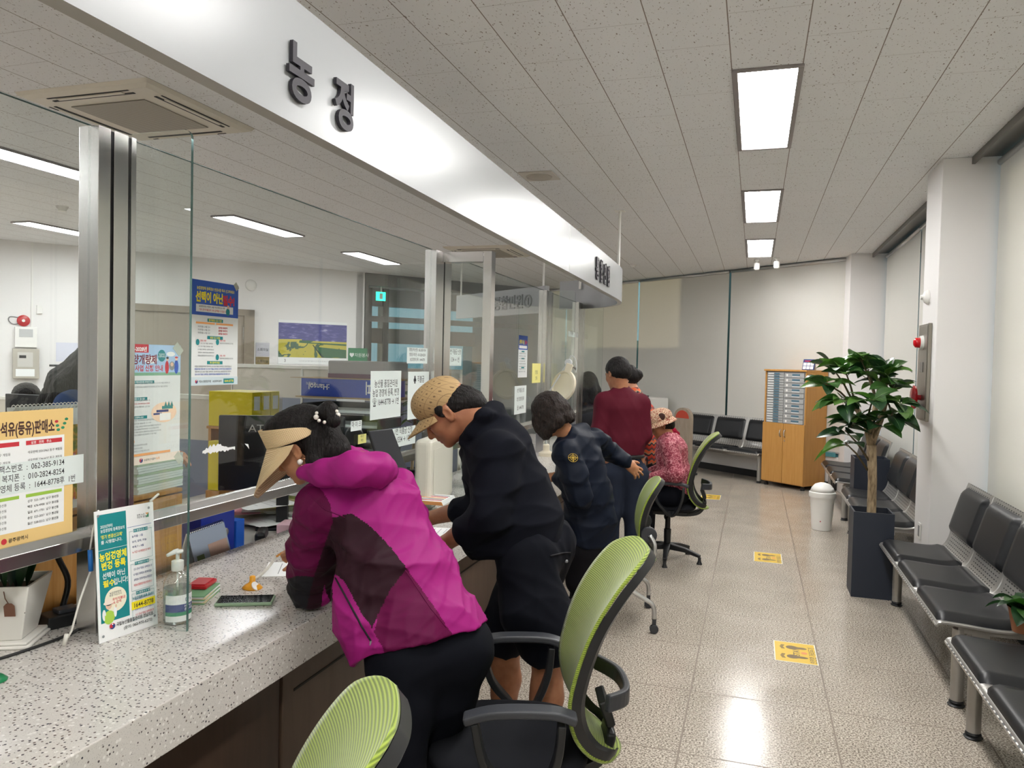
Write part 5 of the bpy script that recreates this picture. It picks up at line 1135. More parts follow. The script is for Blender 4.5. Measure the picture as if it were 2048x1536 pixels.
partition((-4.3,5.6),(-3.62,5.6), 1.575, 1.30, 'higher partition left of the wall calendar sheets')
partition((-3.60,5.6),(-2.2,5.6), 1.575, 1.30, 'higher partition carrying pinned white sheets')
partition((-8.2,5.9),(-4.6,5.9), 1.17, .9, 'low partition far behind the near glass')
for i, (x, z, w_, h_) in enumerate(((-3.18,1.36,.33,.23),(-2.92,1.40,.10,.15),(-3.28,1.10,.26,.25))):
    t = thing('pinned_sheet', ['wide white map sheet pinned on the higher partition','small chart with portrait rows pinned on the partition','white memo sheet pinned low on the slate panel'][i], 'sheet', (x, 5.578, z), 0, 'sheets pinned on the partition'); t.rotation_euler = (PI/2,0,0)
    s = Sheet(w_, h_, PAPER)
    for k in range(4): s.rect(GRYP, .02, w_-.03, h_-.04-k*.04, h_-.037-k*.04)
    s.put(t)
# paper tower with blue copier-paper box
t = thing('letter_tray_tower', 'dark many-level letter tray tower behind the glass', 'letter trays', (-2.45, 4.36, .7405), 0); DKT = mat('smoke_tray', hexc('3d444a'), .3)
for k in range(7): z = .03+k*.088; b2 = MB(); b2.m(DKT).box(-.27,.27,-.16,.16,z,z+.006); b2.box(-.27,-.264,-.16,.16,z+.006,z+.06); b2.box(.264,.27,-.16,.16,z+.006,z+.06); b2.box(-.27,.27,.15,.156,z,z+.06); b2.m(PPAP).box(-.25,.25,-.13,.14,z+.007,z+.022); b2.build('tray', None, t)
HB = mat('copier_blue', hexc('2347b0'), .45)
t = thing('copier_paper_box', 'blue copier paper box upside down on the letter tray tower', 'box', (-2.44, 4.36, 1.403), 0)
b = MB(); b.box(-.29,.29,-.15,.15,0,.112); b.build('lid', HB, t, bevel=.003)
b = MB(); text_on(b, PAPER, ':Hansol', .050, (-.085,-.152,.078), (-1,0,0), (0,0,-1), bold=.01); b.build('lettering', None, t); b = MB(); text_on(b, PAPER, '복사용지', .02, (-.18,-.152,.088), (-1,0,0), (0,0,-1)); b.build('lettering', None, t); b = MB(); text_on(b, PAPER, '스카피', .085, (.33,-.152,.093), (-1,0,0), (0,0,-1), bold=.03, sx=.72); b.build('lettering', None, t)
b = MB(); b.m(mat('board_tan', hexc('a58e6c'), .7)).box(-.37,.37,-.151,.151,.112,.116); b.box(-.33,.37,-.151,.151,-.0095,0); b.build('edge_board', None, t)
t = boxthing('storage_bin', 'translucent storage tub with purple strip above the blue paper box', 'tub', (-2.37, 4.42, 1.52), (.44,.26,.11), mat('tub_grey', hexc('a9a7a8'), .4), 0, bev=.01); b = MB(); b.box(-.215,.215,-.132,-.13,.0,.028); b.build('purple_strip', mat('plum', hexc('5a2748'), .5), t)
# things on the back wall
def wallthing(name, label, cat, s_, z, off=.0): p = bw(s_, off); return thing(name, label, cat, (p.x, p.y, z), math.atan2(BWD.y, BWD.x))
t = wallthing('wall_calendar', 'wide landscape wall calendar with yellow fields and violet sky', 'calendar', 4.41, 1.52, .004)
b = MB(); b.box(-.60,.60,-.006,0,0,.73); b.build('sheet', PAPER, t)
def fields():
    m = mat('field_picture', hexc('b8ac35'), .6); nd, L, b = nodes(m); co = coords(m, 'Object'); sp = N(m, 'ShaderNodeSeparateXYZ'); L.new(co, sp.inputs[0])
    n = tex(m, 'ShaderNodeTexNoise', co, Scale=4, Detail=3, Distortion=.5); n2 = tex(m, 'ShaderNodeTexNoise', coords(m, 'Object', (3,1,9)), Scale=2.4, Detail=4)
    sky = ramp(m, [(.5, hexc('4c4d8c')), (.62, hexc('6a6aa6')), (.72, hexc('aaa8c9'))]); L.new(n2.outputs[0], sky.inputs[0])
    land = ramp(m, [(.0, hexc('a9a23a')), (.52, hexc('bfb548')), (.54, hexc('3d5c4a')), (.60, hexc('4e6e55')), (.62, hexc('cabd55'))]); L.new(n.outputs[0], land.inputs[0])
    up = math_n(m, 'GREATER_THAN', sp.outputs[2], .395)
    L.new(mixc(m, up, land.outputs[0], sky.outputs[0]), b.inputs['Base Color']); return m
FLD = fields(); b = MB(); b.box(-.595,.595,-.008,-.006,.115,.685); b.build('picture', FLD, t)
b = MB(); z0_ = -.0085; DG = mat('field_green', hexc('3f6b4c'), .6); YG = mat('field_yellow', hexc('c6bb52'), .6)
def wpoly(m_, pts, y=-.0085): b.m(m_); b.add([(x,y,z) for x,z in pts], [tuple(range(len(pts)))])
wpoly(YG, [(-.59,.36),(-.2,.38),(-.2,.42),(-.59,.41)]); wpoly(DG, [(-.25,.36),(.59,.33),(.59,.37),(-.1,.405),(-.24,.40)], -.0087); wpoly(YG, [(-.05,.37),(.59,.36),(.59,.385),(0,.395)], -.0089); wpoly(DG, [(.05,.30),(.59,.26),(.59,.13),(.28,.118),(.16,.118)], -.0087); wpoly(mat('field_dark', hexc('2c4438'), .6), [(-.02,.33),(.0,.33),(.20,.118),(.15,.118)], -.0091)
b.keep_normals = True; b.build('painted_fields', None, t)
b = MB(); text_on(b, INK, '3', .07, (-.5,-.0065,.035), (1,0,0), (0,0,1)); text_on(b, GRYP, '1 2 3 4 5 6 7 8 9 10 11 12 13 14 15 16 17 18 19 20 21 22', .03, (-.25,-.0065,.045), (1,0,0), (0,0,1)); b.build('printing', None, t)
t = wallthing('fire_bell', 'small red alarm bell above two grey boxes on the office wall', 'bell', .27, 2.055, .001)
b = MB(); b.lathe([(.02,0),(.075,-.01),(.078,-.03),(.05,-.045),(.001,-.048)], n=24, axis='y'); b.build('gong', RED, t, smooth=True, auto=.6); b = MB(); b.lathe([(.02,-.049),(.02,-.055),(.001,-.055)], n=16, axis='y'); b.build('hub', WHITEP, t)
b = MB(); b.tube(smooth_path([(-.05,-.01,.04),(-.15,-.01,.05),(-.17,-.01,0),(-.12,-.01,-.05),(-.04,-.01,-.04)]), .006, 6); b.build('bracket', GREYP, t)
t = wallthing('fire_receiver_box', 'white fire receiver box on the office wall under the red bell', 'alarm box', .30, 1.69, .001); b = MB(); b.box(-.13,.13,-.06,0,0,.28); b.build('box', WHITEP, t, bevel=.004); b = MB(); b.box(-.08,.08,-.063,-.06,.14,.25); b.build('label', mat('panel_label', hexc('b9bbbb'), .5), t)
t = wallthing('control_box', 'beige control box with small display below the white receiver box', 'control box', .30, 1.26, .001); b = MB(); b.box(-.155,.155,-.09,0,0,.41); b.build('box', mat('box_beige', hexc('b3aea2'), .5), t, bevel=.006)
b = MB(); b.box(-.10,.08,-.094,-.09,.16,.36); b.build('face_plate', mat('plate_grey', hexc('c8c6c0'), .4), t); b = MB(); b.box(-.08,0,-.097,-.094,.28,.32); b.build('display', BLACKP, t); b = MB(); b.box(-.12,.10,-.0925,-.09,.03,.13); b.build('paper_label', PAPER, t)
t = wallthing('wall_switch', 'small white switch box beside the conduit on the office wall', 'switch', .46, 2.16, .001); b = MB(); b.box(-.035,.035,-.03,0,0,.12); b.build('box', WHITEP, t, bevel=.003); b = MB(); b.box(-.10,-.08,-.015,0,-.2,.98); b.build('conduit', WHITEP, t)
t = wallthing('emergency_speaker', 'round white wall speaker between the door and the wall calendar', 'speaker', 3.36, 2.78, .001); b = MB(); b.lathe([(.09,0),(.085,-.03),(.03,-.045),(.001,-.046)], n=24, axis='y', sx=1); b.build('shell', WHITEP, t, smooth=True)
t = wallthing('door_plate', 'white and brown name plate beside the taupe door', 'plate', 3.56, 1.50, .001); b = MB(); b.m(mat('plate_lilac', hexc('c9c8d2'), .5)).box(-.11,.11,-.006,0,.14,.36); b.m(mat('plate_brown', hexc('8a7a55'), .5)).box(-.11,.11,-.006,0,0,.13); b.build('plate', None, t); b = MB(); text_on(b, INK, '소회의실', .05, (-.09,-.007,.23), (1,0,0), (0,0,1), bold=.01); b.build('lettering', None, t); b = MB(); text_on(b, INK, '소회의실', .05, (-.09,-.007,.04), (1,0,0), (0,0,1), bold=.01); b.build('lettering', None, t)
t = wallthing('wall_sheet', 'pale lilac sheet on the office wall above the coat rack', 'sheet', .85, 1.50, .001); b = MB(); b.box(-.19,.19,-.003,0,0,.27); b.build('sheet', mat('lilac_sheet', hexc('d3d5e2'), .6), t)
t = wallthing('heart_poster', 'small green sign with a white heart near the lobby opening', 'sign', 5.22, 1.58, .001); b = MB(); b.box(-.18,.18,-.004,0,0,.24); b.build('panel', mat('sign_green', hexc('2f7d55'), .5), t); b = MB(); text_on(b, PAPER, '♥자원봉사', .075, (-.16,-.0045,.09), (1,0,0), (0,0,1)); b.build('lettering', None, t)
# coat rack with hangers
p = bw(.85, .45); t = thing('coat_rack', 'black garment rail with hangers and an olive coat near the back wall', 'coat rack', (p.x, p.y, 0), math.atan2(BWD.y, BWD.x))
b = MB(); b.tube([(-.3,0,1.45),(.4,0,1.45)], .014, 8); b.tube([(-.05,0,0),(-.05,0,1.47)], .02, 8); b.build('rail', BLACKP, t)
for k in range(4): b = MB(); x = -.18+k*.12; b.tube([(x,-.18,1.27),(x,-.1,1.34),(x,0,1.38),(x,0,1.45),(x,0,1.38),(x,.1,1.34),(x,.18,1.27)], .008, 6); b.build('hanger', BLACKP, t)
b = MB(); b.prism([(-.24,.60),(.30,.60),(.34,1.22),(.22,1.34),(-.16,1.34),(-.28,1.22)], -.17, -.10, 'y'); b.build('coat', mat('olive_coat', hexc('6a6252'), .9), t, bevel=.03, seg=3)
# small far monitor in front of the seated clerk
t = thing('desk_monitor', 'small far black monitor hiding a clerk\'s face', 'monitor', (-5.15, 4.35, 0.74)); pa, pb = at(14,780,y=4.35), at(82,786,y=4.35); t.location = ((pa.x+pb.x)/2, 4.35, 1.02); mw = pb.x-pa.x
b = MB(); b.box(-mw/2,mw/2,-.015,.015,0,.30); b.build('back_shell', BLACKP, t, bevel=.004); b = MB(); b.box(-.02,.02,0,.02,-.28,0); b.box(-.1,.1,-.08,.08,-.279,-.27); b.build('stand', BLACKP, t); b = MB(); b.box(.03,.12,-.018,-.015,.11,.16); b.build('yellow_sticker', YB, t)
t = thing('office_desk', 'office desk under the small far monitor', 'desk', (-5.3, 4.12, 0)); b = MB(); b.box(-.7,.7,-.35,.35,.715,.74); b.build('desktop', DESKT, t); b = MB(); b.box(-.7,.7,-.35,-.33,0,.715); b.build('front_panel', DESKT, t)
# vase-like dark shape and plants behind second frame
t = thing('potted_plant', 'small leafy plant behind the steel framed glass panel', 'plant', (-2.32, 5.0, .7405)); b = MB(); b.lathe([(.06,0),(.08,.12),(.085,.125),(.07,.12)], n=20); b.build('pot', BLACKP, t, smooth=True, auto=.5)
b = MB(); b.tube([(0,0,.1),(.02,0,.45),(.0,0,.75)], .012, 7); b.build('stem', BARK, t)
lb = MB(); rnd = random.Random(8)
for k in range(34):
    an = k*2.4; h_ = .40+.42*(k/34); d = Vector((math.cos(an), math.sin(an), rnd.uniform(-.2,.7))); leaf(lb, (0,0,h_), d, rnd.uniform(.10,.17), .05, LEAFS[1 if k%3 else 0], .6, 0, False)
lb.keep_normals = True; lb.build('leaves', None, t, smooth=True)
# distant white service block beyond the counter
t = thing('white_cabinet', 'low white cabinet beyond the end of the counter', 'cabinet', (-2.2, 10.45, 0), ang+PI); b = MB(); b.box(-.75,.35,-.3,.3,0,.80); b.build('body', WHITEP, t, bevel=.005); b = MB(); b.box(-.78,.38,-.33,.33,.80,.83); b.build('top', WHITEP, t, bevel=.003)
t = thing('card_stand', 'tall white card stand on the low far cabinet', 'stand', (-2.02, 10.28, .8305), .2); b = MB(); b.box(-.10,.10,-.02,.0,0,.40); b.build('card', PAPER, t); b = MB(); b.box(-.15,.15,-.1,.1,0,.015); b.build('base', DARKP, t)
t = thing('card_stand', 'green topped leaflet stand on the low far cabinet', 'stand', (-2.32, 10.28, .8305), .2); b = MB(); b.m(PAPER).box(-.08,.08,-.02,.0,0,.27); b.m(GRF).box(-.08,.08,-.022,-.02,.22,.27); b.m(REDP).box(-.04,.04,-.022,-.02,.08,.18); b.build('card', None, t)
# ------------------------------------------------------------------ smooth figure modelling: blended tapered limbs turned into one surface
class Fig:
    def __init__(s): s.P = []
    def cone(s, a, b, ra, rb, k=.02, n=None, f=1.0, sub=False):
        a = np.array(a, float); b = np.array(b, float); nn = None if n is None else np.array(n, float)/np.linalg.norm(n)
        s.P.append(('c', a, b, ra, rb, nn, f, k, sub, (a+b)/2, np.linalg.norm(b-a)/2+max(ra, rb)*max(f, 1))); return s
    def chain(s, pts, rs, k=.02, n=None, f=1.0):
        for i in range(len(pts)-1): s.cone(pts[i], pts[i+1], rs[i], rs[i+1], k, n, f)
        return s
    def ell(s, c, r, R=None, k=.02, sub=False):
        c = np.array(c, float); r = np.array(r if hasattr(r, '__len__') else (r, r, r), float)
        s.P.append(('e', c, r, np.eye(3) if R is None else np.array(R, float), None, None, None, k, sub, c, r.max())); return s
    def ev(s, X, prims):
        D = np.full(len(X), 1.0)
        for p in prims:
            if p[0] == 'c':
                _, a, b, ra, rb, n, f, k, sub, _, _ = p; ab = b-a; L = max(ab@ab, 1e-9); q = X-a; h = np.clip(q@ab/L, 0, 1); q = q-h[:, None]*ab
                d2 = (q*q).sum(1)
                if n is not None: c = q@n; d2 = d2-c*c+(c/f)**2
                d = np.sqrt(np.maximum(d2, 0))-(ra+(rb-ra)*h)
            else:
                _, c, r, R, _, _, _, k, sub, _, _ = p; q = (X-c)@R
                k0 = np.sqrt(((q/r)**2).sum(1)); k1 = np.sqrt(((q/(r*r))**2).sum(1)); d = k0*(k0-1)/np.maximum(k1, 1e-6); d = np.where(k0 < 1e-4, -r.min(), d)
            if sub: h = np.clip(.5-.5*(D+d)/k, 0, 1); D = D+(-d-D)*h+k*h*(1-h)
            else: h = np.clip(.5+.5*(D-d)/k, 0, 1); D = D+(d-D)*h-k*h*(1-h)
        return D
    def mesh(s, name, h, mats, parent, pick=None, disp=None, B=10, smooth=1):
        lo = np.min([p[9]-p[10] for p in s.P if not p[8]], 0)-.03; hi = np.max([p[9]+p[10] for p in s.P if not p[8]], 0)+.03
        n = np.ceil((hi-lo)/h/B).astype(int)*B; G = np.ones(n+1, np.float32)
        nb = n//B; idx = np.stack(np.meshgrid(*[np.arange(k) for k in nb], indexing='ij'), -1).reshape(-1, 3)
        cen = lo+(idx+.5)*B*h; hd = B*h*.87
        C0 = np.array([p[9] for p in s.P]); R0 = np.array([p[10] for p in s.P])
        dist = np.linalg.norm(cen[:, None]-C0[None], axis=2)-R0[None]
        cand = (dist.min(1) < hd+.03)
        g = np.stack(np.meshgrid(*[np.arange(B+1)]*3, indexing='ij'), -1).reshape(-1, 3)
        for bi in np.nonzero(cand)[0]:
            pr = [p for p, dd in zip(s.P, dist[bi]) if dd < hd+.06]
            if not pr: continue
            dc = s.ev(cen[bi][None], pr)[0]
            if abs(dc) > hd*1.5+.035: 
                if dc < 0:
                    i, j, k = idx[bi]*B; G[i:i+B+1, j:j+B+1, k:k+B+1] = -1
                continue
            X = lo+(idx[bi]*B+g)*h; d = s.ev(X, pr)
            if disp is not None: d = d+disp(X)
            i, j, k = idx[bi]*B; G[i:i+B+1, j:j+B+1, k:k+B+1] = d.reshape(B+1, B+1, B+1)
        I = G < 0; S = I[:-1, :-1, :-1].astype(np.int8)
        cs = [(a, b, c) for a in (0, 1) for b in (0, 1) for c in (0, 1)]
        tot = sum(I[a:I.shape[0]-1+a, b:I.shape[1]-1+b, c:I.shape[2]-1+c].astype(np.int8) for a, b, c in cs)
        act = (tot > 0) & (tot < 8); ci = np.argwhere(act); vid = np.full(act.shape, -1, np.int64); vid[act] = np.arange(len(ci))
        V = np.zeros((len(ci), 3)); W = np.zeros(len(ci)); val = {c: G[ci[:, 0]+c[0], ci[:, 1]+c[1], ci[:, 2]+c[2]] for c in cs}
        for c in cs:
            for ax in range(3):
                if c[ax]: continue
                c2 = list(c); c2[ax] = 1; c2 = tuple(c2); a, b = val[c], val[c2]; m = (a < 0) != (b < 0)
                t = np.where(m, a/np.where(m, a-b, 1), 0); pt = np.array(c, float)[None]+t[:, None]*np.eye(3)[ax][None]; V += pt*m[:, None]; W += m
        V = V/W[:, None]; V = lo+(ci+V)*h; F = []
        for ax in range(3):
            u, v = (ax+1) % 3, (ax+2) % 3
            sl0 = [slice(None)]*3; sl1 = [slice(None)]*3; sl0[ax] = slice(0, -1); sl1[ax] = slice(1, None)
            A, Bq = I[tuple(sl0)], I[tuple(sl1)]; e = np.argwhere(A != Bq)
            e = e[(e[:, u] > 0) & (e[:, v] > 0) & (e[:, u] < act.shape[u]) & (e[:, v] < act.shape[v])]
            fl = A[e[:, 0], e[:, 1], e[:, 2]]
            def q(du, dv): k = e.copy(); k[:, u] -= du; k[:, v] -= dv; return vid[k[:, 0], k[:, 1], k[:, 2]]
            Q = np.stack([q(1, 1), q(0, 1), q(0, 0), q(1, 0)], 1); Q = np.where(fl[:, None], Q, Q[:, ::-1]); F.append(Q)
        F = np.concatenate(F); F = F[(F >= 0).all(1)]
        for _ in range(smooth):
            E = np.concatenate([F[:, [0, 1]], F[:, [1, 2]], F[:, [2, 3]], F[:, [3, 0]]]); acc = np.zeros_like(V); cnt = np.zeros(len(V))
            for k in range(3): acc[:, k] = np.bincount(E[:, 0], V[E[:, 1], k], len(V))+np.bincount(E[:, 1], V[E[:, 0], k], len(V))
            cnt = np.bincount(E[:, 0], minlength=len(V))+np.bincount(E[:, 1], minlength=len(V)); V = V*.5+.5*acc/np.maximum(cnt, 1)[:, None]
        Mi = np.array(parent.matrix_world.inverted()) if parent is not None else np.eye(4)
        if parent is not None: Mi = np.array(Matrix.Translation(parent.location).inverted())
        VL = V@Mi[:3, :3].T+Mi[:3, 3]
        me = bpy.data.meshes.new(name); me.vertices.add(len(V)); me.vertices.foreach_set('co', VL.astype(np.float32).ravel())
        me.loops.add(len(F)*4); me.loops.foreach_set('vertex_index', F.ravel().astype(np.int32)); me.polygons.add(len(F)); me.polygons.foreach_set('loop_start', np.arange(0, len(F)*4, 4, dtype=np.int32)); me.polygons.foreach_set('loop_total', np.full(len(F), 4, np.int32))
        me.polygons.foreach_set('use_smooth', np.ones(len(F), bool))
        for m in (mats if isinstance(mats, (list, tuple)) else [mats]): me.materials.append(m)
        if pick is not None: me.polygons.foreach_set('material_index', pick(V[F].mean(1)).astype(np.int32))
        me.update(calc_edges=True); me.validate()
        o = bpy.data.objects.new(name, me); C.objects.link(o)
        if parent is not None: o.parent = parent
        return o

def nrm(v): v = np.array(v, float); return v/np.linalg.norm(v)
def A3(v): return np.array(v, float)
def axes(f, u):
    """columns: forward, left, up"""
    f = nrm(f); u = A3(u); u = nrm(u-f*(u@f)); l = np.cross(u, f); return np.stack([f, l, u], 1)
def view(a, b, c=0):   # direction given along the picture axes of this place: right, up, away
    return nrm(A3(RT)*a + A3(UP)*b + A3(FW)*c)
def PT(u, v, y): return A3(at(u, v, y=y))

def head_prims(F, c, R, s=1.0, ears=(1, 1), nose=1.0, neck=None, neck_r=.052):
    def L(x, y, z): return c+R@(np.array([x, y, z])*s)
    def e(x, y, z, r, k=.015, sub=False): F.ell(L(x, y, z), np.array(r)*s, R, k*s, sub)
    e(-.012, 0, .028, (.096, .076, .088)); e(.026, 0, -.028, (.060, .061, .078), .03); e(.034, 0, -.072, (.046, .047, .038), .03)
    e(.070, 0, -.098, (.017, .021, .016), .02); e(.058, .036, -.028, (.024, .022, .022), .02); e(.058, -.036, -.028, (.024, .022, .022), .02)
    e(.079, 0, .014, (.013, .046, .012), .02)
    for sg in (1, -1): e(.092, sg*.031, -.004, (.013, .016, .009), .010, True); e(.077, sg*.031, -.006, (.012, .014, .011), .006)
    F.cone(L(.086, 0, .004), L(.104*nose, 0, -.036), .0075*s, .012*s, .010*s); e(.094, .011, -.041, (.009, .008, .007), .006); e(.094, -.011, -.041, (.009, .008, .007), .006)
    e(.083, 0, -.060, (.012, .024, .010), .012); e(.087, 0, -.066, (.009, .021, .005), .004); e(.084, 0, -.077, (.009, .018, .006), .004); e(.098, 0, -.0715, (.014, .022, .0016), .003, True)
    for sg, on in zip((1, -1), ears):
        if on:
            e(-.004, sg*.078, -.012, (.017, .007, .030), .006); e(.000, sg*.083, -.012, (.010, .006, .019), .004, True); e(.002, sg*.076, -.036, (.009, .006, .010), .006)
    if neck is not None: F.cone(L(-.028, 0, -.045), neck, neck_r*s, neck_r*1.08*s, .03)
def head_pick(c, R, s, lips=1, brow=2):
    def f(P):
        Q = (P-c)@R/s; m = np.zeros(len(P), int)
        m[(abs(Q[:, 1]) < .020) & (Q[:, 2] > -.083) & (Q[:, 2] < -.060) & (Q[:, 0] > .082)] = lips
        m[(abs(abs(Q[:, 1])-.031) < .017) & (abs(Q[:, 2]-.019) < .0045) & (Q[:, 0] > .065)] = brow
        m[(abs(abs(Q[:, 1])-.031) < .012) & (abs(Q[:, 2]+.0115) < .0022) & (Q[:, 0] > .07)] = brow
        return m
    return f
def hand_prims(F, wrist, d, n, side=1, s=1.0, curl=(.5, .5, .5, .5), spread=.0, thumb=.6, k=.006):
    """d: wrist to knuckles; n: out of the back of the hand; side: +1 thumb lies towards d x n, -1 the other way"""
    d = nrm(d); n = A3(n); n = nrm(n-d*(n@d)); t = np.cross(d, n)*side; w_ = A3(wrist)
    pl = .085*s; F.cone(w_, w_+d*pl*.55+t*.004, .024*s, .030*s, .015, t, 1.15) ; F.cone(w_+d*pl*.3+t*.010*s, w_+d*pl*.92+t*.018*s, .014*s, .013*s, .012); F.cone(w_+d*pl*.3-t*.016*s, w_+d*pl*.86-t*.026*s, .014*s, .011*s, .012); F.cone(w_+d*pl*.5, w_+d*pl*.95-t*.004*s, .015*s, .012*s, .012)
    tips = []
    for i, (off, ln) in enumerate(((.027, .070), (.009, .078), (-.009, .073), (-.026, .058))):
        b = w_+d*pl*(1.0-.04*abs(i-1))+t*off*s; dd = nrm(d+t*spread*(1.5-i)*.25); a = curl[i]; p = b; r = .0088*s; ang = a*.6
        for j, q in enumerate((.45, .31, .24)):
            v = dd*math.cos(ang)-n*math.sin(ang); e = p+v*ln*q*s; F.cone(p, e, r, r*.92, k); p = e; r *= .92; ang += a*(.9 if j == 0 else .6)
        tips.append(p)
    b = w_+d*pl*.28+t*.024*s-n*.006*s; v = nrm(d*.75+t*.75-n*thumb); e = b+v*.038*s; F.cone(b, e, .0125*s, .0105*s, .012); v2 = nrm(v+d*.45-n*thumb*.5); e2 = e+v2*.030*s; F.cone(e, e2, .0102*s, .0088*s, k); e3 = e2+nrm(v2+d*.3)*.022*s; F.cone(e2, e3, .0088*s, .0075*s, k)
    return tips+[e3]
def fold_noise(scale, amp, axis=None, seed=0, stretch=3):
    rs = np.random.RandomState(seed); K = rs.normal(size=(6, 3)); 
    if axis is not None: ax = nrm(axis); K = K-np.outer(K@ax, ax)*(1-1/stretch)
    K = K/np.linalg.norm(K, axis=1)[:, None]*scale*rs.uniform(.5, 1.5, (6, 1)); ph = rs.uniform(0, 6.28, 6)
    def f(X):
        w = X+.012*np.sin(X[:, [1, 2, 0]]*scale*.45); v = 1-np.abs(np.sin(w@K.T*.5+ph)); return -amp*.55*((v**2.5).sum(1)*.9-.7)
    return f
# ------------------------------------------------------------------ materials for people
def skin_mat(name, c, c2):
    m = mat(name, c, .5, spec=.35); nd, L, b = nodes(m); n = tex(m, 'ShaderNodeTexNoise', coords(m, 'Object'), Scale=14, Detail=4)
    r = ramp(m, [(.35, c2), (.6, c)]); L.new(n.outputs[0], r.inputs[0]); L.new(r.outputs[0], b.inputs['Base Color']); b.inputs['Subsurface Weight'].default_value = .08; b.inputs['Subsurface Radius'].default_value = (.02,.008,.004); b.inputs['Subsurface Scale'].default_value = .5; return m
SKIN_M = skin_mat('tanned_skin', hexc('a26f51'), hexc('8d5c42')); SKIN_F = skin_mat('light_skin', hexc('d3a085'), hexc('c48c70')); SKIN_T = skin_mat('warm_skin', hexc('b98463'), hexc('a5714f'))
LIPS = mat('lips', hexc('8c4c44'), .45); BROWM = mat('eyebrow_hair', hexc('2a211d'), .8)
def hair_mat(name, c, c2, rot=(0,0,0), sc=(60,60,4)):
    m = mat(name, c, .55, spec=.25); nd, L, b = nodes(m); n = tex(m, 'ShaderNodeTexNoise', coords(m, 'Object', sc, rot), Scale=2.2, Detail=4, Distortion=.8)
    r = ramp(m, [(.35, c), (.75, c2)]); L.new(n.outputs[0], r.inputs[0]); L.new(r.outputs[0], b.inputs['Base Color']); bump(m, n.outputs[0], 1.0, .01); return m
HAIR = hair_mat('black_hair', hexc('0d0a0a'), hexc('1b1615')); HAIRB = hair_mat('dark_brown_hair', hexc('171110'), hexc('352a25'))
def cloth(name, c, rough=.8, nscale=500, amt=.12, sheen=.0):
    m = mat(name, c, rough, sheen=sheen, spec=.16); n = tex(m, 'ShaderNodeTexNoise', coords(m, 'Object'), Scale=nscale, Detail=2); bump(m, n.outputs[0], amt, .001); return m
MAG = cloth('magenta_shell', hexc('8f1c6c'), .55); MAGD = cloth('deep_plum_shell', hexc('5a0a3b'), .55); AUB = cloth('aubergine_panel', hexc('2a121c'), .6); CHARC = cloth('charcoal_patch', hexc('201f23'), .6)
NAVYK = cloth('navy_knit', hexc('0b0d16'), .9, 900, .25); NAVYT = cloth('navy_trouser', hexc('0a0c14'), .85); NAVYJ = cloth('navy_jacket_cloth', hexc('0d1422'), .6); BLKT = cloth('black_trouser', hexc('100f13'), .85)
MARS = cloth('maroon_shirt_cloth', hexc('501322'), .75); GRYT = cloth('slate_trouser', hexc('252b39'), .85); BLUEF = cloth('blue_fleece', hexc('3b5588'), .95, 250, .5)
SHOEM = mat('dark_shoe', hexc('25262a'), .5); SOLE = mat('pale_sole', hexc('b9b2a2'), .6)
def straw_mat():
    m = mat('woven_straw', hexc('d9bd92'), .7); nd, L, b = nodes(m); uv = nd.new('ShaderNodeUVMap'); sp = N(m, 'ShaderNodeSeparateXYZ'); L.new(uv.outputs[0], sp.inputs[0])
    a = math_n(m, 'SINE', math_n(m, 'MULTIPLY', sp.outputs[1], 2*PI*16)); c2 = math_n(m, 'SINE', math_n(m, 'MULTIPLY', sp.outputs[0], 2*PI*90))
    h = math_n(m, 'ADD', math_n(m, 'MULTIPLY', a, .7), math_n(m, 'MULTIPLY', c2, .3)); r = ramp(m, [(.0, hexc('b59467')), (.45, hexc('dcc096')), (1, hexc('ecd6b0'))]); L.new(math_n(m, 'ADD', math_n(m, 'MULTIPLY', h, .5), .5), r.inputs[0]); L.new(r.outputs[0], b.inputs['Base Color']); bump(m, h, .5, .003); return m
STRAW = straw_mat()
from mathutils.bvhtree import BVHTree
def surface_line(o, pts, off=.001, n=6):
    """points on the cloth surface of o along a seam given by a few sight lines"""
    me = o.data; t = BVHTree.FromPolygons([v.co for v in me.vertices], [tuple(p.vertices) for p in me.polygons]); org = CAM-o.parent.location; out = []
    for i in range(len(pts)-1):
        for k in range(n if i < len(pts)-2 else n+1):
            u = pts[i][0]+(pts[i+1][0]-pts[i][0])*k/n; v = pts[i][1]+(pts[i+1][1]-pts[i][1])*k/n
            d = (FW*FPX+RT*(u-1024)-UP*(v-768)).normalized(); h = t.ray_cast(org, d)
            if h[0] is not None: out.append((h[0]+h[1]*off*(1 if h[1].dot(d) < 0 else -1), h[1]*(1 if h[1].dot(d) < 0 else -1)))
    return out
def uvgrid(name, fn, nu, nv, mt, parent, solid=.002):
    me = bpy.data.meshes.new(name); v = [tuple(fn(i/nu, j/nv)) for j in range(nv+1) for i in range(nu+1)]; f = [(j*(nu+1)+i, j*(nu+1)+i+1, (j+1)*(nu+1)+i+1, (j+1)*(nu+1)+i) for j in range(nv) for i in range(nu)]
    if parent is not None: v = [tuple(A3(p)-A3(parent.location)) for p in v]
    me.from_pydata(v, [], f); uv = me.uv_layers.new(name='UVMap'); k = 0
    for p in me.polygons:
        for vi in p.vertices: uv.data[k].uv = ((vi % (nu+1))/nu, (vi//(nu+1))/nv); k += 1
    me.materials.append(mt); me.shade_smooth(); o = bpy.data.objects.new(name, me); C.objects.link(o)
    if parent is not None: o.parent = parent
    if solid: q = o.modifiers.new('s', 'SOLIDIFY'); q.thickness = solid; q.offset = 0
    return o
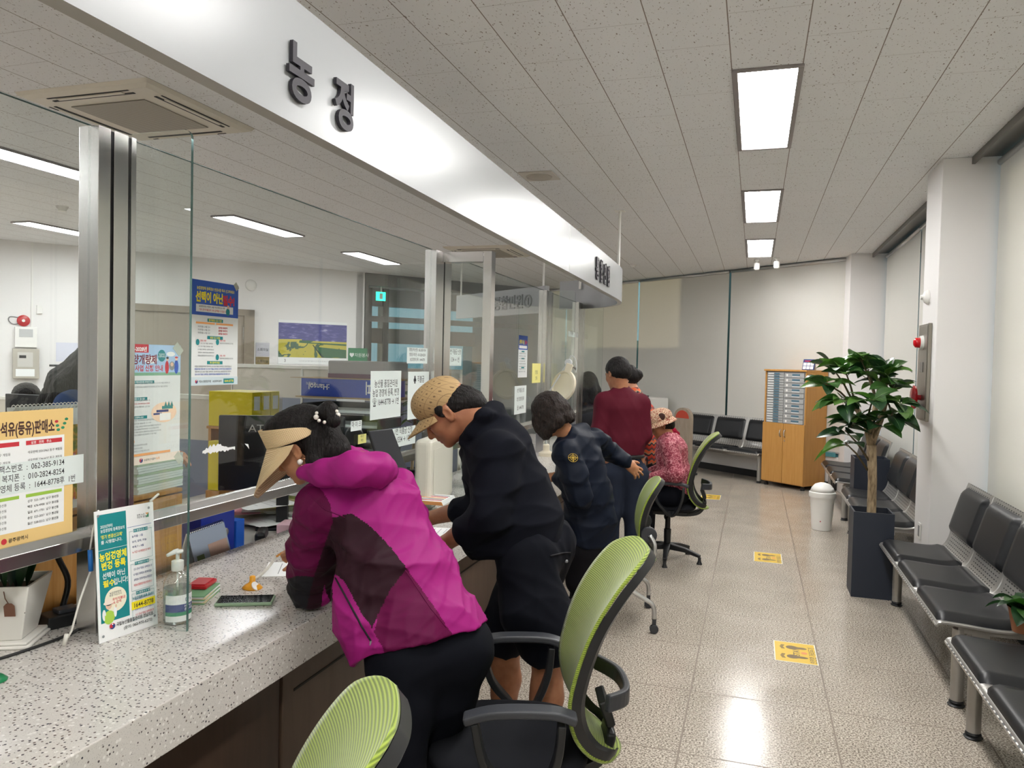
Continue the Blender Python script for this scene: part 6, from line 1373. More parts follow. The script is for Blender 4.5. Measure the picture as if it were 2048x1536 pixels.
# ================================================================== PEOPLE
def body_base(F, J, k=1.0, torso=True):
    """thin skin body under the clothes: torso, arms, legs"""
    lat = J['shR']-J['shL']
    if torso:
        F.chain([J['pel'], J['wst'], J['cst'], J['nkb']], [.080*k, .074*k, .080*k, .045*k], .03, lat, 1.2)
        F.cone(J['shL'], J['shR'], .034*k, .034*k, .03)
    for s in 'LR':
        F.chain([J['sh'+s], J['el'+s], J['wr'+s]], [.036*k, .033*k, .023*k], .015)
        F.chain([J['hp'+s], J['kn'+s], J['an'+s]], [.078*k, .052*k, .034*k], .02); F.cone(J['kn'+s]+(J['an'+s]-J['kn'+s])*.25, J['kn'+s]+(J['an'+s]-J['kn'+s])*.5, .050*k, .044*k, .03)
        F.cone(J['an'+s], J['to'+s], .036*k, .028*k, .02)
def shoe(name, an, to, parent, m_=None, h=.006, sole=True):
    F = Fig(); a, t = A3(an).copy(), A3(to).copy(); a[2] = .052; t[2] = .038; hl = a-(t-a)*.18
    d = nrm(t-a); lat = np.cross(d, [0,0,1]); F.cone(hl, t, .042, .036, .02, lat, 1.08); F.cone(a+np.array([0,0,.02]), a+(t-a)*.3, .042, .040, .02)
    F.ell(((hl+t)/2)*[1,1,0]-[0,0,.06], (.4,.4,.06), None, .004, True)
    return F.mesh(name, h, [m_ or SHOEM, SOLE], parent, lambda P: (P[:, 2] < .020).astype(int) if sole else np.zeros(len(P)))

# ---------------- woman in the magenta jacket
def person_magenta():
    t = thing('person', 'woman in a magenta and plum jacket and straw sun visor leaning on the counter', 'person', (-.95, 2.1, 0)); loc = A3(t.location)
    J = dict(nkb=PT(716, 935, 2.20), cst=PT(745, 1040, 2.17), wst=PT(812, 1180, 2.14), pel=PT(862, 1285, 2.12))
    lat = nrm([.75, .62, .06])
    J['shL'] = PT(640, 1012, 2.08); J['shR'] = PT(792, 985, 2.32)
    J['elL'] = PT(622, 1182, 2.235); J['elL'][2] = .868; J['wrL'] = PT(614, 1106, 2.44); J['elR'] = A3((-1.16, 2.58, .98)); J['wrR'] = A3((-1.42, 2.55, .86))
    hp = J['pel']; J['hpL'] = hp-lat*.08+[0,0,-.03]; J['hpR'] = hp+lat*.08+[0,0,-.03]
    J['knL'] = PT(790, 1560, 2.02); J['knR'] = PT(842, 1540, 2.22); J['anL'] = A3((-.98, 2.00, .07)); J['anR'] = A3((-.86, 2.24, .07)); J['toL'] = J['anL']+[-.13,.06,-.03]; J['toR'] = J['anR']+[-.13,.06,-.03]
    hc = PT(605, 888, 2.15); R = axes(view(-.87, -.50, .14), view(-.50, .87, 0)); s = .98
    F = Fig(); body_base(F, J, .95); head_prims(F, hc, R, s, neck=J['nkb'], neck_r=.048)
    hand_prims(F, J['wrL'], view(-.86, .12, .35), view(-.2, .8, -.5), -1, .92, (1.0, 1.15, 1.3, 1.4), thumb=.7)
    hand_prims(F, J['wrR'], (-1, .05, -.1), (0, 0, 1), -1, .92, (.3,.3,.3,.3))
    F.mesh('body', .005, [SKIN_T, LIPS, BROWM], t, head_pick(hc, R, s))
    # hair with bun
    H = Fig(); L = lambda x, y, z: hc+R@(np.array([x, y, z])*s)
    H.ell(L(-.020, 0, .034), (.097, .084, .090), R, .02); H.ell(L(-.065, 0, .01), (.055, .072, .07), R, .03)
    H.ell(L(.04, 0, .095), (.05, .06, .03), R, .03)
    H.chain([L(-.085, .01, -.01), PT(672, 905, 2.14), PT(690, 925, 2.16)], [.052, .045, .02], .03); H.chain([L(-.06, .05, -.02), PT(632, 925, 2.09), PT(640, 955, 2.10)], [.038, .026, .012], .02)
    H.ell(L(.052, .0, -.055), (.05, .06, .075), R, .01, True)
    bun = PT(657, 822, 2.12); H.ell(bun, (.030, .030, .032), None, .012); H.cone(bun, L(-.05, 0, .07), .02, .03, .015); H.ell(PT(668, 842, 2.10), (.022, .018, .022), None, .012)
    dn = fold_noise(260, .0022, R[:, 0], 3, 6); H.mesh('hair', .0045, HAIR, t, disp=dn)
    PEARL = mat('pearl', hexc('d9d4cc'), .15, coat=.6)
    b = MB(); 
    for k in range(11): a = k*2*PI/11; p = bun+A3(RT)*math.cos(a)*.036*.95+A3(UP)*(-.012+math.sin(a)*.022)-A3(FW)*(.020+.012*math.sin(a)*-1); b.ball(tuple(p-loc), .0058 if k % 3 else .0085, 10, 7)
    b.build('hair_tie_beads', PEARL, t, smooth=True)
    er = L(.0, .079, -.052); b = MB(); b.ball(tuple(er-loc-A3(FW)*.01), .0095, 12, 8); b.build('pearl_earring', PEARL, t, smooth=True); b = MB(); b.tube([tuple(er-loc+A3(UP)*.012*math.sin(a)-A3(FW)*.006+A3(RT)*(.009+.009*math.cos(a))) for a in [k*PI/6 for k in range(13)]], .0018, 6); b.build('earring_hoop', mat('rose_gold', hexc('c08a6c'), .25, 1), t, smooth=True)
    # visor: open-backed straw band and a deep brim
    def vis(u, v):
        a = (u*2-1)*2.25; w_ = max(0, math.cos(a/2.25*PI/2))**.35
        rr = np.array([.112*math.cos(a)-.010, .100*math.sin(a), 0]); zc = .040+.036*math.cos(a)
        return L(*(rr*(1+.05*(1-v))+[0, 0, zc+(v-.5)*.070*w_]))
    uvgrid('visor_band', vis, 60, 8, STRAW, t)
    def brim(u, v):
        a = (u*2-1)*1.65; w_ = max(0, math.cos(a/1.65*PI/2))**.5
        base = np.array([.116*math.cos(a)-.010, .104*math.sin(a), .042+.036*math.cos(a)-.034]); out = np.array([.70, .26*math.sin(a), -.70]); return L(*(base+out*.178*v*w_*(1-.22*abs(math.sin(a)))))
    uvgrid('visor_brim', brim, 60, 16, STRAW, t)
    # jacket
    K = Fig(); ax = nrm(J['pel']-J['nkb'])
    p0, p1, p2, p3, p4 = PT(716, 975, 2.17), PT(748, 1030, 2.17), PT(800, 1150, 2.14), PT(848, 1262, 2.12), PT(905, 1380, 2.11)
    K.chain([p0, p1, p2, p3, p4], [.070, .104, .115, .130, .142], .03, lat, 1.42)
    K.cone(J['shL'], J['shR'], .066, .060, .04); 
    K.chain([J['shL'], (J['shL']+J['elL'])/2+[-.005,0,0], J['elL']+[0,0,.018]], [.076, .076, .075], .025); K.cone(J['elL']+[0,0,.002], J['wrL']+(J['elL']-J['wrL'])*.12, .066, .036, .02)
    K.chain([J['shR'], J['elR'], J['wrR']+(J['elR']-J['wrR'])*.1], [.068, .058, .036], .03)
    # front flap hanging below at the counter side
    K.chain([PT(705, 1160, 2.05), PT(715, 1250, 2.02), PT(748, 1345, 2.0)], [.04, .045, .035], .05); K.cone(PT(720, 1210, 2.05), PT(770, 1325, 2.03), .07, .06, .05)
    # hem cut
    hn = view(.575, -.818, 0); K.ell(PT(872, 1296, 2.1)+hn*.40, (.9, .9, .40), axes(lat, hn), .004, True)
    # hood collar
    HD = Fig(); HD.chain([PT(606, 948, 2.06), PT(650, 945, 2.03), PT(705, 940, 2.03), PT(752, 938, 2.10), PT(772, 942, 2.2)], [.020, .040, .052, .050, .040], .025); HD.chain([PT(622, 925, 2.10), PT(655, 908, 2.12), PT(692, 905, 2.16), PT(730, 912, 2.26)], [.014, .020, .024, .022], .02); HD.ell(PT(668, 900, 2.13), (.05,.05,.05), None, .02, True)
    HD.ell(hc+R@np.array([-.01, 0, -.02]), (.088, .080, .105), R, .01, True); HD.mesh('hood', .0055, MAG, t, disp=lambda X: fold_noise(60, .006, lat, 31, 2)(X))
    K.ell(hc+R@np.array([-.01, 0, -.03]), (.085, .075, .10), R, .01, True)
    f1 = fold_noise(36, .012, nrm(lat+ax*.4), 5, 4); f2 = fold_noise(72, .0065, nrm(lat-ax*.6), 8, 3)
    b = K
    def dispj(X): return f1(X)+f2(X)
    # colour blocks follow the picture plane of her back: measured along spine and across it
    o_ = p0; acr = nrm(lat-ax*(lat@ax))
    def proj(P):
        q = P-A3(CAM); z = q@A3(FW); return 1024+FPX*(q@A3(RT))/z, 768-FPX*(q@A3(UP))/z
    sleeve_a, sleeve_b = J['shL'], J['elL']
    # the panels of the jacket back, outlined in jacket coordinates (along the spine, across the back)
    def uvj(P):
        q = P-p0; return q@acr, q@ax
    def inpoly(x, y, poly):
        c = np.zeros(len(x), bool); n = len(poly)
        for i in range(n):
            (x1, y1), (x2, y2) = poly[i], poly[(i+1) % n]; hit = ((y1 > y) != (y2 > y)) & (x < (x2-x1)*(y-y1)/((y2-y1) if y2 != y1 else 1e-9)+x1); c ^= hit
        return c
    def J2(u, v, y=2.06): q = PT(u, v, y)-p0; return (q@acr, q@ax)
    aub = [J2(*k) for k in ((662,1035,2.03),(705,1025,2.04),(745,1050,2.04),(785,1095,2.05),(810,1140,2.05),(775,1185,2.04),(752,1230,2.02),(738,1262,2.0),(715,1225,2.0),(690,1170,2.0),(664,1135,2.0),(655,1090,2.0))]
    plum = [J2(*k) for k in ((812,1138,2.05),(845,1185,2.06),(862,1215,2.06),(885,1250,2.06),(905,1285,2.08),(800,1400,2.02),(742,1270,2.0),(752,1230,2.0),(775,1185,2.0))]
    sl_all = [J2(*k) for k in ((520,1010),(560,985),(605,968),(640,983),(658,1015),(665,1060),(663,1100),(660,1140),(655,1250),(540,1260))]
    sl_dark = [J2(*k) for k in ((665,1045),(654,1075),(634,1141),(612,1250),(655,1250),(660,1140),(664,1090))]
    sl_patch = [J2(*k) for k in ((530,1143),(634,1141),(612,1260),(530,1260))]
    def pick(P):
        a, c_ = uvj(P); m = np.zeros(len(P), int); back = (P-A3(CAM))@A3(FW) < 2.36
        m[inpoly(a, c_, plum)] = 1; m[inpoly(a, c_, aub)] = 2
        near = ((P-A3(CAM))@A3(FW) < 2.75)
        m[inpoly(a, c_, sl_all) & near] = 1; m[inpoly(a, c_, sl_dark) & near] = 2; m[inpoly(a, c_, sl_patch) & near] = 3
        m[(np.linalg.norm(P-J['wrL'], axis=1) < .20)] = 2
        return m
    jk = K.mesh('jacket', .0045, [MAG, MAGD, AUB, CHARC], t, pick, dispj)
    T_ = Fig(); T_.chain([J['hpL'], J['hpL']+(J['knL']-J['hpL'])*.35, J['knL'], J['anL']], [.105, .100, .078, .056], .04); T_.chain([J['hpR'], J['hpR']+(J['knR']-J['hpR'])*.35, J['knR'], J['anR']], [.105, .100, .078, .056], .04); T_.cone(J['hpL'], J['hpR'], .112, .112, .04)
    T_.mesh('trousers', .008, NAVYT, t, disp=fold_noise(30, .006, (0,0,1), 4, 2))
    for s_ in 'LR': shoe('shoe', J['an'+s_], J['to'+s_], t)
    # zip on the side pocket
    z_ = surface_line(jk, [(668,1150),(690,1190),(722,1250),(742,1282)])
    b = MB(); b.tube([tuple(q[0]) for q in z_], .0028, 6); b.build('pocket_zip', CHARC, t, smooth=True); b = MB(); e_ = z_[-1]; b.tube([tuple(e_[0]), tuple(e_[0]+e_[1]*.004+Vector((0,0,-.018)))], .003, 6); b.build('zip_pull', GREYP, t)
    for ln in ([(612,985),(650,1020),(690,1035)], [(810,1140),(860,1215),(892,1255)]):
        z_ = surface_line(jk, ln, .0006); b = MB(); b.tube([tuple(q[0]) for q in z_], .0012, 5); b.build('seam', MAGD, t, smooth=True)
    pp = J['wrL']+view(-.86, .12, .35)*.14; b = MB(); q0 = A3(at(553,1113,z=.86)); b.tube([q0, q0+(PT(596,1086,2.44)-q0)*1.0], .0045, 10); b.m(mat('pen_orange', hexc('d9942c'), .4)); o = b.build('pen', mat('pen_white', hexc('e4e2dc'), .4)); tag(o, 'white pen with an orange tip held by the woman in magenta', 'pen')
person_magenta()

# ---------------- man with the beige cap
def cap_mat():
    m = mat('monogram_canvas', hexc('b79a74'), .8); nd, L, b = nodes(m); co = coords(m, 'Object', (1,1,1), (.5,.3,.8)); sp = N(m, 'ShaderNodeSeparateXYZ'); L.new(co, sp.inputs[0])
    def tri(s, per): return math_n(m, 'ABSOLUTE', math_n(m, 'SUBTRACT', math_n(m, 'MODULO', math_n(m, 'ADD', s, per*50), per), per/2))
    u = math_n(m, 'ADD', sp.outputs[0], sp.outputs[2]); v = math_n(m, 'SUBTRACT', sp.outputs[0], sp.outputs[2])
    a = math_n(m, 'LESS_THAN', tri(u, .034), .0010); c2 = math_n(m, 'LESS_THAN', tri(v, .034), .0010)
    blob = math_n(m, 'LESS_THAN', math_n(m, 'ADD', math_n(m, 'ABSOLUTE', math_n(m, 'SUBTRACT', .017, tri(u, .034))), math_n(m, 'ABSOLUTE', math_n(m, 'SUBTRACT', .017, tri(v, .034)))), .0055)
    f_ = math_n(m, 'MAXIMUM', math_n(m, 'MULTIPLY', math_n(m, 'MAXIMUM', a, c2), .5), math_n(m, 'MULTIPLY', blob, .75)); n = tex(m, 'ShaderNodeTexNoise', co, Scale=160)
    L.new(mixc(m, f_, hexc('a58960'), hexc('4d3a28')), b.inputs['Base Color']); bump(m, n.outputs[0], .25, .002); return m
def person_cap():
    t = thing('person', 'man in a beige patterned cap, navy sweater and shorts writing at the counter', 'person', (-.8, 2.8, 0)); loc = A3(t.location)
    J = dict(nkb=PT(965, 852, 2.78), cst=PT(1005, 940, 2.80), wst=PT(1035, 1035, 2.82), pel=PT(1062, 1100, 2.82)); lat = nrm([.18, .98, .03])
    J['shL'] = PT(994, 902, 2.68); J['shR'] = PT(970, 897, 2.94); J['elL'] = PT(975, 1030, 2.60); J['wrL'] = PT(893, 1085, 2.66); J['elR'] = PT(962, 1010, 3.02); J['wrR'] = PT(862, 1036, 3.05)
    J['hpL'] = J['pel']-lat*.09; J['hpR'] = J['pel']+lat*.09; J['knL'] = PT(1096, 1318, 2.72); J['knR'] = PT(1010, 1300, 2.95); J['anL'] = PT(1075, 1500, 2.76); J['anL'][2] = .09; J['anR'] = PT(1003, 1465, 2.98); J['anR'][2] = .09
    J['toL'] = J['anL']+[-.15,.02,-.05]; J['toR'] = J['anR']+[-.15,.02,-.05]
    hc = PT(893, 822, 2.76); R = axes(view(-.76, -.64, -.02), view(-.64, .76, 0)); s = 1.05; L = lambda x, y, z: hc+R@(np.array([x, y, z])*s)
    F = Fig(); body_base(F, J, 1.0); head_prims(F, hc, R, s, neck=J['nkb'], neck_r=.060, nose=1.0)
    F.cone(L(-.05, 0, -.05), J['nkb'], .058, .066, .03)
    F.chain([J['elL'], J['elL']+(J['wrL']-J['elL'])*.35, J['wrL']], [.046, .044, .029], .015); F.chain([J['elR'], J['elR']+(J['wrR']-J['elR'])*.35, J['wrR']], [.044, .043, .029], .015)
    for q in 'LR': F.chain([J['kn'+q]+[0,0,.1], J['kn'+q], J['kn'+q]+(J['an'+q]-J['kn'+q])*.32+[.012,0,0], J['an'+q]], [.068, .055, .058, .036], .02)
    hand_prims(F, J['wrL'], A3(nrm((-.75,.35,-.45))), (-.3,.1,.95), -1, 1.05, (.8,.9,1.0,1.1)); hand_prims(F, J['wrR'], A3(nrm((-.8,-.25,-.35))), (-.2,0,1), 1, 1.05, (.5,.5,.5,.5))
    F.mesh('body', .005, [SKIN_M, LIPS, BROWM], t, head_pick(hc, R, s))
    H = Fig(); H.ell(L(-.032, 0, .006), (.086, .079, .080), R, .02); H.ell(L(-.082, 0, -.030), (.050, .068, .060), R, .03); H.ell(L(-.100, 0, -.055), (.040, .056, .045), R, .03); H.chain([L(-.105,0,.0), L(-.125,0,-.03)], [.022,.012], .02); H.ell(L(.012, .074, .012), (.02, .010, .03), R, .012); H.ell(L(.012,-.074,.012), (.02,.010,.03), R, .012)
    H.ell(L(-.004, .088, -.018), (.023, .022, .034), R, .004, True); H.ell(L(.085, 0, -.035), (.08, .10, .09), R, .01, True)
    H.mesh('hair', .0045, HAIR, t, disp=fold_noise(300, .0035, R[:, 0], 6, 5))
    CM = cap_mat(); K = Fig(); K.ell(L(-.006, 0, .052), (.105, .088, .082), R, .02); K.ell(L(.04, 0, .065), (.060, .070, .058), R, .03)
    K.ell(L(0, 0, -.10), (.2, .2, .128), R, .004, True); K.ell(L(-.145, 0, .02), (.05, .045, .045), R, .008, True)
    K.mesh('cap', .0045, CM, t)
    def br(u, v):
        a = (u*2-1)*1.18; ln = .078*max(0, math.cos(a/1.18*PI/2))**.6; return L(.094*math.cos(a)+.006+v*ln*.98, .080*math.sin(a), .034-.018*abs(u*2-1)**2*1.2-v*.022+.0)
    uvgrid('cap_brim', br, 30, 8, CM, t, .004); 
    K = Fig(); p = [PT(972, 868, 2.79), PT(1000, 925, 2.80), PT(1022, 985, 2.81), PT(1042, 1050, 2.82), PT(1055, 1085, 2.82)]
    K.chain(p, [.092, .130, .142, .148, .136], .03, lat, 1.22); K.cone(J['shL'], J['shR'], .068, .068, .05); K.ell(PT(1000, 1075, 2.8), (.15,.16,.12), None, .06)
    K.chain([J['shL'], (J['shL']+J['elL'])/2+[.01,0,0], J['elL'], J['elL']+(J['wrL']-J['elL'])*.52], [.068, .067, .062, .055], .05); K.chain([J['shR'], (J['shR']+J['elR'])/2, J['elR'], J['elR']+(J['wrR']-J['elR'])*.42], [.078, .072, .064, .056], .03)
    K.chain([PT(943, 868, 2.69), PT(968, 832, 2.71), PT(990, 820, 2.82)], [.022, .030, .034], .02); K.cone(PT(942, 868, 2.70), PT(930, 905, 2.78), .020, .022, .02); K.cone(PT(985, 850, 2.80), PT(1005, 880, 2.80), .07, .09, .04)
    K.ell(L(-.02, 0, -.02), (.10, .088, .12), R, .008, True)
    K.ell(PT(1075, 1170, 2.82), (.30, .30, .115), axes((1,.0,-.35), (.35,0,1)), .006, True)
    K.mesh('sweater', .006, NAVYK, t, disp=fold_noise(38, .013, nrm(lat+[.3,0,.3]), 2, 3))
    S_ = Fig(); S_.ell(J['pel']+[.0,0,.0], (.125,.165,.11), None, .05); S_.chain([J['hpL']+[.018,0,0], (J['hpL']+J['knL'])/2+[0,-.01,0], J['knL']+[0,0,.075]], [.112, .120, .120], .04); S_.chain([J['hpR']+[.02,0,0], (J['hpR']+J['knR'])/2, J['knR']+[0,0,.075]], [.118, .114, .112], .04)
    for q in 'LR': S_.ell(J['kn'+q]+[0,0,-.10], (.2,.17,.115), None, .006, True)
    sh_ = S_.mesh('shorts', .007, NAVYT, t, disp=fold_noise(34, .009, (0,0,1), 9, 4))
    z_ = surface_line(sh_, [(1100,1112),(1125,1106),(1140,1105)], .002); b = MB(); b.tube([tuple(q[0]) for q in z_], .003, 6); b.build('pocket_welt', CHARC, t, smooth=True)
    z_ = surface_line(sh_, [(1132,1122),(1133,1122)], .002, 1); b = MB(); b.ball(tuple(z_[0][0]), .007, 10, 6) if z_ else b.ball((0,0,1), .001); b.build('pocket_button', GREYP, t, smooth=True)
    for q in 'LR': shoe('shoe', J['an'+q], J['to'+q], t)
person_cap()

# ---------------- stooping woman in the navy hooded jacket
def person_navy():
    t = thing('person', 'woman with wavy dark bob in a navy hooded jacket stooping at the counter', 'person', (-.9, 4.5, 0)); loc = A3(t.location)
    J = dict(nkb=PT(1133, 868, 4.42), cst=PT(1155, 920, 4.45), wst=PT(1178, 1000, 4.5), pel=PT(1182, 1065, 4.52)); lat = nrm([.45, .88, .05])
    J['shL'] = PT(1132, 905, 4.28); J['shR'] = PT(1188, 878, 4.66); J['elL'] = PT(1162, 990, 4.26); J['wrL'] = PT(1112, 952, 4.36); J['elR'] = PT(1222, 905, 4.85); J['wrR'] = PT(1252, 926, 4.84)
    J['hpL'] = J['pel']-lat*.085; J['hpR'] = J['pel']+lat*.085; J['knL'] = PT(1168, 1150, 4.42); J['knR'] = PT(1195, 1120, 4.75); J['anL'] = A3((-.86, 4.50, .08)); J['anR'] = PT(1192, 1135, 5.0); J['anR'][2] = .08
    J['toL'] = J['anL']+[-.14,.05,-.04]; J['toR'] = J['anR']+[-.14,.02,-.04]; J['knR'] = (J['hpR']+J['anR'])/2+[-.06,0,0]; J['knL'] = (J['hpL']+J['anL'])/2+[-.05,0,0]
    hc = PT(1100, 828, 4.36); R = axes(view(-.60, -.55, .58), view(-.45, .85, .2)); s = 1.0; L = lambda x, y, z: hc+R@(np.array([x, y, z])*s)
    F = Fig(); body_base(F, J, .95); head_prims(F, hc, R, s, neck=J['nkb'], neck_r=.047)
    hand_prims(F, J['wrL'], (-.85,.35,-.3), (-.2,0,1), -1, .95, (.6,.7,.8,.8)); hand_prims(F, J['wrR'], view(.72, -.55, .1), view(-.3, .5, -.75), -1, .98, (.55,.4,.5,.6), spread=.7, thumb=.5)
    F.mesh('body', .006, [SKIN_T, LIPS, BROWM], t, head_pick(hc, R, s))
    H = Fig(); H.ell(L(-.014, 0, .036), (.108, .100, .094), R, .02); H.ell(L(-.03, 0, -.02), (.10, .104, .07), R, .03)
    for a, (x, y, z, r) in enumerate(((-.07,.06,-.075,.035),(-.03,.085,-.085,.03),(.02,.088,-.095,.028),(-.09,.0,-.07,.035),(-.06,-.07,-.07,.035),(.055,.075,-.10,.022),(.01,-.088,-.08,.03))): H.ell(L(x, y, z), (r, r, r*1.2), R, .025)
    H.ell(L(.05, .085, -.04), (.040, .022, .075), R, .02); H.ell(L(.105, -.03, -.055), (.055, .060, .085), R, .01, True)
    H.mesh('hair', .0055, HAIRB, t, disp=fold_noise(150, .0065, R[:, 2], 12, 2.2))
    K = Fig(); p = [PT(1145, 895, 4.43), PT(1160, 935, 4.45), PT(1175, 985, 4.48), PT(1180, 1045, 4.5), PT(1178, 1065, 4.5)]; K.chain(p, [.10, .122, .130, .138, .140], .03, lat, 1.22); K.cone(J['shL'], J['shR'], .066, .066, .05)
    K.chain([J['shL'], (J['shL']+J['elL'])/2+[.01,-.01,0], J['elL'], J['wrL']+(J['elL']-J['wrL'])*.15], [.075, .072, .064, .045], .03); K.chain([J['shR'], (J['shR']+J['elR'])/2, J['elR'], J['wrR']+(J['elR']-J['wrR'])*.12], [.070, .062, .056, .044], .03)
    K.chain([PT(1118, 895, 4.33), PT(1140, 868, 4.40), PT(1165, 858, 4.55)], [.035, .042, .036], .02); K.chain([PT(1140, 882, 4.38), PT(1170, 885, 4.50)], [.038, .040], .03); K.ell(PT(1185,905,4.5), (.05,.06,.035), None, .03)
    K.ell(L(-.01, 0, -.04), (.09, .085, .12), R, .01, True); K.ell(PT(1180, 1125, 4.5), (.32, .32, .135), axes((1,.0,-.15), (.15,0,1)), .006, True)
    nj = K.mesh('jacket', .007, NAVYJ, t, disp=fold_noise(44, .013, nrm(lat+[0,0,.3]), 22, 2.5))
    YG_ = mat('badge_gold', hexc('b79a3a'), .6); b = MB(); bc = PT(1146, 916, 4.15)
    ex, ey = A3(RT), A3(UP); base = J['shL']+(J['elL']-J['shL'])*.14
    import mathutils
    sp_ = surface_line(nj, [(1146,916),(1147,916)], .003, 1)[0]; cpos = A3(sp_[0])+loc; nn_ = A3(sp_[1]); ex = nrm(ex-nn_*(ex@nn_)); ey = np.cross(nn_, ex); rg = .027; q = lambda a, r_: tuple(cpos-loc+ex*math.cos(a)*r_+ey*math.sin(a)*r_)
    for r_ in (rg, rg*.62): b.tube([q(k*PI/12, r_) for k in range(25)], .0013, 5)
    b.tube([q(PI/2, rg), q(-PI/2, rg)], .0022, 5); b.tube([q(0, rg), q(PI, rg)], .0022, 5); b.tube([q(PI/4, rg*.6), q(PI/4+PI, rg*.6)], .0013, 5); b.tube([q(-PI/4, rg*.6), q(-PI/4+PI, rg*.6)], .0013, 5); b.build('sleeve_badge', YG_, t)
    T_ = Fig(); T_.chain([J['pel'], J['hpL']+(J['knL']-J['hpL'])*.3, J['knL'], J['anL']], [.125, .105, .080, .062], .04); T_.chain([J['pel'], J['hpR']+(J['knR']-J['hpR'])*.3, J['knR'], J['anR']], [.125, .105, .080, .062], .04)
    T_.mesh('trousers', .009, BLKT, t, disp=fold_noise(30, .006, lat, 7, 1.5))
    for q_ in 'LR': shoe('shoe', J['an'+q_], J['to'+q_], t, GREYP)
    M_ = Fig(); M_.ell(L(.082, 0, -.055), (.028, .040, .042), R, .01); M_.mesh('face_mask', .005, mat('mask_white', hexc('d8dadd'), .8), t)
person_navy()

def standing(label, hc, R, s, J, lat, skin, hair, hairfn, top, topname, legs, topr, topk=1.2, sleeves=.9, h=.009, disp=None, seed=1, pickt=None, hem=None, extra=None):
    c0 = (J['anL']+J['anR'])/2; t = thing('person', label, 'person', (c0[0], c0[1], 0))
    F = Fig(); body_base(F, J, .97); head_prims(F, hc, R, s, neck=J['nkb'], neck_r=.052)
    hand_prims(F, J['wrL'], J.get('hdL', nrm(J['wrL']-J['elL'])), J.get('hnL', (0,0,1)), -1, 1, (.6,.6,.7,.7)); hand_prims(F, J['wrR'], J.get('hdR', nrm(J['wrR']-J['elR'])), J.get('hnR', (0,0,1)), 1, 1, (.6,.6,.7,.7))
    F.mesh('body', h*.75, [skin, LIPS, BROWM], t, head_pick(hc, R, s))
    H = Fig(); hairfn(H, lambda x, y, z: hc+R@(np.array([x, y, z])*s), R); H.mesh('hair', .006, hair, t, disp=fold_noise(200, .004, R[:, 2], seed, 4))
    K = Fig(); K.chain([J['nkb']+(J['cst']-J['nkb'])*.4, J['cst'], J['wst'], J['pel']+(J['wst']-J['pel'])*.2], topr, .03, lat, topk); K.cone(J['shL'], J['shR'], .062, .062, .04)
    for q in 'LR': K.chain([J['sh'+q], J['el'+q], J['wr'+q]+(J['el'+q]-J['wr'+q])*(1-sleeves)], [.066, .056, .044], .03)
    K.cone(J['nkb'], J['nkb']+(hc-J['nkb'])*.22, .062, .058, .02)
    if hem is not None: K.ell(hem, (.35,.35,.12), None, .006, True)
    K.mesh(topname, h, top, t, pickt, disp or fold_noise(34, .007, (0,0,1), seed, 1.6))
    T_ = Fig(); 
    for q in 'LR': T_.chain([J['pel'], J['hp'+q]+(J['kn'+q]-J['hp'+q])*.3, J['kn'+q], J['an'+q]], [.10, .10, .076, .058], .04)
    T_.cone(J['pel'], J['pel']+(J['wst']-J['pel'])*.4, .112, .104, .03, lat, 1.3)
    T_.mesh('trousers', h, legs, t, disp=fold_noise(28, .006, (0,0,1), seed+3, 2))
    for q in 'LR': shoe('shoe', J['an'+q], J['to'+q], t, h=.008)
    return t
# ---------------- man in the maroon shirt (back view)
y_ = 5.9
J = dict(nkb=PT(1243, 782, y_), cst=PT(1243, 815, y_), wst=PT(1247, 880, y_), pel=PT(1247, 915, y_)); lat = nrm([.93, .36, 0])
J.update(shL=PT(1208, 803, y_-.06), shR=PT(1282, 808, y_+.06), elL=PT(1197, 862, y_-.1), wrL=PT(1190, 905, y_+.18), elR=PT(1288, 870, y_+.05), wrR=PT(1268, 912, y_+.25))
J['hpL'] = J['pel']-lat*.09; J['hpR'] = J['pel']+lat*.09; J['anL'] = A3((J['hpL'][0], y_, .08)); J['anR'] = A3((J['hpR'][0], y_+.05, .08)); J['knL'] = (J['hpL']+J['anL'])/2; J['knR'] = (J['hpR']+J['anR'])/2; J['toL'] = J['anL']+[-.10,.11,-.04]; J['toR'] = J['anR']+[-.06,.13,-.04]
hc_ = PT(1234, 747, y_+.02); R_ = axes(view(-.55, -.30, .78), view(-.1, .9, .3))
def short_hair(H, L, R): H.ell(L(-.018, 0, .036), (.103, .088, .092), R, .02); H.ell(L(-.055, 0, -.01), (.065, .080, .06), R, .03); H.ell(L(.085, 0, -.045), (.075, .10, .088), R, .01, True); 
t_ = standing('man in a maroon shirt and dark slacks seen from behind at the counter', hc_, R_, 1.02, J, lat, SKIN_M, HAIR, short_hair, MARS, 'shirt', GRYT, [.085, .118, .118, .112], 1.42, seed=31)
b = MB(); pb = J['pel']+(J['wst']-J['pel'])*.12-A3(t_.location); n0 = lat; n1 = np.cross([0,0,1.], lat)
b.tube([tuple(pb+n0*math.cos(a)*.150+n1*math.sin(a)*.118) for a in [k*2*PI/28 for k in range(29)]], .016, 6); b.build('belt', BLACKP, t_, smooth=True)

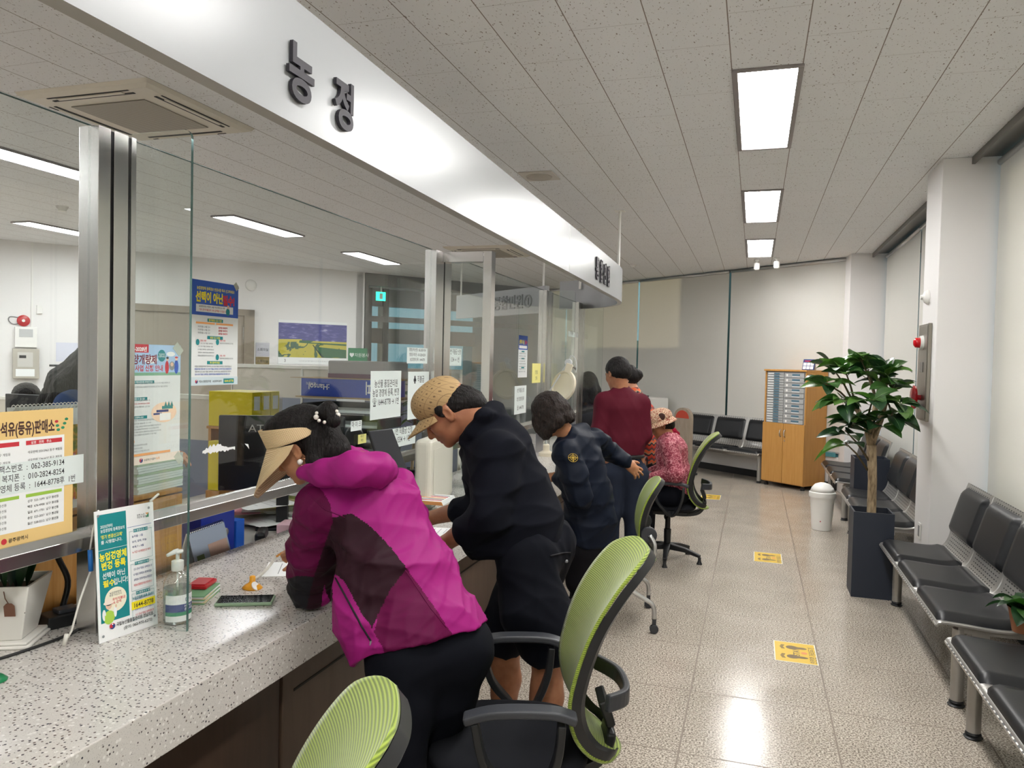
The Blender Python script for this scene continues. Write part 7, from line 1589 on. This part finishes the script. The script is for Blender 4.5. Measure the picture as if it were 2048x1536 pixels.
# ---------------- seated elderly woman in the patterned hat
def seated():
    y = 6.5; t = thing('person', 'seated elderly woman in a patterned bucket hat and rose floral jacket', 'person', (-.75, y, 0)); loc = A3(t.location)
    J = dict(nkb=PT(1338, 868, y), cst=PT(1343, 900, y), wst=PT(1346, 950, y), pel=PT(1347, 985, y)); lat = nrm([.1, 1, 0])
    J.update(shL=PT(1340, 892, y-.16), shR=PT(1334, 886, y+.16), elL=PT(1352, 948, y-.22), wrL=PT(1305, 955, y-.14), elR=PT(1338, 940, y+.2), wrR=PT(1300, 945, y+.1))
    J['hpL'] = J['pel']-lat*.09; J['hpR'] = J['pel']+lat*.09; J['knL'] = PT(1286, 995, y-.12); J['knR'] = PT(1290, 985, y+.1); J['anL'] = PT(1292, 1058, y-.14); J['anR'] = PT(1286, 1048, y+.12); J['anL'][2] = J['anR'][2] = .08
    J['toL'] = J['anL']+[-.13,-.01,-.04]; J['toR'] = J['anR']+[-.13,-.01,-.04]
    hc = PT(1322, 848, y-.02); R = axes(view(-.93, -.33, 0), view(-.33, .93, 0)); s = .95; L = lambda x, y, z: hc+R@(np.array([x, y, z])*s)
    F = Fig(); body_base(F, J, .93); head_prims(F, hc, R, s, neck=J['nkb'], neck_r=.047); hand_prims(F, J['wrL'], (-1,.2,-.1), (0,-.3,1), -1, .95, (.8,.9,.9,.9)); hand_prims(F, J['wrR'], (-1,-.2,-.1), (0,.3,1), 1, .95, (.8,.9,.9,.9))
    F.mesh('body', .006, [SKIN_M, LIPS, BROWM], t, head_pick(hc, R, s))
    H = Fig(); H.ell(L(-.03, 0, .01), (.085,.082,.075), R, .02); H.ell(L(-.07, 0, -.03), (.04,.06,.05), R, .02); H.ell(L(.08, 0, -.04), (.075,.1,.08), R, .01, True); H.mesh('hair', .006, HAIR, t, disp=fold_noise(200, .004, R[:, 2], 5, 3))
    def hatm():
        m = mat('leopard_hat_cloth', hexc('b08a72'), .85); nd, L_, b = nodes(m); v = tex(m, 'ShaderNodeTexVoronoi', coords(m, 'Object'), Scale=75); r = ramp(m, [(.15, hexc('4a2f28')), (.3, hexc('a66f52')), (.45, hexc('d9c2a6')), (.7, hexc('8c4a3c'))]); L_.new(v.outputs[0], r.inputs[0]); L_.new(r.outputs[0], b.inputs['Base Color']); return m
    HM = hatm(); K = Fig(); K.ell(L(-.005, 0, .058), (.112,.102,.080), R, .02); K.ell(L(0,0,-.06), (.2,.2,.09), R, .004, True); K.mesh('hat_crown', .006, HM, t)
    uvgrid('hat_brim', lambda u, v: L((.106+.036*v)*math.cos(u*2*PI)-.005, (.096+.034*v)*math.sin(u*2*PI), .042-.048*v), 40, 5, HM, t, .003)
    b = MB(); fl = L(-.01, .10, .07)-loc; b.ball(tuple(fl), (.03,.012,.03), 12, 8); b.build('hat_flower', mat('hat_flower_brown', hexc('3c1f1a'), .8), t, smooth=True)
    def rosem():
        m = mat('rose_floral_cloth', hexc('a04a5a'), .85); nd, L_, b = nodes(m); n = tex(m, 'ShaderNodeTexNoise', coords(m, 'Object'), Scale=55, Detail=4, Distortion=1.5); r = ramp(m, [(.38, hexc('6d2433')), (.5, hexc('9c4153')), (.6, hexc('c98a90'))]); L_.new(n.outputs[0], r.inputs[0]); L_.new(r.outputs[0], b.inputs['Base Color']); return m
    K = Fig(); K.chain([PT(1338, 885, y), J['cst'], J['wst'], PT(1347, 972, y)], [.10,.125,.138,.145], .03, lat, 1.2); K.cone(J['shL'], J['shR'], .065,.065,.04)
    for q in 'LR': K.chain([J['sh'+q], J['el'+q], J['wr'+q]+(J['el'+q]-J['wr'+q])*.1], [.072,.068,.048], .03)
    K.mesh('jacket', .008, rosem(), t, disp=fold_noise(40, .006, None, 15))
    b = MB(); K = Fig(); K.chain([PT(1325, 880, y-.05), PT(1345, 862, y), PT(1355, 868, y+.05)], [.022,.03,.022], .02); K.mesh('collar', .007, cloth('crimson_collar', hexc('8e1530'), .8), t)
    T_ = Fig()
    for q in 'LR': T_.chain([J['pel'], J['hp'+q], J['kn'+q], J['an'+q]+[0,0,.15]], [.125,.105,.078,.062], .04)
    T_.mesh('trousers', .009, NAVYT, t); BT = cloth('grey_knit_boot', hexc('57534d'), .9, 120, .6)
    for q in 'LR': K = Fig(); K.cone(J['an'+q]+[0,0,.16], J['an'+q]-[0,0,.02], .058,.05,.02); K.cone(J['an'+q]-[0,0,.03], J['to'+q], .045,.036,.02); K.ell(J['an'+q]*[1,1,0]-[0,0,.06], (.4,.4,.062), None, .004, True); K.mesh('boot', .008, BT, t)
    b = MB(); g = mat('spectacle_gold', hexc('a88f5c'), .3, 1)
    for sg in (1,-1): b.tube([tuple(L(.094, sg*.031+.02*math.cos(a), -.006+.016*math.sin(a))-loc) for a in [k*PI/8 for k in range(17)]], .0013, 5); b.tube([tuple(L(.093, sg*.05, -.004)-loc), tuple(L(0, sg*.082, -.002)-loc)], .0012, 5)
    b.build('spectacles', g, t)
    o = thing('handbag', 'small black handbag on the lap of the seated woman', 'handbag', (0,0,0)); pb = PT(1290, 965, y-.02); o.location = pb
    b = MB(); b.box(-.05,.05,-.12,.12,-.05,.09); b.build('bag', BLACKP, o, bevel=.02, seg=3); b = MB(); b.tube(smooth_path([(0,-.09,.08),(0,-.08,.20),(0,.08,.20),(0,.09,.08)]), .007, 6); b.build('handle', BLACKP, o, smooth=True)
seated()
# ---------------- person in the striped vest, mostly hidden
y_ = 7.0
J = dict(nkb=PT(1270, 790, y_), cst=PT(1283, 830, y_), wst=PT(1290, 890, y_), pel=PT(1292, 925, y_)); lat = nrm([.2, .98, 0])
J.update(shL=PT(1283, 815, y_-.17), shR=PT(1275, 812, y_+.17), elL=PT(1292, 868, y_-.2), wrL=PT(1275, 895, y_-.15), elR=PT(1285, 870, y_+.2), wrR=PT(1265, 895, y_+.15))
J['hpL'] = J['pel']-lat*.09; J['hpR'] = J['pel']+lat*.09; J['anL'] = A3((J['hpL'][0], y_-.1, .08)); J['anR'] = A3((J['hpR'][0], y_+.1, .08)); J['knL'] = (J['hpL']+J['anL'])/2; J['knR'] = (J['hpR']+J['anR'])/2; J['toL'] = J['anL']+[-.15,0,-.04]; J['toR'] = J['anR']+[-.15,0,-.04]
def stripem():
    m = mat('zigzag_knit', hexc('7a3030'), .9); nd, L_, b = nodes(m); sp = N(m, 'ShaderNodeSeparateXYZ'); L_.new(coords(m, 'Object'), sp.inputs[0]); z = math_n(m, 'ADD', sp.outputs[2], math_n(m, 'MULTIPLY', math_n(m, 'SINE', math_n(m, 'MULTIPLY', sp.outputs[1], 170)), .008)); f_ = math_n(m, 'FRACT', math_n(m, 'MULTIPLY', z, 11))
    r = ramp(m, [(0, hexc('b8402c')), (.25, hexc('2c2a30')), (.4, hexc('a3876a')), (.5, hexc('d0603a')), (.75, hexc('4a4648')), (.9, hexc('96222a'))], 'CONSTANT'); L_.new(f_, r.inputs[0]); L_.new(r.outputs[0], b.inputs['Base Color']); return m
def bun_hair(H, L, R): short_hair(H, L, R); H.ell(L(-.11, 0, .01), (.05,.05,.05), R, .02)
standing('woman in a zigzag striped knit vest mostly hidden behind the maroon shirt', PT(1252, 757, y_), axes(view(-.95,-.2,.1), view(-.1,.95,0)), .98, J, lat, SKIN_F, HAIR, bun_hair, stripem(), 'vest', BLKT, [.09,.12,.125,.125], 1.2, seed=41, h=.011)

# ---------------- clerks behind the glass
def long_hair(H, L, R):
    H.ell(L(-.014, 0, .036), (.108,.095,.094), R, .02); H.chain([L(-.06,.05,0), L(-.07,.07,-.12), L(-.05,.08,-.26)], [.05,.05,.035], .03); H.chain([L(-.06,-.05,0), L(-.07,-.07,-.12), L(-.05,-.08,-.26)], [.05,.05,.035], .03); H.chain([L(-.08,0,0), L(-.10,0,-.14), L(-.09,0,-.26)], [.06,.055,.04], .03); H.ell(L(.085, 0, -.05), (.06,.062,.09), R, .01, True)
def clerk(label, u, v, y, fdir, top, zs, seed, udir=(0,0,1), lean=(0,0,0), seat=True):
    hc = PT(u, v, y); R = axes(fdir, udir); f = nrm(A3(fdir)*[1,1,0]); lat = -np.cross([0,0,1.], f); lean = A3(lean)
    nk = hc-R[:, 2]*.15-R[:, 0]*.03; cst = nk+[0,0,-.15]-lean*.2; wst = nk+[0,0,-.36]-lean*.6; pel = nk+[0,0,-.50]-lean
    if seat: pel[2] = .50; wst[2] = .66; cst[2] = (nk[2]+wst[2])/2+.05
    J = dict(nkb=nk, cst=cst, wst=wst, pel=pel, shL=nk-lat*.16+[0,0,-.05], shR=nk+lat*.16+[0,0,-.05]); J['elL'] = J['shL']+[0,0,-.26]+f*.08; J['elR'] = J['shR']+[0,0,-.26]+f*.08; J['wrL'] = J['elL']+f*.22+lat*.05+[0,0,.03]; J['wrR'] = J['elR']+f*.22-lat*.05+[0,0,.03]
    J['hpL'] = pel-lat*.09; J['hpR'] = pel+lat*.09
    if seat:
        for q in 'LR': J['kn'+q] = J['hp'+q]+f*.42; J['an'+q] = A3((J['kn'+q][0], J['kn'+q][1], .08)); J['to'+q] = J['an'+q]+f*.14-[0,0,.04]
    else:
        for q in 'LR': J['an'+q] = A3((J['hp'+q][0], J['hp'+q][1], .08)); J['kn'+q] = (J['hp'+q]+J['an'+q])/2; J['to'+q] = J['an'+q]+f*.14-[0,0,.04]
    return standing(label, hc, R, .98, J, lat, SKIN_F, HAIR, long_hair, top, 'pullover', BLKT, [.085,.115,.112,.118], 1.3, seed=seed, h=.012)
clerk('clerk with long dark hair and blue fleece bending behind the near steel post', 212, 742, 2.55, view(.70,-.62,.35), BLUEF, 0, 51, udir=view(.72,.66,0), lean=(.30,.1,0), seat=False)
clerk('clerk whose dark hair shows above the small far monitor', 50, 797, 4.75, (.25,-.95,-.1), CHARC, 0, 52)
clerk('clerk with long straight black hair beyond the end of the counter', 1176, 765, 8.9, view(-.3,-.25,.9), CHARC, 0, 53)
# ------------------------------------------------------------------ green mesh office chairs
def mesh_green():
    m = mat('lime_mesh', hexc('8fae35'), .75, sheen=.3); nd, L, b = nodes(m); sp = N(m, 'ShaderNodeSeparateXYZ'); L.new(coords(m, 'Object'), sp.inputs[0])
    z = math_n(m, 'ADD', sp.outputs[2], math_n(m, 'MULTIPLY', sp.outputs[1], .0)); s = math_n(m, 'SINE', math_n(m, 'MULTIPLY', z, 2*PI/.0055))
    r = ramp(m, [(.0, hexc('5c7018')), (.5, hexc('84982c')), (1, hexc('9caf40'))]); L.new(math_n(m, 'ADD', math_n(m, 'MULTIPLY', s, .5), .5), r.inputs[0]); L.new(r.outputs[0], b.inputs['Base Color']); bump(m, s, .35, .0015); return m
GMESH = mesh_green(); SEATF = cloth('black_seat_fabric', hexc('18191d'), .9, 600, .2)
BK_A = dense([(-.335,.46),(-.265,.50),(-.215,.57),(-.195,.66),(-.21,.76),(-.245,.87),(-.292,.965),(-.345,1.045),(-.40,1.095)], 5)
BK_W = [.13,.17,.20,.22,.225,.225,.222,.205,.165]
def chair_back(t, prof, wid, k=1.0, green_only=False):
    n = len(prof)-1; nr = offp(prof, 1.0)
    def P(u, v, off=0, wk=1.0):
        i = min(int(v*n), n-1); f = v*n-i; p = prof[i].lerp(prof[i+1], f); q = nr[i].lerp(nr[i+1], f); d = (q-p)
        j = v*(len(wid)-1); a = min(int(j), len(wid)-2); w_ = (wid[a]+(wid[a+1]-wid[a])*(j-a))*wk
        e = 1.0
        if v > .84: e = math.sqrt(max(0, 1-((v-.84)/.16)**2*.78))
        if v < .06: e = math.sqrt(max(0, 1-((.06-v)/.06)**2*.5))
        y = u*w_*e; c = .045*(abs(u)**2.2)*(1-.85*v**5)
        return (p.x + d.x*(-off) + c*.9, y, p.y + d.y*(-off) + c*.1)
    b = MB(); b.grid(lambda u, v: P(2*u-1, v, .0, 1.0), 22, 50); b.build('backrest_mesh', GMESH, t, smooth=True, solid=.010)
    # black shell around the rim, behind the mesh
    uv_ = [(1, v/36) for v in range(37)] + [(1-2*k/10, 1) for k in range(1, 10)] + [(-1, 1-v/36) for v in range(37)]
    rows = [[P(u, v, -.007, 1.0), P(u, v, -.034, .975), P(u*.86, v*.955+.012, -.036), P(u*.86, v*.955+.012, -.012)] for u, v in uv_]
    b = MB(); n4 = len(rows); b.add([q for r_ in rows for q in r_], [(i*4+k, i*4+(k+1) % 4, (i+1)*4+(k+1) % 4, (i+1)*4+k) for i in range(n4-1) for k in range(4)] + [(3,2,1,0), tuple((n4-1)*4+k for k in range(4))]); b.build('back_frame', BLACKP, t, smooth=True, auto=.8)
    return P
def cushion(b, cx, cz, lx, ly, th, n=3.2):
    def fn(u, v):
        a = u*2*PI; ph = (v-.5)*PI; ca, sa = math.cos(a), math.sin(a); r = (abs(ca)**n+abs(sa)**n)**(-1/n); q = math.cos(ph)**.35 if abs(ph) < PI/2-1e-6 else 0
        return (cx+lx*ca*r*q, ly*sa*r*q, cz+th*math.sin(ph)+.02*(ca*r*q)*-1*0)
    b.grid(fn, 48, 12, True)
def armrest(t, y, sg, z=.68):
    b = MB(); b.bar(smooth_path([(-.17,y,z-.01),(-.10,y,z+.008),(.05,y,z+.006),(.14,y,z-.016)]), .055, .024); b.build('armrest', DARKP, t, bevel=.007, seg=3)
    b = MB(); b.bar(smooth_path([(-.13,y,z-.02),(-.12,y*1.0,z-.12),(-.08,y*.98,.46),(-.03,y*.9,.43)]), [.05]*16, .022, up=(1,0,0)); b.bar(smooth_path([(.11,y,z-.02),(.08,y,z-.14),(.01,y*.98,.46),(-.03,y*.9,.43)]), [.05]*16, .022, up=(1,0,0)); b.bar([(-.03,y*.9,.435),(-.03,y*.4,.415)], .07, .022); b.build('armrest_support', BLACKP, t, bevel=.004)
def star_base(t, casters=True):
    b = MB(); b.lathe([(.028,.10),(.030,.26),(.022,.262),(.022,.36),(.016,.362),(.016,.40)], n=20); b.build('gas_column', BLACKP, t, smooth=True, auto=.5)
    for k in range(5):
        a = k*2*PI/5+.3; d = Vector((math.cos(a), math.sin(a), 0)); b = MB(); b.bar([d*.02+Vector((0,0,.115)), d*.16+Vector((0,0,.10)), d*.29+Vector((0,0,.065))], [.06,.045,.032], [.05,.035,.025]); b.build('base_arm', BLACKP, t, bevel=.006)
        b = MB(); b.lathe([(.024,0),(.022,.006),(.013,.03),(.013,.058)], n=14); b.xf(Matrix.Translation(d*.285)); b.build('glide', BLACKP, t, smooth=True, auto=.5)
def task_chair(label, loc, rz):
    t = thing('office_chair', label, 'chair', loc, rz, 'lime mesh office chairs at the counter')
    chair_back(t, BK_A, BK_W)
    b = MB(); b.bar(smooth_path([(-.02,0,.40),(-.16,0,.40),(-.26,0,.43),(-.30,0,.52),(-.27,0,.62)]), .12, .03, up=(0,0,1)); b.build('back_bracket', BLACKP, t, bevel=.006)
    b = MB(); b.bar(smooth_path([(-.27,-.16,.66),(-.33,-.09,.65),(-.345,0,.645),(-.33,.09,.65),(-.27,.16,.66)]), .022, .05, up=(0,0,1)); b.build('lumbar_support', DARKP, t, bevel=.006)
    b = MB(); cushion(b, .015, .47, .245, .245, .038); b.build('seat', SEATF, t, smooth=True)
    b = MB(); b.box(-.17,.15,-.14,.14,.40,.435); b.build('seat_pan', BLACKP, t, bevel=.01)
    armrest(t, .285, 1); armrest(t, -.285, -1); star_base(t)
    b = MB(); b.tube([(.02,-.1,.41),(.04,-.22,.38),(.03,-.25,.33)], .009, 8); b.ball((.03,-.255,.315), (.016,.02,.03), 10, 8); b.build('lever', BLACKP, t, smooth=True)
    return t
lat_ = Vector((-.283,.959)); 
A_ = math.atan2(-.30, -.954)
ch = task_chair('lime mesh office chair with black arms in the front, behind the woman in magenta', (-.685, 2.26, 0), A_)
dup(ch, (-.888, .93, 0), math.atan2(-.44,-.90), 'lime mesh office chair cut off by the bottom edge of the picture')
dup(ch, (-.665, 6.58, 0), math.atan2(-.06,-1), 'lime mesh swivel chair carrying the elderly woman in the patterned hat')
# nesting chair with silver frame
def nest_chair(loc, rz):
    t = thing('nesting_chair', 'lime mesh folding chair with silver tube legs held by the stooping woman', 'chair', loc, rz)
    prof = dense([(-.30,.40),(-.25,.46),(-.22,.55),(-.215,.65),(-.235,.76),(-.275,.86),(-.315,.925)], 5); chair_back(t, prof, [.14,.18,.20,.21,.215,.205,.15])
    b = MB(); cushion(b, .02, .45, .23, .225, .03); b.build('seat', SEATF, t, smooth=True); b = MB(); b.box(-.18,.20,-.20,.20,.405,.425); b.build('seat_pan', BLACKP, t, bevel=.008)
    for y in (-.245, .245):
        b = MB(); b.tube(smooth_path([(-.24,y*.93,.60),(-.27,y,.54),(-.25,y,.45),(-.12,y,.38),(.02,y,.30),(.20,y,.14),(.24,y,.10)]), .014, 10); b.tube(smooth_path([(.16,y,.41),(.0,y,.33),(-.20,y,.22),(-.27,y,.17),(-.28,y,.09)]), .014, 10); b.build('leg', ALU, t, smooth=True)
        b = MB(); b.lathe([(.045,-.012),(.05,-.008),(.05,.008),(.045,.012)], n=20, axis='y'); b.xf(Matrix.Translation((-.235,y*.88,.60))); b.build('pivot', DARKP, t, smooth=True, auto=.5)
        for x in (.24,-.28): b = MB(); b.lathe([(.020,-.015),(.027,-.012),(.027,.012),(.020,.015)], n=18, axis='y'); b.xf(Matrix.Translation((x,y,.0275))); b.box(x-.012,x+.012,y-.008,y+.008,.03,.10); b.build('caster', DARKP, t, smooth=True, auto=.5)
    return t
nest_chair((-.865, 4.90, 0), math.atan2(-.20,-.98))
